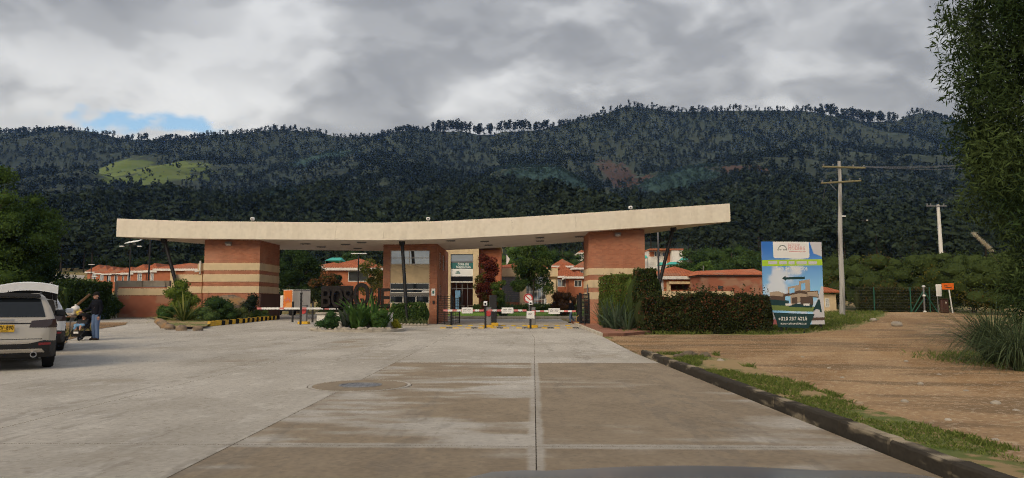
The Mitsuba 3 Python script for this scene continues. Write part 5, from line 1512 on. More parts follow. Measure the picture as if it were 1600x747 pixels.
# ---------------------------------------------------------------- planter island with the gate sign
ic = (-7.84, 35.9)
iz = zat(*ic)
isl = Polygon([(ic[0] + 2.35 * math.copysign(abs(math.cos(a)) ** 0.8, math.cos(a)), ic[1] + 1.9 * math.copysign(abs(math.sin(a)) ** 0.8, math.sin(a))) for a in np.linspace(0, 2 * np.pi, 60, endpoint=False)])
t = Thing('traffic_island', 'rounded traffic island of pale kerb stones that carries the planter', 'island')
t.part('soil', flat(isl.buffer(-0.12), iz - 0.02, iz + 0.13), 'dirt')
cx, cy = np.array(isl.exterior.coords).T
for i in range(30):
    a, b = isl.exterior.interpolate(i / 30, True), isl.exterior.interpolate((i + 0.97) / 30, True)
    p, q_ = np.array(a.coords[0]), np.array(b.coords[0])
    d = (q_ - p) / np.linalg.norm(q_ - p)
    s = np.array([-d[1], d[0]]) * 0.22
    t.part('kerb_stone', flat(Polygon([p, q_, q_ + s, p + s]), iz - 0.05, iz + 0.15 + 0.01 * math.sin(i * 4)), 'pale_concrete')
rs = np.random.default_rng(12)
for i in range(34):
    a = rs.uniform(np.pi, 2 * np.pi)
    x, y = ic[0] + 2.0 * rs.uniform(0.2, 1) * math.cos(a), ic[1] - 0.95 - 0.5 * rs.uniform(0, 1)
    v, f = lump((x, y, iz + 0.16), np.array([0.11, 0.09, 0.07]) * rs.uniform(0.6, 1.5), i + 3, 0.35)
    t.part('stone', (v, f), 'pebble', 40)
pw0, pw1 = -10.14, -6.18
wt = 0.99
t = Thing('planter_wall', 'cream planter wall with capping on the traffic island', 'planter')
t.part('wall', bx(pw0 + 0.06, pw1 - 0.06, 36.6, 36.85, iz, wt - 0.10), 'white_paint')
t.part('end_pier', bx(pw1 - 0.42, pw1 - 0.03, 36.5, 36.95, iz, wt - 0.02), 'white_paint')
t.part('pier', bx(-9.13, -8.57, 36.48, 36.6, iz, wt - 0.14), 'white_paint')
for i in range(5):
    a = pw0 + (pw1 - pw0) * i / 5
    t.part('cap', cb(a + 0.004, a + (pw1 - pw0) / 5 - 0.004, 36.5, 36.95, wt - 0.098, wt, 0.015), 'pale_concrete')
t = Thing('gate_sign', 'big dark metal letters BOSQUE in a thin frame above the planter', 'sign')
lx0, lx1 = -9.98, -6.39
lw = lx1 - lx0
lz = 1.29
t.part('rail', [bx(lx0, lx1, 36.98, 37.06, lz - 0.10, lz - 0.03)], 'letter_metal')
t.part('panel', bx(lx0, lx0 + lw * 0.46, 37.09, 37.12, lz - 0.05, lz + 1.08), 'letter_metal')
wds = [0.135, 0.165, 0.13, 0.23, 0.15, 0.125]
xx = lx0 + 0.03
for ch_, w_ in zip('BOSQUE', wds):
    big = ch_ == 'Q'
    m = text_at(ch_, 1.16 if big else 0.92, 0, 0, 0, width=lw * w_, centre=False, depth=0.14, bold=True)
    m.apply_translation((xx - m.bounds[0][0], 36.98, lz + (0.0 if not big else 0.02)))
    t.part('letter', m, 'letter_metal')
    xx += lw * (w_ + 0.012)
for a in np.linspace(0.04, 0.96, 6):
    t.part('post', bx(lx0 + lw * a - 0.03, lx0 + lw * a + 0.03, 36.99, 37.05, iz, lz - 0.10), 'letter_metal')
m = text_at('RESERVADO', 0.20, 0, 0, 0, depth=0.03) if False else None
# plants on the island
GA, GB = (0.035, 0.075, 0.022), (0.075, 0.13, 0.04)
make_bush('round_bush', 'low clipped dark bush at the left end of the traffic island', 'bush', -9.05, 35.2, (0.72, 0.5, 0.52), 3400, 0.07, 0.04, (0.025, 0.06, 0.022), (0.05, 0.095, 0.032), 1, z=iz + 0.1, up=0.8)
make_bush('round_bush', 'ball-shaped clipped bush at the right end of the traffic island', 'bush', -6.54, 35.2, (0.50, 0.5, 0.58), 3800, 0.05, 0.035, (0.03, 0.07, 0.02), (0.065, 0.12, 0.03), 2, z=iz + 0.08, up=0.95)
for i, (px, Y, n, L, w_, lab) in enumerate([(562, 35.3, 46, 0.75, 0.045, 'bright grassy clump in front of the island planter'), (553, 36.2, 26, 2.0, 0.22, 'broad-leaved tall plant in the middle of the island'), (567, 36.0, 26, 2.3, 0.21, 'tallest broad-leaved plant reaching over the Q letter'), (585, 36.1, 44, 2.0, 0.12, 'sword-leaved plant in front of the U letter'), (541, 36.2, 16, 1.5, 0.24, 'grey-green broad-leaved plant at the left of the island group'), (600, 36.2, 24, 1.6, 0.11, 'arching leafy plant above the right end of the planter')]):
    blade_plant('leafy_plant', lab, 'plant', X[px,Y,500] if False else (px - 800) / 1101 * Y * 0.996, Y, n, L, w_, (0.05, 0.11, 0.03) if i != 4 else (0.12, 0.15, 0.12), (0.10, 0.19, 0.05) if i != 4 else (0.2, 0.24, 0.2), 30 + i, z=iz + 0.12, sag=0.33, min_lift=48)
make_bush('yellow_bush', 'small yellow green bush at the right tip of the traffic island', 'bush', -5.98, 36.6, (0.32, 0.3, 0.36), 900, 0.07, 0.04, (0.16, 0.20, 0.03), (0.35, 0.30, 0.03), 3, z=iz + 0.05)

for i, (px, Y, lab) in enumerate(((512, 46.5, 'dark shrub behind the first letters of the gate sign'), (540, 48.0, 'dark shrub behind the middle letters of the gate sign'))):
    make_bush('sign_shrub', lab, 'shrub', (px - 800) / 1101 * Y * 0.996, Y, (1.15, 0.7, 1.05), 3600, 0.13, 0.07, (0.018, 0.028, 0.013), (0.040, 0.052, 0.022), 400 + i, n_clump=14, up=0.95)

# ---------------------------------------------------------------- barriers, posts, gate leaves
def barrier_arm(label, xa, xb, y, z, n, sign=None, plain=False):
    t = Thing('boom_barrier', label, 'barrier', 'red and white barrier arms', (0, 0, 0))
    for i in range(n):
        a, b = xa + (xb - xa) * i / n, xa + (xb - xa) * (i + 1) / n
        t.part('stripe', bx(a, b - 0.002, y - 0.03, y + 0.03, z - 0.055, z + 0.055), ('white_print' if i % 2 else 'pink_red') if not plain else ('white_print' if i % 5 else 'pink_red'))
    if sign:
        a, b = sign
        k = t.part('sign', cb(a, b, y - 0.06, y - 0.035, z - 0.17, z + 0.17, 0.008), 'white_print')
        for j, (u, v_) in enumerate(((0.12, 0.45), (0.55, 0.85))):
            t.part('lettering', [bx(a + (b - a) * u, a + (b - a) * v_, y - 0.065, y - 0.0605, z + 0.04, z + 0.075), bx(a + (b - a) * u, a + (b - a) * (v_ - 0.05), y - 0.065, y - 0.0605, z - 0.05, z - 0.02)], 'grey_metal', under=k)
    return t


def operator_box(label, x, y, z0, h):
    t = Thing('barrier_motor', label, 'barrier motor', 'grey barrier motor boxes', (x, y, z0))
    t.part('base', cb(-0.30, 0.30, -0.25, 0.25, 0, 0.16, 0.02), 'yellow_paint')
    t.part('housing', cb(-0.17, 0.17, -0.15, 0.15, 0.16, h, 0.02), 'grey_metal')
    t.part('lid', cb(-0.185, 0.185, -0.165, 0.165, h + 0.001, h + 0.05, 0.015), 'grey_metal')
    t.part('hub', cyl((0, -0.15, h * 0.72), (0, -0.20, h * 0.72), 0.17, None, 18), 'red_paint', 40)
    return t


bz_ = 1.04
barrier_arm('left of the two middle barrier arms, ending by the guardhouse', -4.01, -1.65, 41.4, bz_, 9, (-2.93, -2.29))
barrier_arm('middle barrier arm between the two camera posts with a white sign', -1.39, 0.86, 41.4, bz_, 9, (-0.60, 0.08))
barrier_arm('right-hand barrier arm reaching to the walking person', 1.15, 3.67, 40.6, 1.01, 11, (2.09, 2.75))
zl = zat(-12.03, 41)
barrier_arm('long white barrier arm across the left lane behind the sign letters', -14.75, -10.06, 41.0, 1.16, 18, plain=True)
operator_box('grey barrier motor with red hub on a yellow base by the orange truck', -12.12, 41.3, zl + 0.03, 1.16 - zl + 0.12)
zr_ = zat(-1.44, 42) + 0.03
operator_box('grey barrier motor with red hub beside the left camera post', -1.40, 41.9, zr_, 1.19 - zr_)
operator_box('grey barrier motor partly hidden behind the right camera post', 1.20, 41.4, zr_, 1.19 - zr_)


def camera_post(label, x, y, z0, ztop, plate=False):
    t = Thing('camera_post', label, 'camera post', 'black posts with white cameras', (x, y, z0))
    h = ztop - z0
    t.part('post', cb(-0.055, 0.055, -0.055, 0.055, 0, h, 0.01), 'black_metal')
    t.part('foot', cb(-0.12, 0.12, -0.12, 0.12, -0.02, 0.03, 0.01), 'black_metal')
    k = t.part('camera', trimesh.convex.convex_hull(np.array([(sx_, yy, zz) for sx_ in (-0.10, 0.10) for yy, zz in ((-0.30, 0.06 + h), (-0.30, 0.24 + h), (0.10, 0.13 + h), (0.10, 0.31 + h))])), 'white_print')
    t.part('lens', cyl((0, -0.30, 0.15 + h), (0, -0.315, 0.15 + h), 0.06), 'glass_dark', under=k)
    t.part('bracket', cyl((0, 0, h), (0, -0.05, h + 0.14), 0.03), 'black_metal')
    if plate:
        t.part('notice', cb(-0.22, 0.22, -0.09, -0.065, h * 0.45, h * 0.45 + 0.42, 0.008), 'white_print')
        t.part('lettering', [bx(-0.12, 0.10, -0.095, -0.0905, h * 0.45 + 0.2 + 0.06 * k_, h * 0.45 + 0.23 + 0.06 * k_) for k_ in range(2)], 'grey_metal')
    return t


camera_post('black post with white camera at the left end of the middle barrier arm', -1.52, 40.6, zr_, 1.27)
camera_post('black post with white camera and white notice plate by the street tree', 1.04, 39.8, zr_, 1.31, True)
rx_, ry_ = 0.97, 42.2
t = Thing('road_sign', 'round red and white traffic sign on a pole under the green street tree', 'sign', None, (rx_, ry_, 0))
t.part('pole', cyl((0.06, 0.05, zr_), (0.06, 0.05, 1.99 + 0.1), 0.03), 'grey_metal', 40)
t.part('disc', revolve([(0, -0.01), (0.27, -0.01), (0.27, 0.01), (0, 0.01)], 24, 'y').apply_translation((0, 0, 1.76)), 'white_print', 40)
t.part('ring', revolve([(0.20, -0.012), (0.275, -0.012), (0.275, 0.012), (0.20, 0.012)], 24, 'y').apply_translation((0, -0.012, 1.76)), 'red_paint', 40)
bar = bx(-0.26, 0.26, -0.018, -0.012, -0.03, 0.03)
bar.apply_transform(trimesh.transformations.rotation_matrix(np.pi / 4, [0, 1, 0]))
t.part('bar', bar.apply_translation((0, -0.004, 1.76)), 'red_paint')
t = Thing('totem', 'tall black totem panel with yellow foot behind the left camera post', 'totem')
tx0, tx1 = -1.39, -0.95
t.part('panel', cb(tx0, tx1, 43.95, 44.1, 0.25, 1.97, 0.02), 'black_metal')
t.part('foot', cb(tx0 - 0.1, tx1 + 0.1, 43.8, 44.2, 0.0, 0.25, 0.03), 'yellow_paint')
t.part('edge', bx(tx0 - 0.012, tx0 - 0.001, 43.95, 44.1, 0.25, 1.97), 'grey_metal')


def gate_leaf(name, label, p0, p1, z0, z1, rails, post_h, mesh=False, mat_='black_metal', slat=0.02):
    t = Thing(name, label, 'gate')
    p0, p1 = np.array(p0, float), np.array(p1, float)
    L = np.linalg.norm(p1 - p0)
    a = math.degrees(math.atan2(p1[1] - p0[1], p1[0] - p0[0]))
    t.M = place((p0[0], p0[1], 0), a)
    for x in (0, L):
        t.part('post', cb(x - 0.05, x + 0.05, -0.05, 0.05, z0 - 0.1, z0 + post_h, 0.01), mat_)
    for k in range(rails):
        z = z0 + 0.08 + (z1 - z0 - 0.08) * k / (rails - 1)
        t.part('slat', bx(0.051, L - 0.051, -0.02, 0.02, z - slat, z + slat), mat_)
    for k in range(1, int(L / 0.9)):
        t.part('upright', bx(L * k / int(L / 0.9) - 0.025, L * k / int(L / 0.9) + 0.025, 0.021, 0.05, z0 + 0.05, z1), mat_)
    return t


zg = zat(-4, 49) + 0.02
gate_leaf('gate_leaf', 'open black railed gate leaf right of the guardhouse corner', (-5.07, 48.3), (-3.97, 46.2), zg, 1.92, 13, 2.01 - zg)
gate_leaf('gate_leaf', 'second black railed gate leaf turned towards the barrier', (-3.93, 46.3), (-3.71, 50.0), zg, 1.80, 10, 1.92 - zg)
gate_leaf('gate_leaf', 'black slatted gate leaf folded against the right gate pillar', (4.39, 45.8), (4.99, 46.0), 0.12, 2.03, 22, 2.12 - 0.1, slat=0.03)
gate_leaf('gate_leaf', 'wide black gate leaf standing open beside the walking person', (4.80, 52.0), (4.50, 46.1), 0.12, 2.00, 26, 2.09 - 0.1, slat=0.035)
gate_leaf('gate_leaf', 'dark brown slatted gate leaf below the left gate pillar', (-16.03, 45.0), (-15.66, 47.6), zat(-16, 45) + 0.03, 2.01, 17, 2.07 - zat(-16, 45), mat_='brown_metal', slat=0.06)
for px, Y, lab in ((458, 43, 'thin black post in front of the orange and white truck'), (470.5, 40.4, 'black camera post at the left lane barrier motor'), (489, 43.5, 'thin black post between the left barrier motor and the planter')):
    x = (px - 800) / 1101 * Y * 0.996
    z = zat(x, Y)
    t = Thing('bollard_post', lab, 'post', 'thin black posts by the left lane', (x, Y, z))
    t.part('post', cb(-0.05, 0.05, -0.05, 0.05, 0, 1.25 if px != 470.5 else 1.75, 0.01), 'black_metal')
    t.part('cap', cb(-0.06, 0.06, -0.06, 0.06, 1.251 if px != 470.5 else 1.751, 1.28 if px != 470.5 else 1.86, 0.01), 'black_metal')
t = Thing('bicycle_rack', 'small yellow rack inside the right gate leaf', 'rack', None, (4.73, 47.2, 0.15))
for k in range(3):
    t.part('hoop', tube([(-0.3 + 0.3 * k - 0.12, 0, 0), (-0.3 + 0.3 * k - 0.12, 0, 0.4), (-0.3 + 0.3 * k, 0, 0.5), (-0.3 + 0.3 * k + 0.12, 0, 0.4), (-0.3 + 0.3 * k + 0.12, 0, 0)], [0.02] * 5, 6), 'yellow_paint', 40)
t.part('base', bx(-0.5, 0.5, -0.1, 0.1, 0, 0.04), 'yellow_paint')
t = Thing('bollard', 'thin black bollard on the brick pavement edge by the right gate', 'bollard', None, (4.42, 43, 0.15))
t.part('post', cyl((0, 0, 0), (0, 0, 0.95), 0.04), 'black_metal', 40)
t.part('cap', cyl((0, 0, 0.951), (0, 0, 1.0), 0.055), 'black_metal', 40)
# speed humps of coloured blocks
for Y, pa, pb, lab, n in ((40.4, 688, 905, 'nearer speed hump of yellow and black blocks across the entrance', 22), (44.8, 698, 900, 'farther speed hump of yellow and white blocks across the entrance', 24)):
    t = Thing('speed_hump', lab, 'speed hump', 'speed humps at the barriers')
    x0, x1 = (pa - 800) / 1101 * Y * 0.996, (pb - 800) / 1101 * Y * 0.996
    for i in range(n):
        if Y < 42 and i % 2 == 1 and i % 4 == 3:
            continue
        a, b = x0 + (x1 - x0) * i / n, x0 + (x1 - x0) * (i + 0.9) / n
        zz = zat(a, Y) + 0.038
        m = trimesh.convex.convex_hull(np.array([(x, y, z) for x in (a, b) for y, z in ((Y - 0.16, zz), (Y + 0.16, zz), (Y - 0.08, zz + 0.05), (Y + 0.08, zz + 0.05))]))
        t.part('block', m, ['yellow_paint', 'black_paint', 'yellow_paint', 'white_paint'][i % 4] if Y < 42 else ['yellow_paint', 'pale_concrete'][i % 2])

# ---------------------------------------------------------------- left garden
gk = [(-15.61, 36.67), (-15.20, 40.11), (-15.25, 46.30)]
t = Thing('striped_kerb', 'yellow and black striped kerb along the left garden bed', 'kerb')
ln = LineString(gk)
n = 26
for i in range(n):
    a, b = np.array(ln.interpolate(i / n, True).coords[0]), np.array(ln.interpolate((i + 1) / n, True).coords[0])
    d = (b - a) / np.linalg.norm(b - a)
    s = np.array([-d[1], d[0]]) * 0.16
    z = zat(*a)
    vv = []
    for p, sh in ((a, 0.0), (b, 0.0)):
        for q_ in (p, p + s):
            vv += [(q_[0], q_[1], z - 0.05), (q_[0] + d[0] * 0.05, q_[1] + d[1] * 0.05, z + 0.30)]
    t.part('block', trimesh.convex.convex_hull(np.array(vv)), 'yellow_paint' if i % 2 == 0 or i < 2 else 'black_paint')
bed = wavy([(-19.30, 38.90), (-16.14, 33.78), (-14.95, 34.69), gk[0], gk[1], gk[2], (-15.9, 46.4), (-23, 46.6), (-24, 47.0)], 0.12, 0.5, 8)
struct('garden_bed', drape(bed, 0.16, 1.0), 'turf', 'planted garden bed below the left gate pillar', 'flower bed', True)
rim = LineString([(-19.97, 40.11), (-16.39, 33.78), (-14.84, 32.91), (-14.50, 33.78)])
for i in range(9):
    a, b = np.array(rim.interpolate(i / 9, True).coords[0]), np.array(rim.interpolate((i + 0.95) / 9, True).coords[0])
    v, f = lump((*((a + b) / 2), zat(*a) + 0.1), (0.26, 0.18, 0.2), i + 9, 0.3, ICO2)
    add('garden_bed__stone', (v, f), 'rock', 40)
at2 = lambda px, Y: ((px - 800) / 1101 * Y * 0.996, Y)
t = Thing('boulder', 'big brown boulder in the garden bed below the left pillar bands', 'boulder')
x, y = at2(354, 45.25)
bm = ICO2.subdivide().subdivide()
v = np.array(bm.vertices)
v = v * (1 + 0.5 * (meshkit.fbm(v * 1.3 + 2.2, 4, 6)[:, None] - 0.5)) * np.array([1.75, 0.62, 1.35])
v[:, 0] += 0.25 * v[:, 2]
t.body((v + [x, y, zat(x, y) + 0.15], bm.faces), 'rock', 40)
x, y = at2(285, 42.0)
make_bush('tall_shrub', 'tall yellow green shrub in front of the left canopy strut', 'shrub', x, y, (0.85, 0.7, 1.45), 5200, 0.13, 0.06, (0.06, 0.10, 0.02), (0.16, 0.20, 0.04), 11, n_clump=16, up=0.95)
x, y = at2(289, 40.0)
blade_plant('flax_plant', 'large yellow edged flax with arching sword leaves in the left garden bed', 'plant', x, y, 90, 2.15, 0.09, (0.06, 0.10, 0.03), (0.15, 0.18, 0.05), 12, sag=0.30, edge=((0.30, 0.30, 0.10), 0.3), min_lift=18)
for i, (px, Y, r, n, ca, cb2, lab) in enumerate([(262, 41.0, (0.7, 0.6, 0.7), 2200, GA, GB, 'low round green bush at the left of the flax plant'), (345, 41.6, (1.25, 0.7, 0.95), 4200, (0.028, 0.055, 0.02), (0.05, 0.085, 0.03), 'dark rounded bush in front of the big boulder'), (318, 40.2, (1.1, 0.6, 0.6), 2600, GA, (0.10, 0.13, 0.05), 'low spreading bush between the flax and the dark bush'), (372, 42.8, (0.9, 0.6, 0.5), 2000, (0.06, 0.09, 0.03), (0.13, 0.15, 0.06), 'pale grassy bush under the ball-topped tree'), (408, 44.6, (1.0, 0.4, 0.42), 2200, (0.06, 0.10, 0.03), (0.12, 0.16, 0.05), 'low green bush behind the striped kerb near the brown gate')]):
    x, y = at2(px, Y)
    make_bush('garden_bush', lab, 'bush', x, y, r, n, 0.10, 0.05, ca, cb2, 50 + i)
x, y = at2(390, 44.0)
make_tree('ball_tree', 'small dark ball-topped tree on a thin stem in the left garden bed', 'tree', (x, y), 1.3, (0, 0, 1.15), (0.62, 0.6, 0.50), 16, 0.30, 3600, 0.07, 0.04, (0.018, 0.026, 0.018), (0.035, 0.05, 0.03), 14, 0.05)
x, y = at2(322, 41.0)
blade_plant('flax_plant', 'thin dry flax with long arching stems before the boulder', 'plant', x, y, 16, 2.6, 0.035, (0.04, 0.05, 0.03), (0.16, 0.14, 0.08), 15, sag=0.3, min_lift=30)

# plants at the guardhouse
hedge('hedge', 'clipped green hedge under the guardhouse windows', (-8.03, 46.8), (-5.58, 46.8), 0.9, 0.1, 1.37, 7000, 0.10, 0.06, (0.03, 0.06, 0.02), (0.08, 0.13, 0.035), 61, lumpy=0.10)
for i, px in enumerate((628, 640, 652, 663)):
    x, y = at2(px, 45.2)
    blade_plant('grass_clump', ['leftmost pale grass clump at the guardhouse hedge foot', 'second pale grass clump from the left at the guardhouse hedge', 'third pale grass clump from the left at the guardhouse hedge', 'rightmost pale grass clump at the guardhouse hedge foot'][i], 'plant', x, y, 40, 0.75, 0.05, (0.12, 0.16, 0.07), (0.22, 0.25, 0.12), 70 + i, sag=0.4, single=False)
t = Thing('flower_bed_edge', 'low stone edge in front of the guardhouse hedge', 'edging')
for i in range(10):
    a = -7.39 + i * 0.22
    t.part('stone', lump((a, 44.5, zat(a, 44.5) + 0.08), (0.12, 0.1, 0.1), i + 80, 0.3), 'pebble', 40)

# lawn plants and trees behind the barriers
x, y = at2(787, 63.4)
blade_plant('flax_plant', 'pale green flax plant on the lawn right of the black totem', 'plant', x, y, 60, 2.9, 0.09, (0.08, 0.12, 0.05), (0.17, 0.2, 0.10), 21, sag=0.25, min_lift=40, single=False)
x, y = at2(762, 64.0)
make_tree('red_tree', 'tree with deep red foliage beside the sales office', 'tree', (x, y), 6.7, (0, 0, 3.55), (1.15, 1.2, 3.2), 48, 0.46, 10500, 0.15, 0.10, (0.085, 0.022, 0.018), (0.165, 0.045, 0.030), 22, 0.09, second=((0.10, 0.10, 0.03), 0.22), core=0.3)
x, y = at2(776, 62.9)
make_tree('green_tree', 'slim green tree leaning against the red-leaved tree', 'tree', (x, y), 3.8, (0.0, 0, 2.2), (0.75, 0.8, 1.6), 22, 0.36, 4200, 0.14, 0.09, (0.045, 0.085, 0.02), (0.11, 0.16, 0.04), 23, 0.06, second=((0.14, 0.05, 0.02), 0.15))
x, y = at2(833, 62.5)
make_tree('street_tree', 'green street tree with open layered crown and thin stem behind the barriers', 'tree', (x, y), 7.0, (0.1, 0, 4.5), (2.1, 1.8, 2.8), 44, 0.55, 10500, 0.17, 0.11, (0.03, 0.06, 0.018), (0.085, 0.125, 0.035), 24, 0.09, low=-0.75, core=0.35)
x, y = at2(881, 66.0)
make_bush('copper_bush', 'spreading bush with brown red leaves behind the right barrier arm', 'shrub', x, y, (1.8, 1.2, 1.25), 5200, 0.16, 0.09, (0.05, 0.035, 0.02), (0.12, 0.055, 0.03), 25, n_clump=20, up=1.0)
hedge('low_hedge', 'low dark clipped hedge along the back of the lawn', (-3.92, 70.4), (6.64, 70.6), 1.0, zat(2, 70.4), zat(2, 70.4) + 0.75, 9000, 0.13, 0.08, (0.025, 0.05, 0.018), (0.06, 0.09, 0.03), 62, lumpy=0.10)
x, y = at2(466, 65)
make_tree('dark_tree', 'dense dark broad tree behind the orange and white truck', 'tree', (x, y), 6.5, (0, 0, 3.4), (2.1, 2.0, 3.1), 44, 0.75, 9000, 0.20, 0.12, (0.016, 0.032, 0.014), (0.045, 0.075, 0.025), 26, 0.16)
x, y = at2(503, 64)
make_tree('dark_tree', 'smaller dark tree between the truck and the brick house', 'tree', (x, y), 3.9, (0, 0, 1.9), (1.6, 1.5, 1.7), 24, 0.6, 4500, 0.18, 0.11, (0.018, 0.030, 0.014), (0.05, 0.06, 0.025), 27, 0.12, second=((0.12, 0.06, 0.025), 0.25))
x, y = at2(583, 60)
make_tree('pale_tree', 'light airy tree with yellow green leaves left of the guardhouse', 'tree', (x, y), 5.3, (0, 0, 3.2), (1.25, 1.2, 2.2), 24, 0.42, 3600, 0.15, 0.09, (0.08, 0.10, 0.025), (0.17, 0.17, 0.05), 28, 0.07, core=0.25)
x, y = at2(523, 70)
make_tree('ball_tree', 'small round dark tree in front of the brick house window', 'tree', (x, y), 3.6, (0, 0, 3.1), (0.55, 0.55, 0.75), 10, 0.35, 1500, 0.12, 0.08, (0.02, 0.035, 0.018), (0.04, 0.06, 0.025), 29, 0.05)
t = Thing('flag', 'small white pennant above the hall roof behind the red tree', 'flag', None, (at2(791, 90)[0], 90, 6.67))
t.part('pole', cyl((0, 0, -2.5), (0, 0, 1.0), 0.04), 'grey_metal')
t.part('cloth', trimesh.convex.convex_hull(np.array([(0.04, -0.01, 0.95), (0.04, 0.01, 0.95), (0.45, 0.0, 0.45), (0.3, 0.02, 0.0), (0.04, 0.0, -0.3)])), 'white_cloth')
# dark trees on the slope behind the right-hand houses and behind the centre
for i, (px, Y, pt, w_, lab) in enumerate([(1088, 108, 393, 3.2, 'leftmost rounded dark tree above the orange roofs'), (1112, 112, 388, 3.6, 'second rounded dark tree from the left above the orange roofs'), (1145, 106, 386, 3.8, 'highest rounded dark tree above the orange roofs'), (1172, 100, 392, 2.6, 'rounded dark tree next to the billboard top'), (1098, 92, 413, 2.0, 'low bright bush between the two orange roofs'), (1160, 96, 402, 3.4, 'low dark tree along the long brick house roof'), (925, 130, 396, 3.0, 'tree over the hill houses touching the right pillar'), (880, 150, 384, 4.2, 'tree high behind the hill houses under the canopy'), (800, 140, 388, 4.5, 'bright green tree far behind between the red tree and street tree'), (545, 120, 392, 3.6, 'tree behind the brick house roof below the canopy'), (1058, 140, 414, 2.2, 'bush below the turquoise shelters')]):
    x, y = at2(px, Y)
    z0 = zat(x, y)
    top = 1.45 + (474 - pt) * Y / 1101
    h = max(2.0, top - z0)
    make_tree('slope_tree', lab, 'tree', (x, y), h, (0, 0, h * 0.55), (w_, w_, h * 0.46), 22, w_ * 0.36, 3200, 0.34, 0.2, (0.022, 0.045, 0.018), (0.06, 0.095, 0.03) if i not in (4, 8) else (0.10, 0.16, 0.04), 90 + i, 0.15, 'trees on the slope behind the houses', core=0.6)
for i, (px, pt) in enumerate([(205, 399), (228, 402), (244, 398), (262, 401), (281, 396), (296, 400), (308, 399), (150, 402), (172, 408)]):
    Y = 168 + 6 * (i % 3)
    x, y = at2(px, Y)
    z0 = zat(x, y)
    h = 1.45 + (474 - pt) * Y / 1101 - z0
    lab = ['tree above the far row house roofs, left of the tall lamp post', 'bushy tree just right of the lamp with three heads', 'pale tree top behind the tall thin lamp post', 'low rounded tree behind the nearest row house', 'slender conifer-like tree left of the left pillar', 'round bush-like tree beside the left pillar edge', 'tree touching the left pillar below the canopy', 'leftmost tree behind the end of the terrace', 'low tree behind the last row house'][i]
    make_tree('terrace_tree', lab, 'tree', (x, y), h, (0, 0, h * 0.6), (2.6, 2.4, h * 0.42), 14, 1.2, 1400, 0.5, 0.3, (0.025, 0.045, 0.02), (0.06, 0.085, 0.03), 120 + i, 0.15, 'trees behind the row houses', core=0.6)

# ---------------------------------------------------------------- left side: tree, hedges, ivy, lamps
x, y = at2(-12, 44)
make_tree('big_tree', 'big dark green tree at the left edge of the photo', 'tree', (x, y), 9.4, (0, 0, 4.9), (3.3, 3.2, 4.7), 95, 0.9, 34000, 0.20, 0.10, (0.026, 0.05, 0.016), (0.09, 0.14, 0.034), 31, 0.28, low=-0.95)
x, y = at2(58, 50)
make_tree('left_tree', 'lower dark tree between the big tree and the side road', 'tree', (x, y), 4.8, (0, 0, 2.5), (2.3, 2, 2.3), 30, 0.7, 7000, 0.2, 0.11, (0.016, 0.032, 0.013), (0.05, 0.08, 0.024), 32, 0.15)
hedge('hedge', 'dark overgrown hedge behind the white car and the man', (-26.79, 42), (-26.72, 46), 1.6, 0.3, 2.69, 13000, 0.14, 0.08, (0.018, 0.035, 0.014), (0.055, 0.085, 0.026), 63, lumpy=0.2)
hedge('hedge', 'rough hedge behind the parked cars at the far left', (-28.86, 38), (-25.95, 41), 1.4, 0.2, 2.24, 9000, 0.14, 0.07, (0.03, 0.05, 0.018), (0.08, 0.11, 0.035), 64, lumpy=0.2)
for i, (px, w_, pt, lab) in enumerate([(160, 0.62, 446, 'left ivy column on the stained garden wall'), (177, 0.60, 444, 'right ivy column on the stained garden wall')]):
    x, y = at2(px, 47.6)
    h = 2.66 - zat(x, y)
    make_bush('climbing_plant', lab, 'climber', x, y, (w_, 0.45, h * 0.62), 3600, 0.12, 0.07, (0.02, 0.042, 0.015), (0.08, 0.125, 0.035), 140 + i, n_clump=16, up=0.8)
rgx = np.random.default_rng(77)
pts = rgx.uniform(size=(2600, 2)) * [7, 6] + [-22.5, 28]
ok = np.array([lv.buffer(-0.1).contains(Point(*p)) or (p[1] > 32 and p[0] < -17 and rgx.uniform() < 0.3 and not FORECOURT.contains(Point(*p))) for p in pts])
pts = pts[ok & (meshkit.fbm(np.column_stack([pts / 1.3, pts[:, 0] * 0]), 3, 4) > 0.5)]
m, c = blades_on(np.column_stack([pts, near_height(pts[:, 0], pts[:, 1]) + 0.05]), 0.20, 0.012, (0.10, 0.12, 0.03), (0.2, 0.18, 0.07), rgx)
labels['weeds'] = {'label': 'dry weeds on the verge beside the parked cars', 'category': 'weeds', 'kind': 'stuff'}
scene['weeds'] = mikit.ply(m, 'leaf', color=c)

x, y = at2(200, 76)
t = Thing('street_lamp', 'street lamp with two white heads and a tilted solar panel', 'street lamp', None, (x, y, 0))
hp = 8.01
t.part('pole', tube([(0, 0, zat(x, y) - 0.3), (0, 0, hp)], [0.09, 0.06], 8), 'black_metal', 40)
pan = cb(-0.75, 0.75, -0.5, 0.5, -0.03, 0.03, 0.01)
pan.apply_transform(trimesh.transformations.rotation_matrix(math.radians(-9), [0, 1, 0]) @ trimesh.transformations.rotation_matrix(math.radians(16), [1, 0, 0]))
t.part('solar_panel', pan.apply_translation((0.25, 0, hp + 0.1)), 'white_print')
t.part('battery_box', cb(0.25, 0.5, -0.1, 0.1, hp - 0.25, hp - 0.02, 0.02), 'grey_metal')
for s in (-1, 1):
    k = t.part('arm', cyl((0, 0, hp - 0.35), (s * 0.95, 0, hp - 0.38), 0.03), 'black_metal')
    t.part('head', cb(s * 0.95 - 0.22, s * 0.95 + 0.22, -0.14, 0.14, hp - 0.47, hp - 0.36, 0.03), 'white_print', under=k)
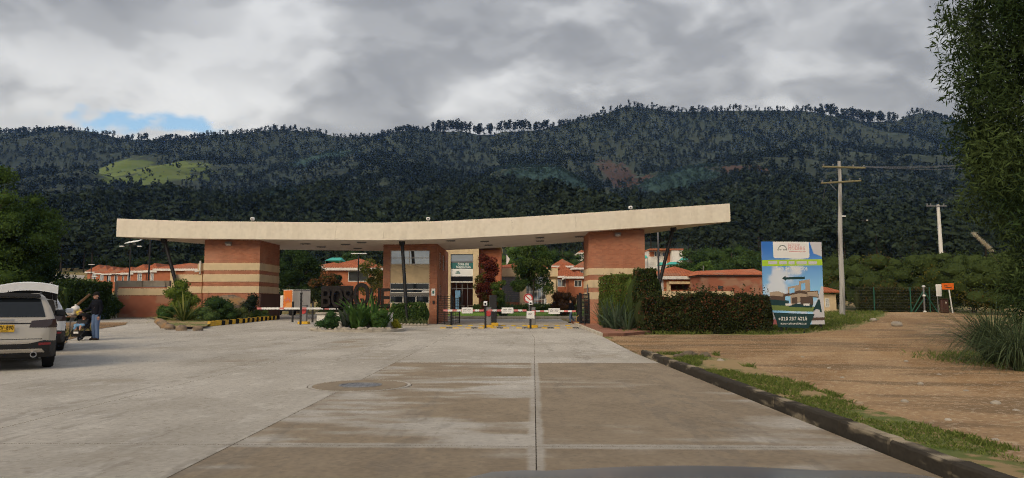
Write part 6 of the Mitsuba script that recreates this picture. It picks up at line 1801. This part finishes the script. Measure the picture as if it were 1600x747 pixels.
for px, Y, pt, lab in ((230.5, 62, 368, 'tall thin dark pole in front of the nearest row house'), (1030, 52, 362, 'tall thin grey pole beside the right canopy strut')):
    x, y = at2(px, Y)
    t = Thing('slim_pole', lab, 'pole', None, (x, y, 0))
    zt_ = 1.45 + (474 - pt) * Y / 1101
    t.part('pole', tube([(0, 0, zat(x, y) - 0.3), (0, 0, zt_)], [0.085, 0.07], 8), 'black_metal' if px < 500 else 'grey_metal', 40)
    t.part('base', cyl((0, 0, zat(x, y) - 0.1), (0, 0, zat(x, y) + 0.5), 0.13), 'black_metal' if px < 500 else 'grey_metal', 40)
x, y = at2(559, 66)
t = Thing('street_lamp', 'street lamp with flat white head in front of the brick house window', 'street lamp', None, (x, y, 0))
hp = 6.06
t.part('pole', tube([(0, 0, zat(x, y) - 0.3), (0, 0, hp)], [0.09, 0.06], 8), 'black_metal', 40)
t.part('head', cb(-0.7, 0.75, -0.2, 0.2, hp, hp + 0.09, 0.03), 'white_print')
for i in range(5):
    px, Y = (140, 166, 179, 146, 190)[i], (126, 100, 96, 122, 92)[i]
    x, y = at2(px, Y)
    t = Thing('garden_lamp', ['lamp post at the far left end of the terrace', 'short lamp post before the middle of the terrace', 'short lamp post right of the middle of the terrace', 'second lamp post from the left end of the terrace', 'short lamp post close to the street lamp with two heads'][i], 'lamp post', 'short lamp posts before the terrace', (x, y, 0))
    zt_ = 1.45 + (474 - (414, 431, 430, 433, 431)[i]) * Y / 1101
    t.part('pole', cyl((0, 0, zat(x, y) - 0.3), (0, 0, zt_), 0.07), 'black_metal')
    t.part('head', cb(-0.5, 0.5, -0.2, 0.2, zt_, zt_ + 0.12, 0.03), 'white_print' if i in (0, 3) else 'brown_metal')

# ---------------------------------------------------------------- right side: hedges, billboard, poles, fence, trees
hedge('hedge_row', 'long uneven hedge with reddish tips left of the billboard', (6.09, 34.4), (12.52, 34.4), 1.3, 0.02, 1.70, 30000, 0.12, 0.06, (0.019, 0.027, 0.012), (0.046, 0.056, 0.022), 65, tips=((0.115, 0.048, 0.028), 0.12), lumpy=0.46)
hedge('tall_hedge', 'tall dark square hedge beside the right gate pillar', (6.30, 37.4), (7.76, 37.4), 1.6, 0.0, 3.14, 15000, 0.10, 0.06, (0.024, 0.038, 0.014), (0.055, 0.075, 0.024), 66, tips=((0.12, 0.055, 0.028), 0.06), lumpy=0.13)
hedge('side_hedge', 'yellow green hedge between the right pillar and the tall hedge', (5.69, 43.0), (6.58, 38.6), 1.1, 0.0, 2.94, 14000, 0.10, 0.06, (0.05, 0.08, 0.02), (0.11, 0.15, 0.035), 67, tips=((0.15, 0.06, 0.03), 0.07), lumpy=0.12)
for i, (px, Y, n_, L_) in enumerate(((962, 36.2, 70, 2.3), (947, 38.0, 50, 2.0), (980, 35.2, 40, 1.6))):
    x, y = at2(px, Y)
    blade_plant('flax_plant', ['tallest blue green flax in front of the yellow green hedge', 'blue green flax nearest the right gate pillar', 'smaller blue green flax at the left end of the hedge row'][i], 'plant', x, y, n_, L_, 0.085, (0.05, 0.085, 0.05), (0.12, 0.16, 0.10), 160 + i, sag=0.25, min_lift=38)
# billboard
BX0, BX1, BY = 12.64, 15.79, 35.6
BZ0, BZ1 = 0.40, 4.57
bw, bh = BX1 - BX0, BZ1 - BZ0
t = Thing('billboard', 'tall colourful property billboard with left arrow and phone number beside the hedge', 'billboard', None, (BX0, BY, BZ0), 4)
t.part('backing', bx(0, bw, 0.01, 0.05, 0, bh), 'grey_metal')
for x in (0.15, bw / 2, bw - 0.15):
    t.part('post', cb(x - 0.05, x + 0.05, 0.052, 0.15, -0.6, bh - 0.1, 0.008), 'black_metal')


def sky_print(p, n, uv):
    v = (p.z - 0.4) / 4.2
    c = mix((0.30, 0.62, 0.95), (0.035, 0.17, 0.60), smoothstep(0.25, 1.0, v))
    return mix(c, (0.74, 0.76, 0.82), smoothstep(0.52, 0.72, fbm(p.x * 0.9 + 3.0, p.z * 0.9, 2.0, 4)) * 0.85)


mat('sky_print', sky_print, 0.45)
t.part('poster', bx(0, bw, -0.002, 0.009, 0, bh), 'sky_print')
lay = lambda pts, d: facing(flat(Polygon([(u * bw, w * bh) for u, w in pts]), 0, 0.003), 0, -0.003 - 0.0035 * d, 0)
mat('lawn_print', (0.16, 0.22, 0.06), 0.5)
mat('lime_print', (0.40, 0.62, 0.05), 0.5)
mat('dark_green_print', (0.012, 0.045, 0.05), 0.5)
mat('beige_print', (0.42, 0.33, 0.25), 0.5)
mat('brown_print', (0.10, 0.065, 0.05), 0.5)
mat('pale_print', (0.56, 0.56, 0.60), 0.5)
rr_ = sbox(0.22, 0.83, 0.76, 1.1).buffer(0.03).intersection(sbox(0, 0, 1, 1))
k = t.part('logo_panel', lay(list(rr_.exterior.coords), 1), 'white_print')
t.part('emblem', [facing(flat(arc(0.19, 0.225, 0.1, np.pi - 0.1), 0, 0.003), 0.345 * bw, -0.0105, 0.905 * bh), lay([(0.265, 0.897), (0.33, 0.897), (0.33, 0.905), (0.265, 0.905)], 2), lay([(0.355, 0.897), (0.42, 0.897), (0.42, 0.905), (0.355, 0.905)], 2)], 'dark_green_print', under=k)
t.part('brand_lettering', [text_at('Robles', 0.24, 0.585 * bw, -0.0075, 0.90 * bh, width=0.28 * bw, depth=0.003), text_at('RESERVA', 0.09, 0.54 * bw, -0.0075, 0.955 * bh, width=0.19 * bw, depth=0.003)], 'pink_red', under=k)
t.part('rule', lay([(0.45, 0.875), (0.73, 0.875), (0.73, 0.882), (0.45, 0.882)], 2), 'pink_red', under=k)
t.part('cloud_corner', lay([(0.80, 1.0), (1.0, 1.0), (1.0, 0.82), (0.86, 0.86)], 0.6), 'pale_print')
k = t.part('lime_band', lay([(0.0, 0.70), (1.0, 0.715), (1.0, 0.79), (0.0, 0.775)], 1), 'lime_print')
for u_, w_ in ((0.10, 0.15), (0.28, 0.13), (0.44, 0.10), (0.57, 0.17), (0.77, 0.14)):
    t.part('band_print', lay([(u_, 0.725), (u_ + w_, 0.727), (u_ + w_, 0.765), (u_, 0.763)], 2), 'pale_print', under=k)
t.part('slogan', [text_at('Sala de Negocios', 0.19, 0.49 * bw, -0.004, 0.655 * bh, width=0.52 * bw, depth=0.003, bold=True), text_at('Casa Club', 0.12, 0.52 * bw, -0.004, 0.605 * bh, width=0.26 * bw, depth=0.003)], 'white_print')
t.part('arrow', lay([(0.32, 0.555), (0.385, 0.585), (0.385, 0.568), (0.70, 0.575), (0.70, 0.547), (0.385, 0.54), (0.385, 0.525)], 1), 'dark_green_print')
h_ = t.part('printed_lawn', lay([(0.08, 0.17), (0.86, 0.15), (0.84, 0.21), (0.55, 0.225), (0.1, 0.24)], 1), 'lawn_print')
t.part('printed_hedge', [lay([(0.05, 0.235), (0.42, 0.22), (0.42, 0.285), (0.25, 0.30), (0.05, 0.33)], 1.5), lay([(0.42, 0.21), (0.80, 0.20), (0.82, 0.24), (0.42, 0.25)], 1.2)], 'dark_green_print')
k = t.part('printed_house', [lay([(0.41, 0.34), (0.41, 0.45), (0.60, 0.475), (0.60, 0.52), (0.78, 0.545), (0.78, 0.30), (0.45, 0.23), (0.45, 0.34)], 2)], 'beige_print')
t.part('printed_roof', [lay([(0.33, 0.33), (0.60, 0.375), (0.88, 0.345), (0.88, 0.375), (0.60, 0.41), (0.33, 0.36)], 3), lay([(0.72, 0.335), (0.92, 0.32), (0.91, 0.405), (0.72, 0.40)], 2.5)], 'brown_print', under=k)
t.part('printed_gable', lay([(0.73, 0.345), (0.905, 0.333), (0.90, 0.395), (0.73, 0.39)], 4), 'beige_print', under=k)
for q_ in ([(0.435, 0.37), (0.52, 0.385), (0.52, 0.44), (0.435, 0.43)], [(0.63, 0.41), (0.70, 0.42), (0.70, 0.50), (0.63, 0.49)]):
    t.part('printed_window', lay(q_, 4), 'sky_print', under=k)
t.part('printed_doorway', [lay([(0.47, 0.25), (0.56, 0.25), (0.56, 0.33), (0.47, 0.32)], 4), lay([(0.61, 0.24), (0.82, 0.24), (0.82, 0.33), (0.61, 0.33)], 4)], 'brown_print', under=k)
for u_ in (0.36, 0.66):
    t.part('printed_sofa', lay([(u_, 0.225), (u_ + 0.1, 0.225), (u_ + 0.1, 0.25), (u_, 0.25)], 5), 'white_print', under=k)
t.part('printed_villa', [lay([(0.11, 0.31), (0.11, 0.385), (0.25, 0.40), (0.36, 0.37), (0.36, 0.29)], 1)], 'beige_print')
t.part('printed_villa_shade', lay([(0.12, 0.30), (0.36, 0.285), (0.36, 0.335), (0.12, 0.345)], 2), 'brown_print')
t.part('white_corner', lay([(0.86, 0.0), (1.0, 0.0), (1.0, 0.46), (0.97, 0.46), (0.80, 0.10), (0.78, 0.0)], 1.2), 'pale_print')
t.part('corner_letter', lay([(0.905, 0.30), (0.93, 0.30), (0.96, 0.145), (0.93, 0.145), (0.925, 0.175), (0.86, 0.185), (0.84, 0.165), (0.81, 0.165)], 6), 'dark_green_print')
t.part('red_strip', lay([(0.74, 0.045), (1.0, 0.05), (1.0, 0.085), (0.74, 0.08)], 3), 'brown_print')
t.part('printed_photo', lay([(0.08, 0.0), (0.22, 0.0), (0.22, 0.13), (0.14, 0.15), (0.08, 0.10)], 2), 'pale_print')
t.part('photo_red', lay([(0.08, 0.0), (0.22, 0.0), (0.22, 0.06), (0.08, 0.06)], 3), 'pink_red')
t = Thing('phone_board', 'dark green board with a white phone number in front of the billboard', 'sign', None, (12.06, 33.9, 0.27 + 0.13), 4, 0.952)
pb = [(0.15, 0.155), (0.83, 0.135), (0.74, 0.0), (0.72, -0.035), (0.22, -0.02), (0.20, 0.05)]
t.part('board', facing(flat(Polygon([(u * bw, w * bh) for u, w in pb]), 0, 0.03), 0, 0, 0), 'dark_green_print')
t.part('lettering', [text_at('+310 237 4215', 0.165, 0.465 * bw, -0.031, 0.062 * bh, width=0.47 * bw, depth=0.004, bold=True), text_at('reservalosrobles.co', 0.10, 0.475 * bw, -0.031, 0.012 * bh, width=0.43 * bw, depth=0.004)], 'white_print')
for u in (0.28, 0.36, 0.66):
    t.part('leg', cb(u * bw - 0.04, u * bw + 0.04, 0.002, 0.06, -0.75, 0.12, 0.006), 'black_metal')

# utility poles
px_, py_ = at2(1315, 50)
zb_ = zat(px_, py_)
tipx = 23.54
t = Thing('utility_pole', 'weathered grey utility pole with two crossarms beside the billboard', 'utility pole')
pts = [(px_ + (tipx - px_) * k + 0.03 * math.sin(k * 9), py_, zb_ - 0.3 + (11.64 - zb_ + 0.3) * k) for k in np.linspace(0, 1, 10)]
t.part('pole', tube(pts, np.linspace(0.19, 0.115, 10), 12), 'weathered_pole', 40)
for pa, pb_, ya, yb, lw_ in ((1283, 1350, 258.5, 260.5, 0.07), (1281, 1343.5, 285, 281, 0.07)):
    a, b = np.array((22.24 if pa == 1283 else 22.10, 49.82, 1.45 + (473.4 - ya) * 50 / 1101 * 1.0)), np.array((25.32 if pa == 1283 else 24.97, 49.82, 1.45 + (473.4 - yb) * 50 / 1101))
    k = t.part('crossarm', tube([a, b], [0.062, 0.062], 4), 'lichen_wood')
    for u in (0.03, 0.25, 0.72, 0.97):
        q_ = a + (b - a) * u
        t.part('insulator', revolve([(0, 0), (0.04, 0), (0.03, 0.05), (0.06, 0.06), (0.05, 0.12), (0, 0.14)], 10).apply_translation(q_ + [0, 0, 0.07]), 'grey_metal', 40, under=k)
t.part('brace', [cyl((px_ - 0.7, 49.82, 10.10), (px_ - 0.1, 49.86, 9.50), 0.02)], 'grey_metal')
t.part('cable', tube([(px_ - 0.75, 49.8, 10.10), (px_ - 1.0, 49.8, 9.40), (px_ - 1.1, 49.8, 8.85), (px_ - 0.9, 49.85, 9.13)], [0.018] * 4, 5), 'black_metal')
t.part('clamp', cb(px_ + 0.2, px_ + 0.5, 49.85, 49.95, 7.60, 7.69, 0.01), 'white_print')
p2x, p2y = at2(1474, 76)
t = Thing('utility_pole', 'pale concrete pole with one thin crossarm behind the bushes', 'utility pole')
t.part('pole', tube([(p2x + 0.1, p2y, zat(p2x, p2y) - 0.3), (p2x, p2y, 12.13)], [0.24, 0.16], 12), 'white_paint', 40)
k = t.part('crossarm', bx(p2x - 1.4, p2x + 0.8, p2y - 0.24, p2y - 0.17, 11.92, 12.03), 'grey_metal')
for u in (-1.3, -0.9, 0.5):
    t.part('insulator', cyl((p2x + u, p2y - 0.2, 12.04), (p2x + u, p2y - 0.2, 12.04 + 0.2), 0.05), 'grey_metal', under=k)
for i, (zp, u, z2) in enumerate(((259.5, 0.9, 257), (260.0, 1.35, 262), (260.5, 1.75, 250), (282, 1.4, 266))):
    x0 = px_ + u - 0.1
    z0 = 1.45 + (473.4 - zp) * 50 / 1101 + 0.1
    xe, ye, ze = 62.0 + 2 * i, 88.0, 1.45 + (474 - z2) * 88 / 1101 + 1.0
    if i == 3:
        continue
    P_ = [(x0 + (xe - x0) * k, 49.8 + (ye - 49.8) * k, z0 + (ze - z0) * k - 1.6 * 4 * k * (1 - k) * 0.35) for k in np.linspace(0, 1, 14)]
    t = Thing('power_line', ['upper power line running right from the near crossarm', 'middle power line running right from the near crossarm', 'lower power line running right from the near crossarm end'][i], 'wire', 'power lines from the utility pole')
    t.body(tube(P_, [0.014] * 14, 4), 'grey_metal')
# hovering drone
dx_, dy_ = at2(1359, 42)
t = Thing('drone', 'small dark drone with white lights hovering right of the utility pole', 'drone', None, (dx_, dy_, 6.39))
t.part('body', cb(-0.10, 0.10, -0.12, 0.12, -0.05, 0.05, 0.03), 'black_plastic')
t.part('light', cb(-0.05, 0.06, -0.128, -0.121, 0.0, 0.04, 0.002), 'white_print')
for s in (-1, 1):
    for y in (-0.15, 0.15):
        k = t.part('arm', cyl((s * 0.08, y * 0.5, 0.02), (s * 0.22, y, 0.03), 0.015), 'black_plastic')
        t.part('rotor', bx(s * 0.22 - 0.12, s * 0.22 + 0.12, y - 0.012, y + 0.012, 0.05, 0.056), 'black_plastic', under=k)
# wild bushes and fence at the back right
for i, (px, Y, pt, pb_, w_, ca, cb2, lab) in enumerate([(1305, 66, 400, 485, 2.4, 0, 1, 'dark bush behind the utility pole and shed'), (1345, 63, 391, 486, 2.6, 0, 1, 'broad bush right of the utility pole'), (1385, 62, 381, 485, 2.5, 0, 1, 'highest bush behind the wire fence'), (1418, 64, 396, 485, 2.1, 0, 1, 'bright topped bush behind the middle of the fence'), (1452, 63, 386, 485, 2.6, 0, 1, 'dark bush behind the white hanging board'), (1490, 60, 383, 484, 2.8, 0, 1, 'bush with yellow blossom behind the orange board'), (1522, 55, 392, 486, 2.4, 0, 1, 'bush with yellow blossom nearest the right tree'), (1555, 50, 386, 488, 2.6, 0, 1, 'bush half hidden behind the right tree'), (1330, 80, 398, 480, 4.0, 0, 1, 'farther dark thicket between the billboard and the fence')]):
    x, y = at2(px, Y)
    z0 = zat(x, y)
    h = 1.45 + (474 - pt) * Y / 1101 - z0
    rng = np.random.default_rng(200 + i)
    make_bush('wild_bush', lab, 'bush', x, y, (w_, 1.7, h * 0.55), 6000, 0.20, 0.11, (0.022, 0.038, 0.015), (0.075, 0.10, 0.032), 200 + i, n_clump=26, up=0.85, second=((0.17, 0.15, 0.03) if 3 <= i <= 6 else (0.10, 0.085, 0.03), 0.16), group='wild bushes behind the fence')
fence = Thing('wire_fence', 'wire fence on green posts overgrown with brown creepers', 'fence')
fpx = [(1366, 57.0), (1430, 57.5), (1453, 58)]
zf = lambda x, y: zat(x, y)
for px, Y in [(1366, 57), (1445 - 22, 57.3), (1453, 57.6)]:
    x, y = at2(px, Y)
    fence.part('post', cyl((x, y, zf(x, y) - 0.2), (x, y, zf(x, y) + 2.05), 0.045), 'green_metal', 40)
x, y = at2(1444, 57.4)
fence.part('corner_post', cyl((x, y, zf(x, y) - 0.2), (x, y, zf(x, y) + 2.15), 0.07), 'grey_metal', 40)
for dz in (0.05, 1.35, 2.1):
    fence.part('insulator', ell((x, y - 0.03, zf(x, y) + dz), (0.13, 0.13, 0.10)), 'white_print', True)
for dx, sgn in ((-1.15, 1), (1.1, -1), (-0.9, 1)):
    fence.part('brace', cyl((x + dx, y - 0.05 if dx > -1 else y, zf(x, y) - 0.1), (x, y, zf(x, y) + (1.75 if dx != -0.9 else 1.1)), 0.04), 'green_metal', 40)
xa, xb = at2(1290, 57)[0], at2(1475, 57.6)[0]
for k in range(9):
    fence.part('wire', tube([(xa, 57, zf(xa, 57) + 0.15 + 0.23 * k), ((xa + xb) / 2, 57.3, zf((xa + xb) / 2, 57.3) + 0.13 + 0.23 * k), (xb, 57.6, zf(xb, 57.6) + 0.15 + 0.23 * k)], [0.004] * 3, 4), 'grey_metal')
hedge('creeper', 'brown and orange creeper hanging on the wire fence', (at2(1338, 58)[0], 58.0), (at2(1462, 58.4)[0], 58.4), 0.7, 0.7, 2.55, 9000, 0.14, 0.08, (0.024, 0.032, 0.014), (0.058, 0.066, 0.028), 68, tips=((0.16, 0.08, 0.025), 0.04), lumpy=0.2, cat='creeper')
x, y = at2(1468, 54)
t = Thing('notice_board', 'narrow white hanging board left of the orange board', 'sign', None, (x, y, 0))
t.part('board', cb(-0.22, 0.20, -0.02, 0.02, 1.99, 2.92, 0.01), 'white_print')
t.part('post', cyl((-0.1, 0.05, zat(x, y)), (-0.1, 0.05, 2.92), 0.03), 'grey_metal')
x, y = at2(1482.5, 53)
t = Thing('direction_board', 'orange board on a leaning white post at the end of the dirt track', 'sign', None, (x, y, 0))
t.part('board', cb(-0.46, 0.44, -0.02, 0.02, 2.48, 2.96, 0.01), 'orange_sign')
t.part('lettering', [bx(-0.3, -0.05, -0.026, -0.0205, 2.72, 2.79), bx(-0.22, 0.25, -0.026, -0.0205, 2.60, 2.66)], 'brown_print')
t.part('post', tube([(0.30, 0.06, zat(x, y) - 0.1), (0.05, 0.03, 2.79)], [0.045, 0.045], 6), 'white_print')
x, y = at2(1475, 53.5)
t = Thing('meter_cabinet', 'small dark brown box with a round dial by the leaning white post', 'cabinet', None, (x, y, zat(x, y)))
t.part('box', cb(-0.28, 0.28, -0.15, 0.15, 0.0, 1.05, 0.06), 'brown_metal')
t.part('dial', cyl((0.05, -0.155, 0.8), (0.05, -0.17, 0.8), 0.07), 'pale_concrete')
t.part('lid', cb(-0.30, 0.30, -0.17, 0.17, 1.051, 1.1, 0.02), 'brown_metal')

# right tree: tall, dense, narrow leaves; grasses at its foot
rng = np.random.default_rng(301)
TX, TY = 16.2, 17.6
cl = []
for i in range(520):
    z = rng.uniform(0.4, 12.0)
    r = np.interp(z, [0.0, 1.6, 2.6, 3.6, 4.6, 6.0, 7.5, 9.0, 11.0, 13], [3.35, 3.45, 3.55, 3.85, 4.45, 4.4, 4.45, 4.65, 4.3, 2.6])
    a = rng.uniform(0, 2 * np.pi)
    s_ = rng.uniform(0.45, 0.9)
    k = (r - s_ * 0.75) * (rng.uniform(0.86, 1.03) if rng.uniform() < 0.72 else rng.uniform(0.15, 0.8))
    cl.append((np.array([TX + k * math.cos(a), TY + k * math.sin(a) * 0.9, z]), np.array([s_, s_, s_ * 1.3])))
t = Thing('willow_leaf_tree', 'tall dense dark tree filling the right edge of the photo', 'tree')
inner = [(np.array([TX + rng.normal() * 0.8, TY + rng.normal() * 0.7, z]), np.array([1.5, 1.4, 1.2])) for z in np.linspace(0.8, 9.5, 34)]
m2, c2 = crown(inner, 26000, 0.30, 0.09, (0.030, 0.052, 0.020), (0.060, 0.086, 0.030), rng, core=0)
m, c = crown(cl, 205000, 0.21, 0.042, (0.026, 0.046, 0.018), (0.062, 0.090, 0.032), rng, droop=0.25, core=0, jitter=0.4)
m, c = join([(m[0], m[1], c), (m2[0], m2[1], c2)])
t.part('crown', m, 'leaf', color=c)
t.part('trunk', limbs((TX, TY, -0.2), (TX + 0.4, TY, 10.5), cl, 0.26, rng, 18, 0.15), 'bark', 40)
rng = np.random.default_rng(302)
for i, (px, Y, n_, L_, lab) in enumerate(((1548, 17.0, 420, 2.5, 'tall fine fountain grass drooping over the dirt track edge'), (1588, 15.2, 300, 2.0, 'second fine grass clump under the right tree'))):
    x, y = at2(px, Y)
    blade_plant('fountain_grass', lab, 'grass plant', x, y, n_ * 2, L_, 0.016, (0.05, 0.08, 0.04), (0.12, 0.15, 0.08), 310 + i, sag=0.75, min_lift=48, single=False, z=0.0)
x, y = at2(1541, 26)
t = Thing('pampas_plume', 'single cream pampas plume leaning out beside the right tree', 'plant')
ptip, pb0 = np.array([at2(1527, 26)[0], 26, 4.05]), np.array([x + 0.35, 26, 3.39])
t.part('stalk', tube([(x + 1.2, 26, 0.2), pb0 + [0.25, 0, -0.5], ptip], [0.012, 0.01, 0.004], 5), 'lichen_wood')
cc_ = pb0 + (ptip - pb0) * rng.uniform(0, 1, (900, 1)) + rng.normal(size=(900, 3)) * 0.028
v, f, c = leafs(cc_, 0.12, 0.010, rng, tint(900, (0.62, 0.55, 0.42), (0.8, 0.72, 0.58), rng), 0.3)
t.part('plume', (v, f), 'leaf', color=c)
# grass: verge by the kerb, strip below the hedge and at the back, under the right tree
rng = np.random.default_rng(303)
P_ = []
n = 38000
y = 2.4 + 17.5 * rng.uniform(size=n) ** 1.4
x = 3.74 + rng.uniform(size=n) * np.interp(y, [3, 8, 14, 20], [1.35, 1.15, 1.5, 2.0])
k = meshkit.fbm(np.column_stack([x * 1.5, y * 1.1, 0 * x]), 3, 5) + np.interp(x - 3.74, [0, 0.8, 2.0], [0.10, 0.02, -0.16])
P_.append(np.column_stack([x, y, 0 * x + 0.02])[k > np.interp(y, [3, 9], [0.455, 0.50])])
x, y = rng.uniform(4.8, 22, 26000), rng.uniform(31.6, 47, 26000)
lim = np.interp(x, [4.8, 12, 13.5, 17.5, 22], [33.1, 32.6, 33.5, 37.0, 43.5])
k = (y > lim + rng.normal(size=len(x)) * 0.35) & (y < np.interp(x, [4.8, 12, 13, 22], [34.5, 34.2, 47, 58])) & (meshkit.fbm(np.column_stack([x * 0.7, y * 0.7, 0 * x]), 3, 6) > 0.42)
P_.append(np.column_stack([x, y, near_height(x, y) + 0.02])[k])
x, y = rng.uniform(20, 40, 9000), rng.uniform(43, 60, 9000)
k = np.array([not track.buffer(0.2).contains(Point(a, b)) for a, b in zip(x, y)]) & (y > np.interp(x, [20, 29, 33], [41, 53, 56])) & (y < 57)
P_.append(np.column_stack([x, y, near_height(x, y) + 0.02])[k])
x, y = rng.uniform(10.5, 18, 14000), rng.uniform(11, 21, 14000)
k = np.hypot((x - 14.8), (y - 17)) < 4.0 + 0.9 * rng.normal(size=len(x)) * 0.6
P_.append(np.column_stack([x, y, 0 * x + 0.015])[k])
P_ = np.vstack(P_)
m, c = blades_on(P_, 0.022 + 0.0040 * np.minimum(P_[:, 1:2], 40), 0.006 + 0.0003 * P_[:, 1:2], (0.07, 0.115, 0.022), (0.20, 0.23, 0.07), rng)
labels['grass'] = {'label': 'patchy green grass along the kerb, hedges and the dirt track', 'category': 'grass', 'kind': 'stuff'}
scene['grass'] = mikit.ply(m, 'leaf', color=c)
# clods and stones on the dirt
rng = np.random.default_rng(304)
t = Thing('clod_heap', 'small heap of brown earth clods at the far end of the kerb', 'heap')
for i in range(16):
    a = rng.uniform(0, 6.28)
    r_ = rng.uniform(0, 0.45)
    t.part('clod', lump((4.75 + r_ * math.cos(a), 18.9 + r_ * 0.6 * math.sin(a), 0.05 + 0.12 * (0.45 - r_)), np.array([0.14, 0.12, 0.10]) * rng.uniform(0.5, 1.3), i + 5, 0.4), 'joint_dirt', 20)
spots = [(1123, 565), (1405, 627), (1250, 558), (1430, 600), (1545, 630), (1240, 670), (1410, 565), (1362, 500), (1398, 503), (1310, 590), (1500, 610), (1186, 594), (1470, 655), (1540, 685), (1350, 545), (1290, 575), (1575, 640), (1460, 585)]
for i, (a, b) in enumerate(spots):
    Y = 1.45 * 1101 / (b - 474) if b > 520 else 1.0 * 1101 / (b - 474)
    x = (a - 800) / 1101 * Y * 0.998
    s_ = [0.10, 0.06, 0.05, 0.06, 0.07, 0.05, 0.06, 0.22, 0.30][i] if i < 9 else 0.045
    v, f = lump((x, Y, zat(x, Y) + s_ * 0.4), np.array([s_, s_ * 0.8, s_ * 0.6]), i + 70, 0.35)
    add('dirt_track__stone', (v, f), 'pebble', 40)

# ---------------------------------------------------------------- air: thin haze that lightens the mountain
scene['haze_air'] = {'type': 'homogeneous', 'albedo': {'type': 'rgb', 'value': [0.95, 0.95, 0.95]}, 'sigma_t': {'type': 'rgb', 'value': [0.000028, 0.000050, 0.000105]}}
scene['haze'] = {'type': 'cube', 'to_world': T().translate([0, 0, 205]).scale([6100, 6100, 245]), 'bsdf': {'type': 'null'}, 'interior': {'type': 'ref', 'id': 'haze_air'}}
scene['camera']['medium'] = {'type': 'ref', 'id': 'haze_air'}
labels['haze'] = {'label': 'thin bluish haze in front of the mountain', 'category': 'haze', 'kind': 'stuff'}
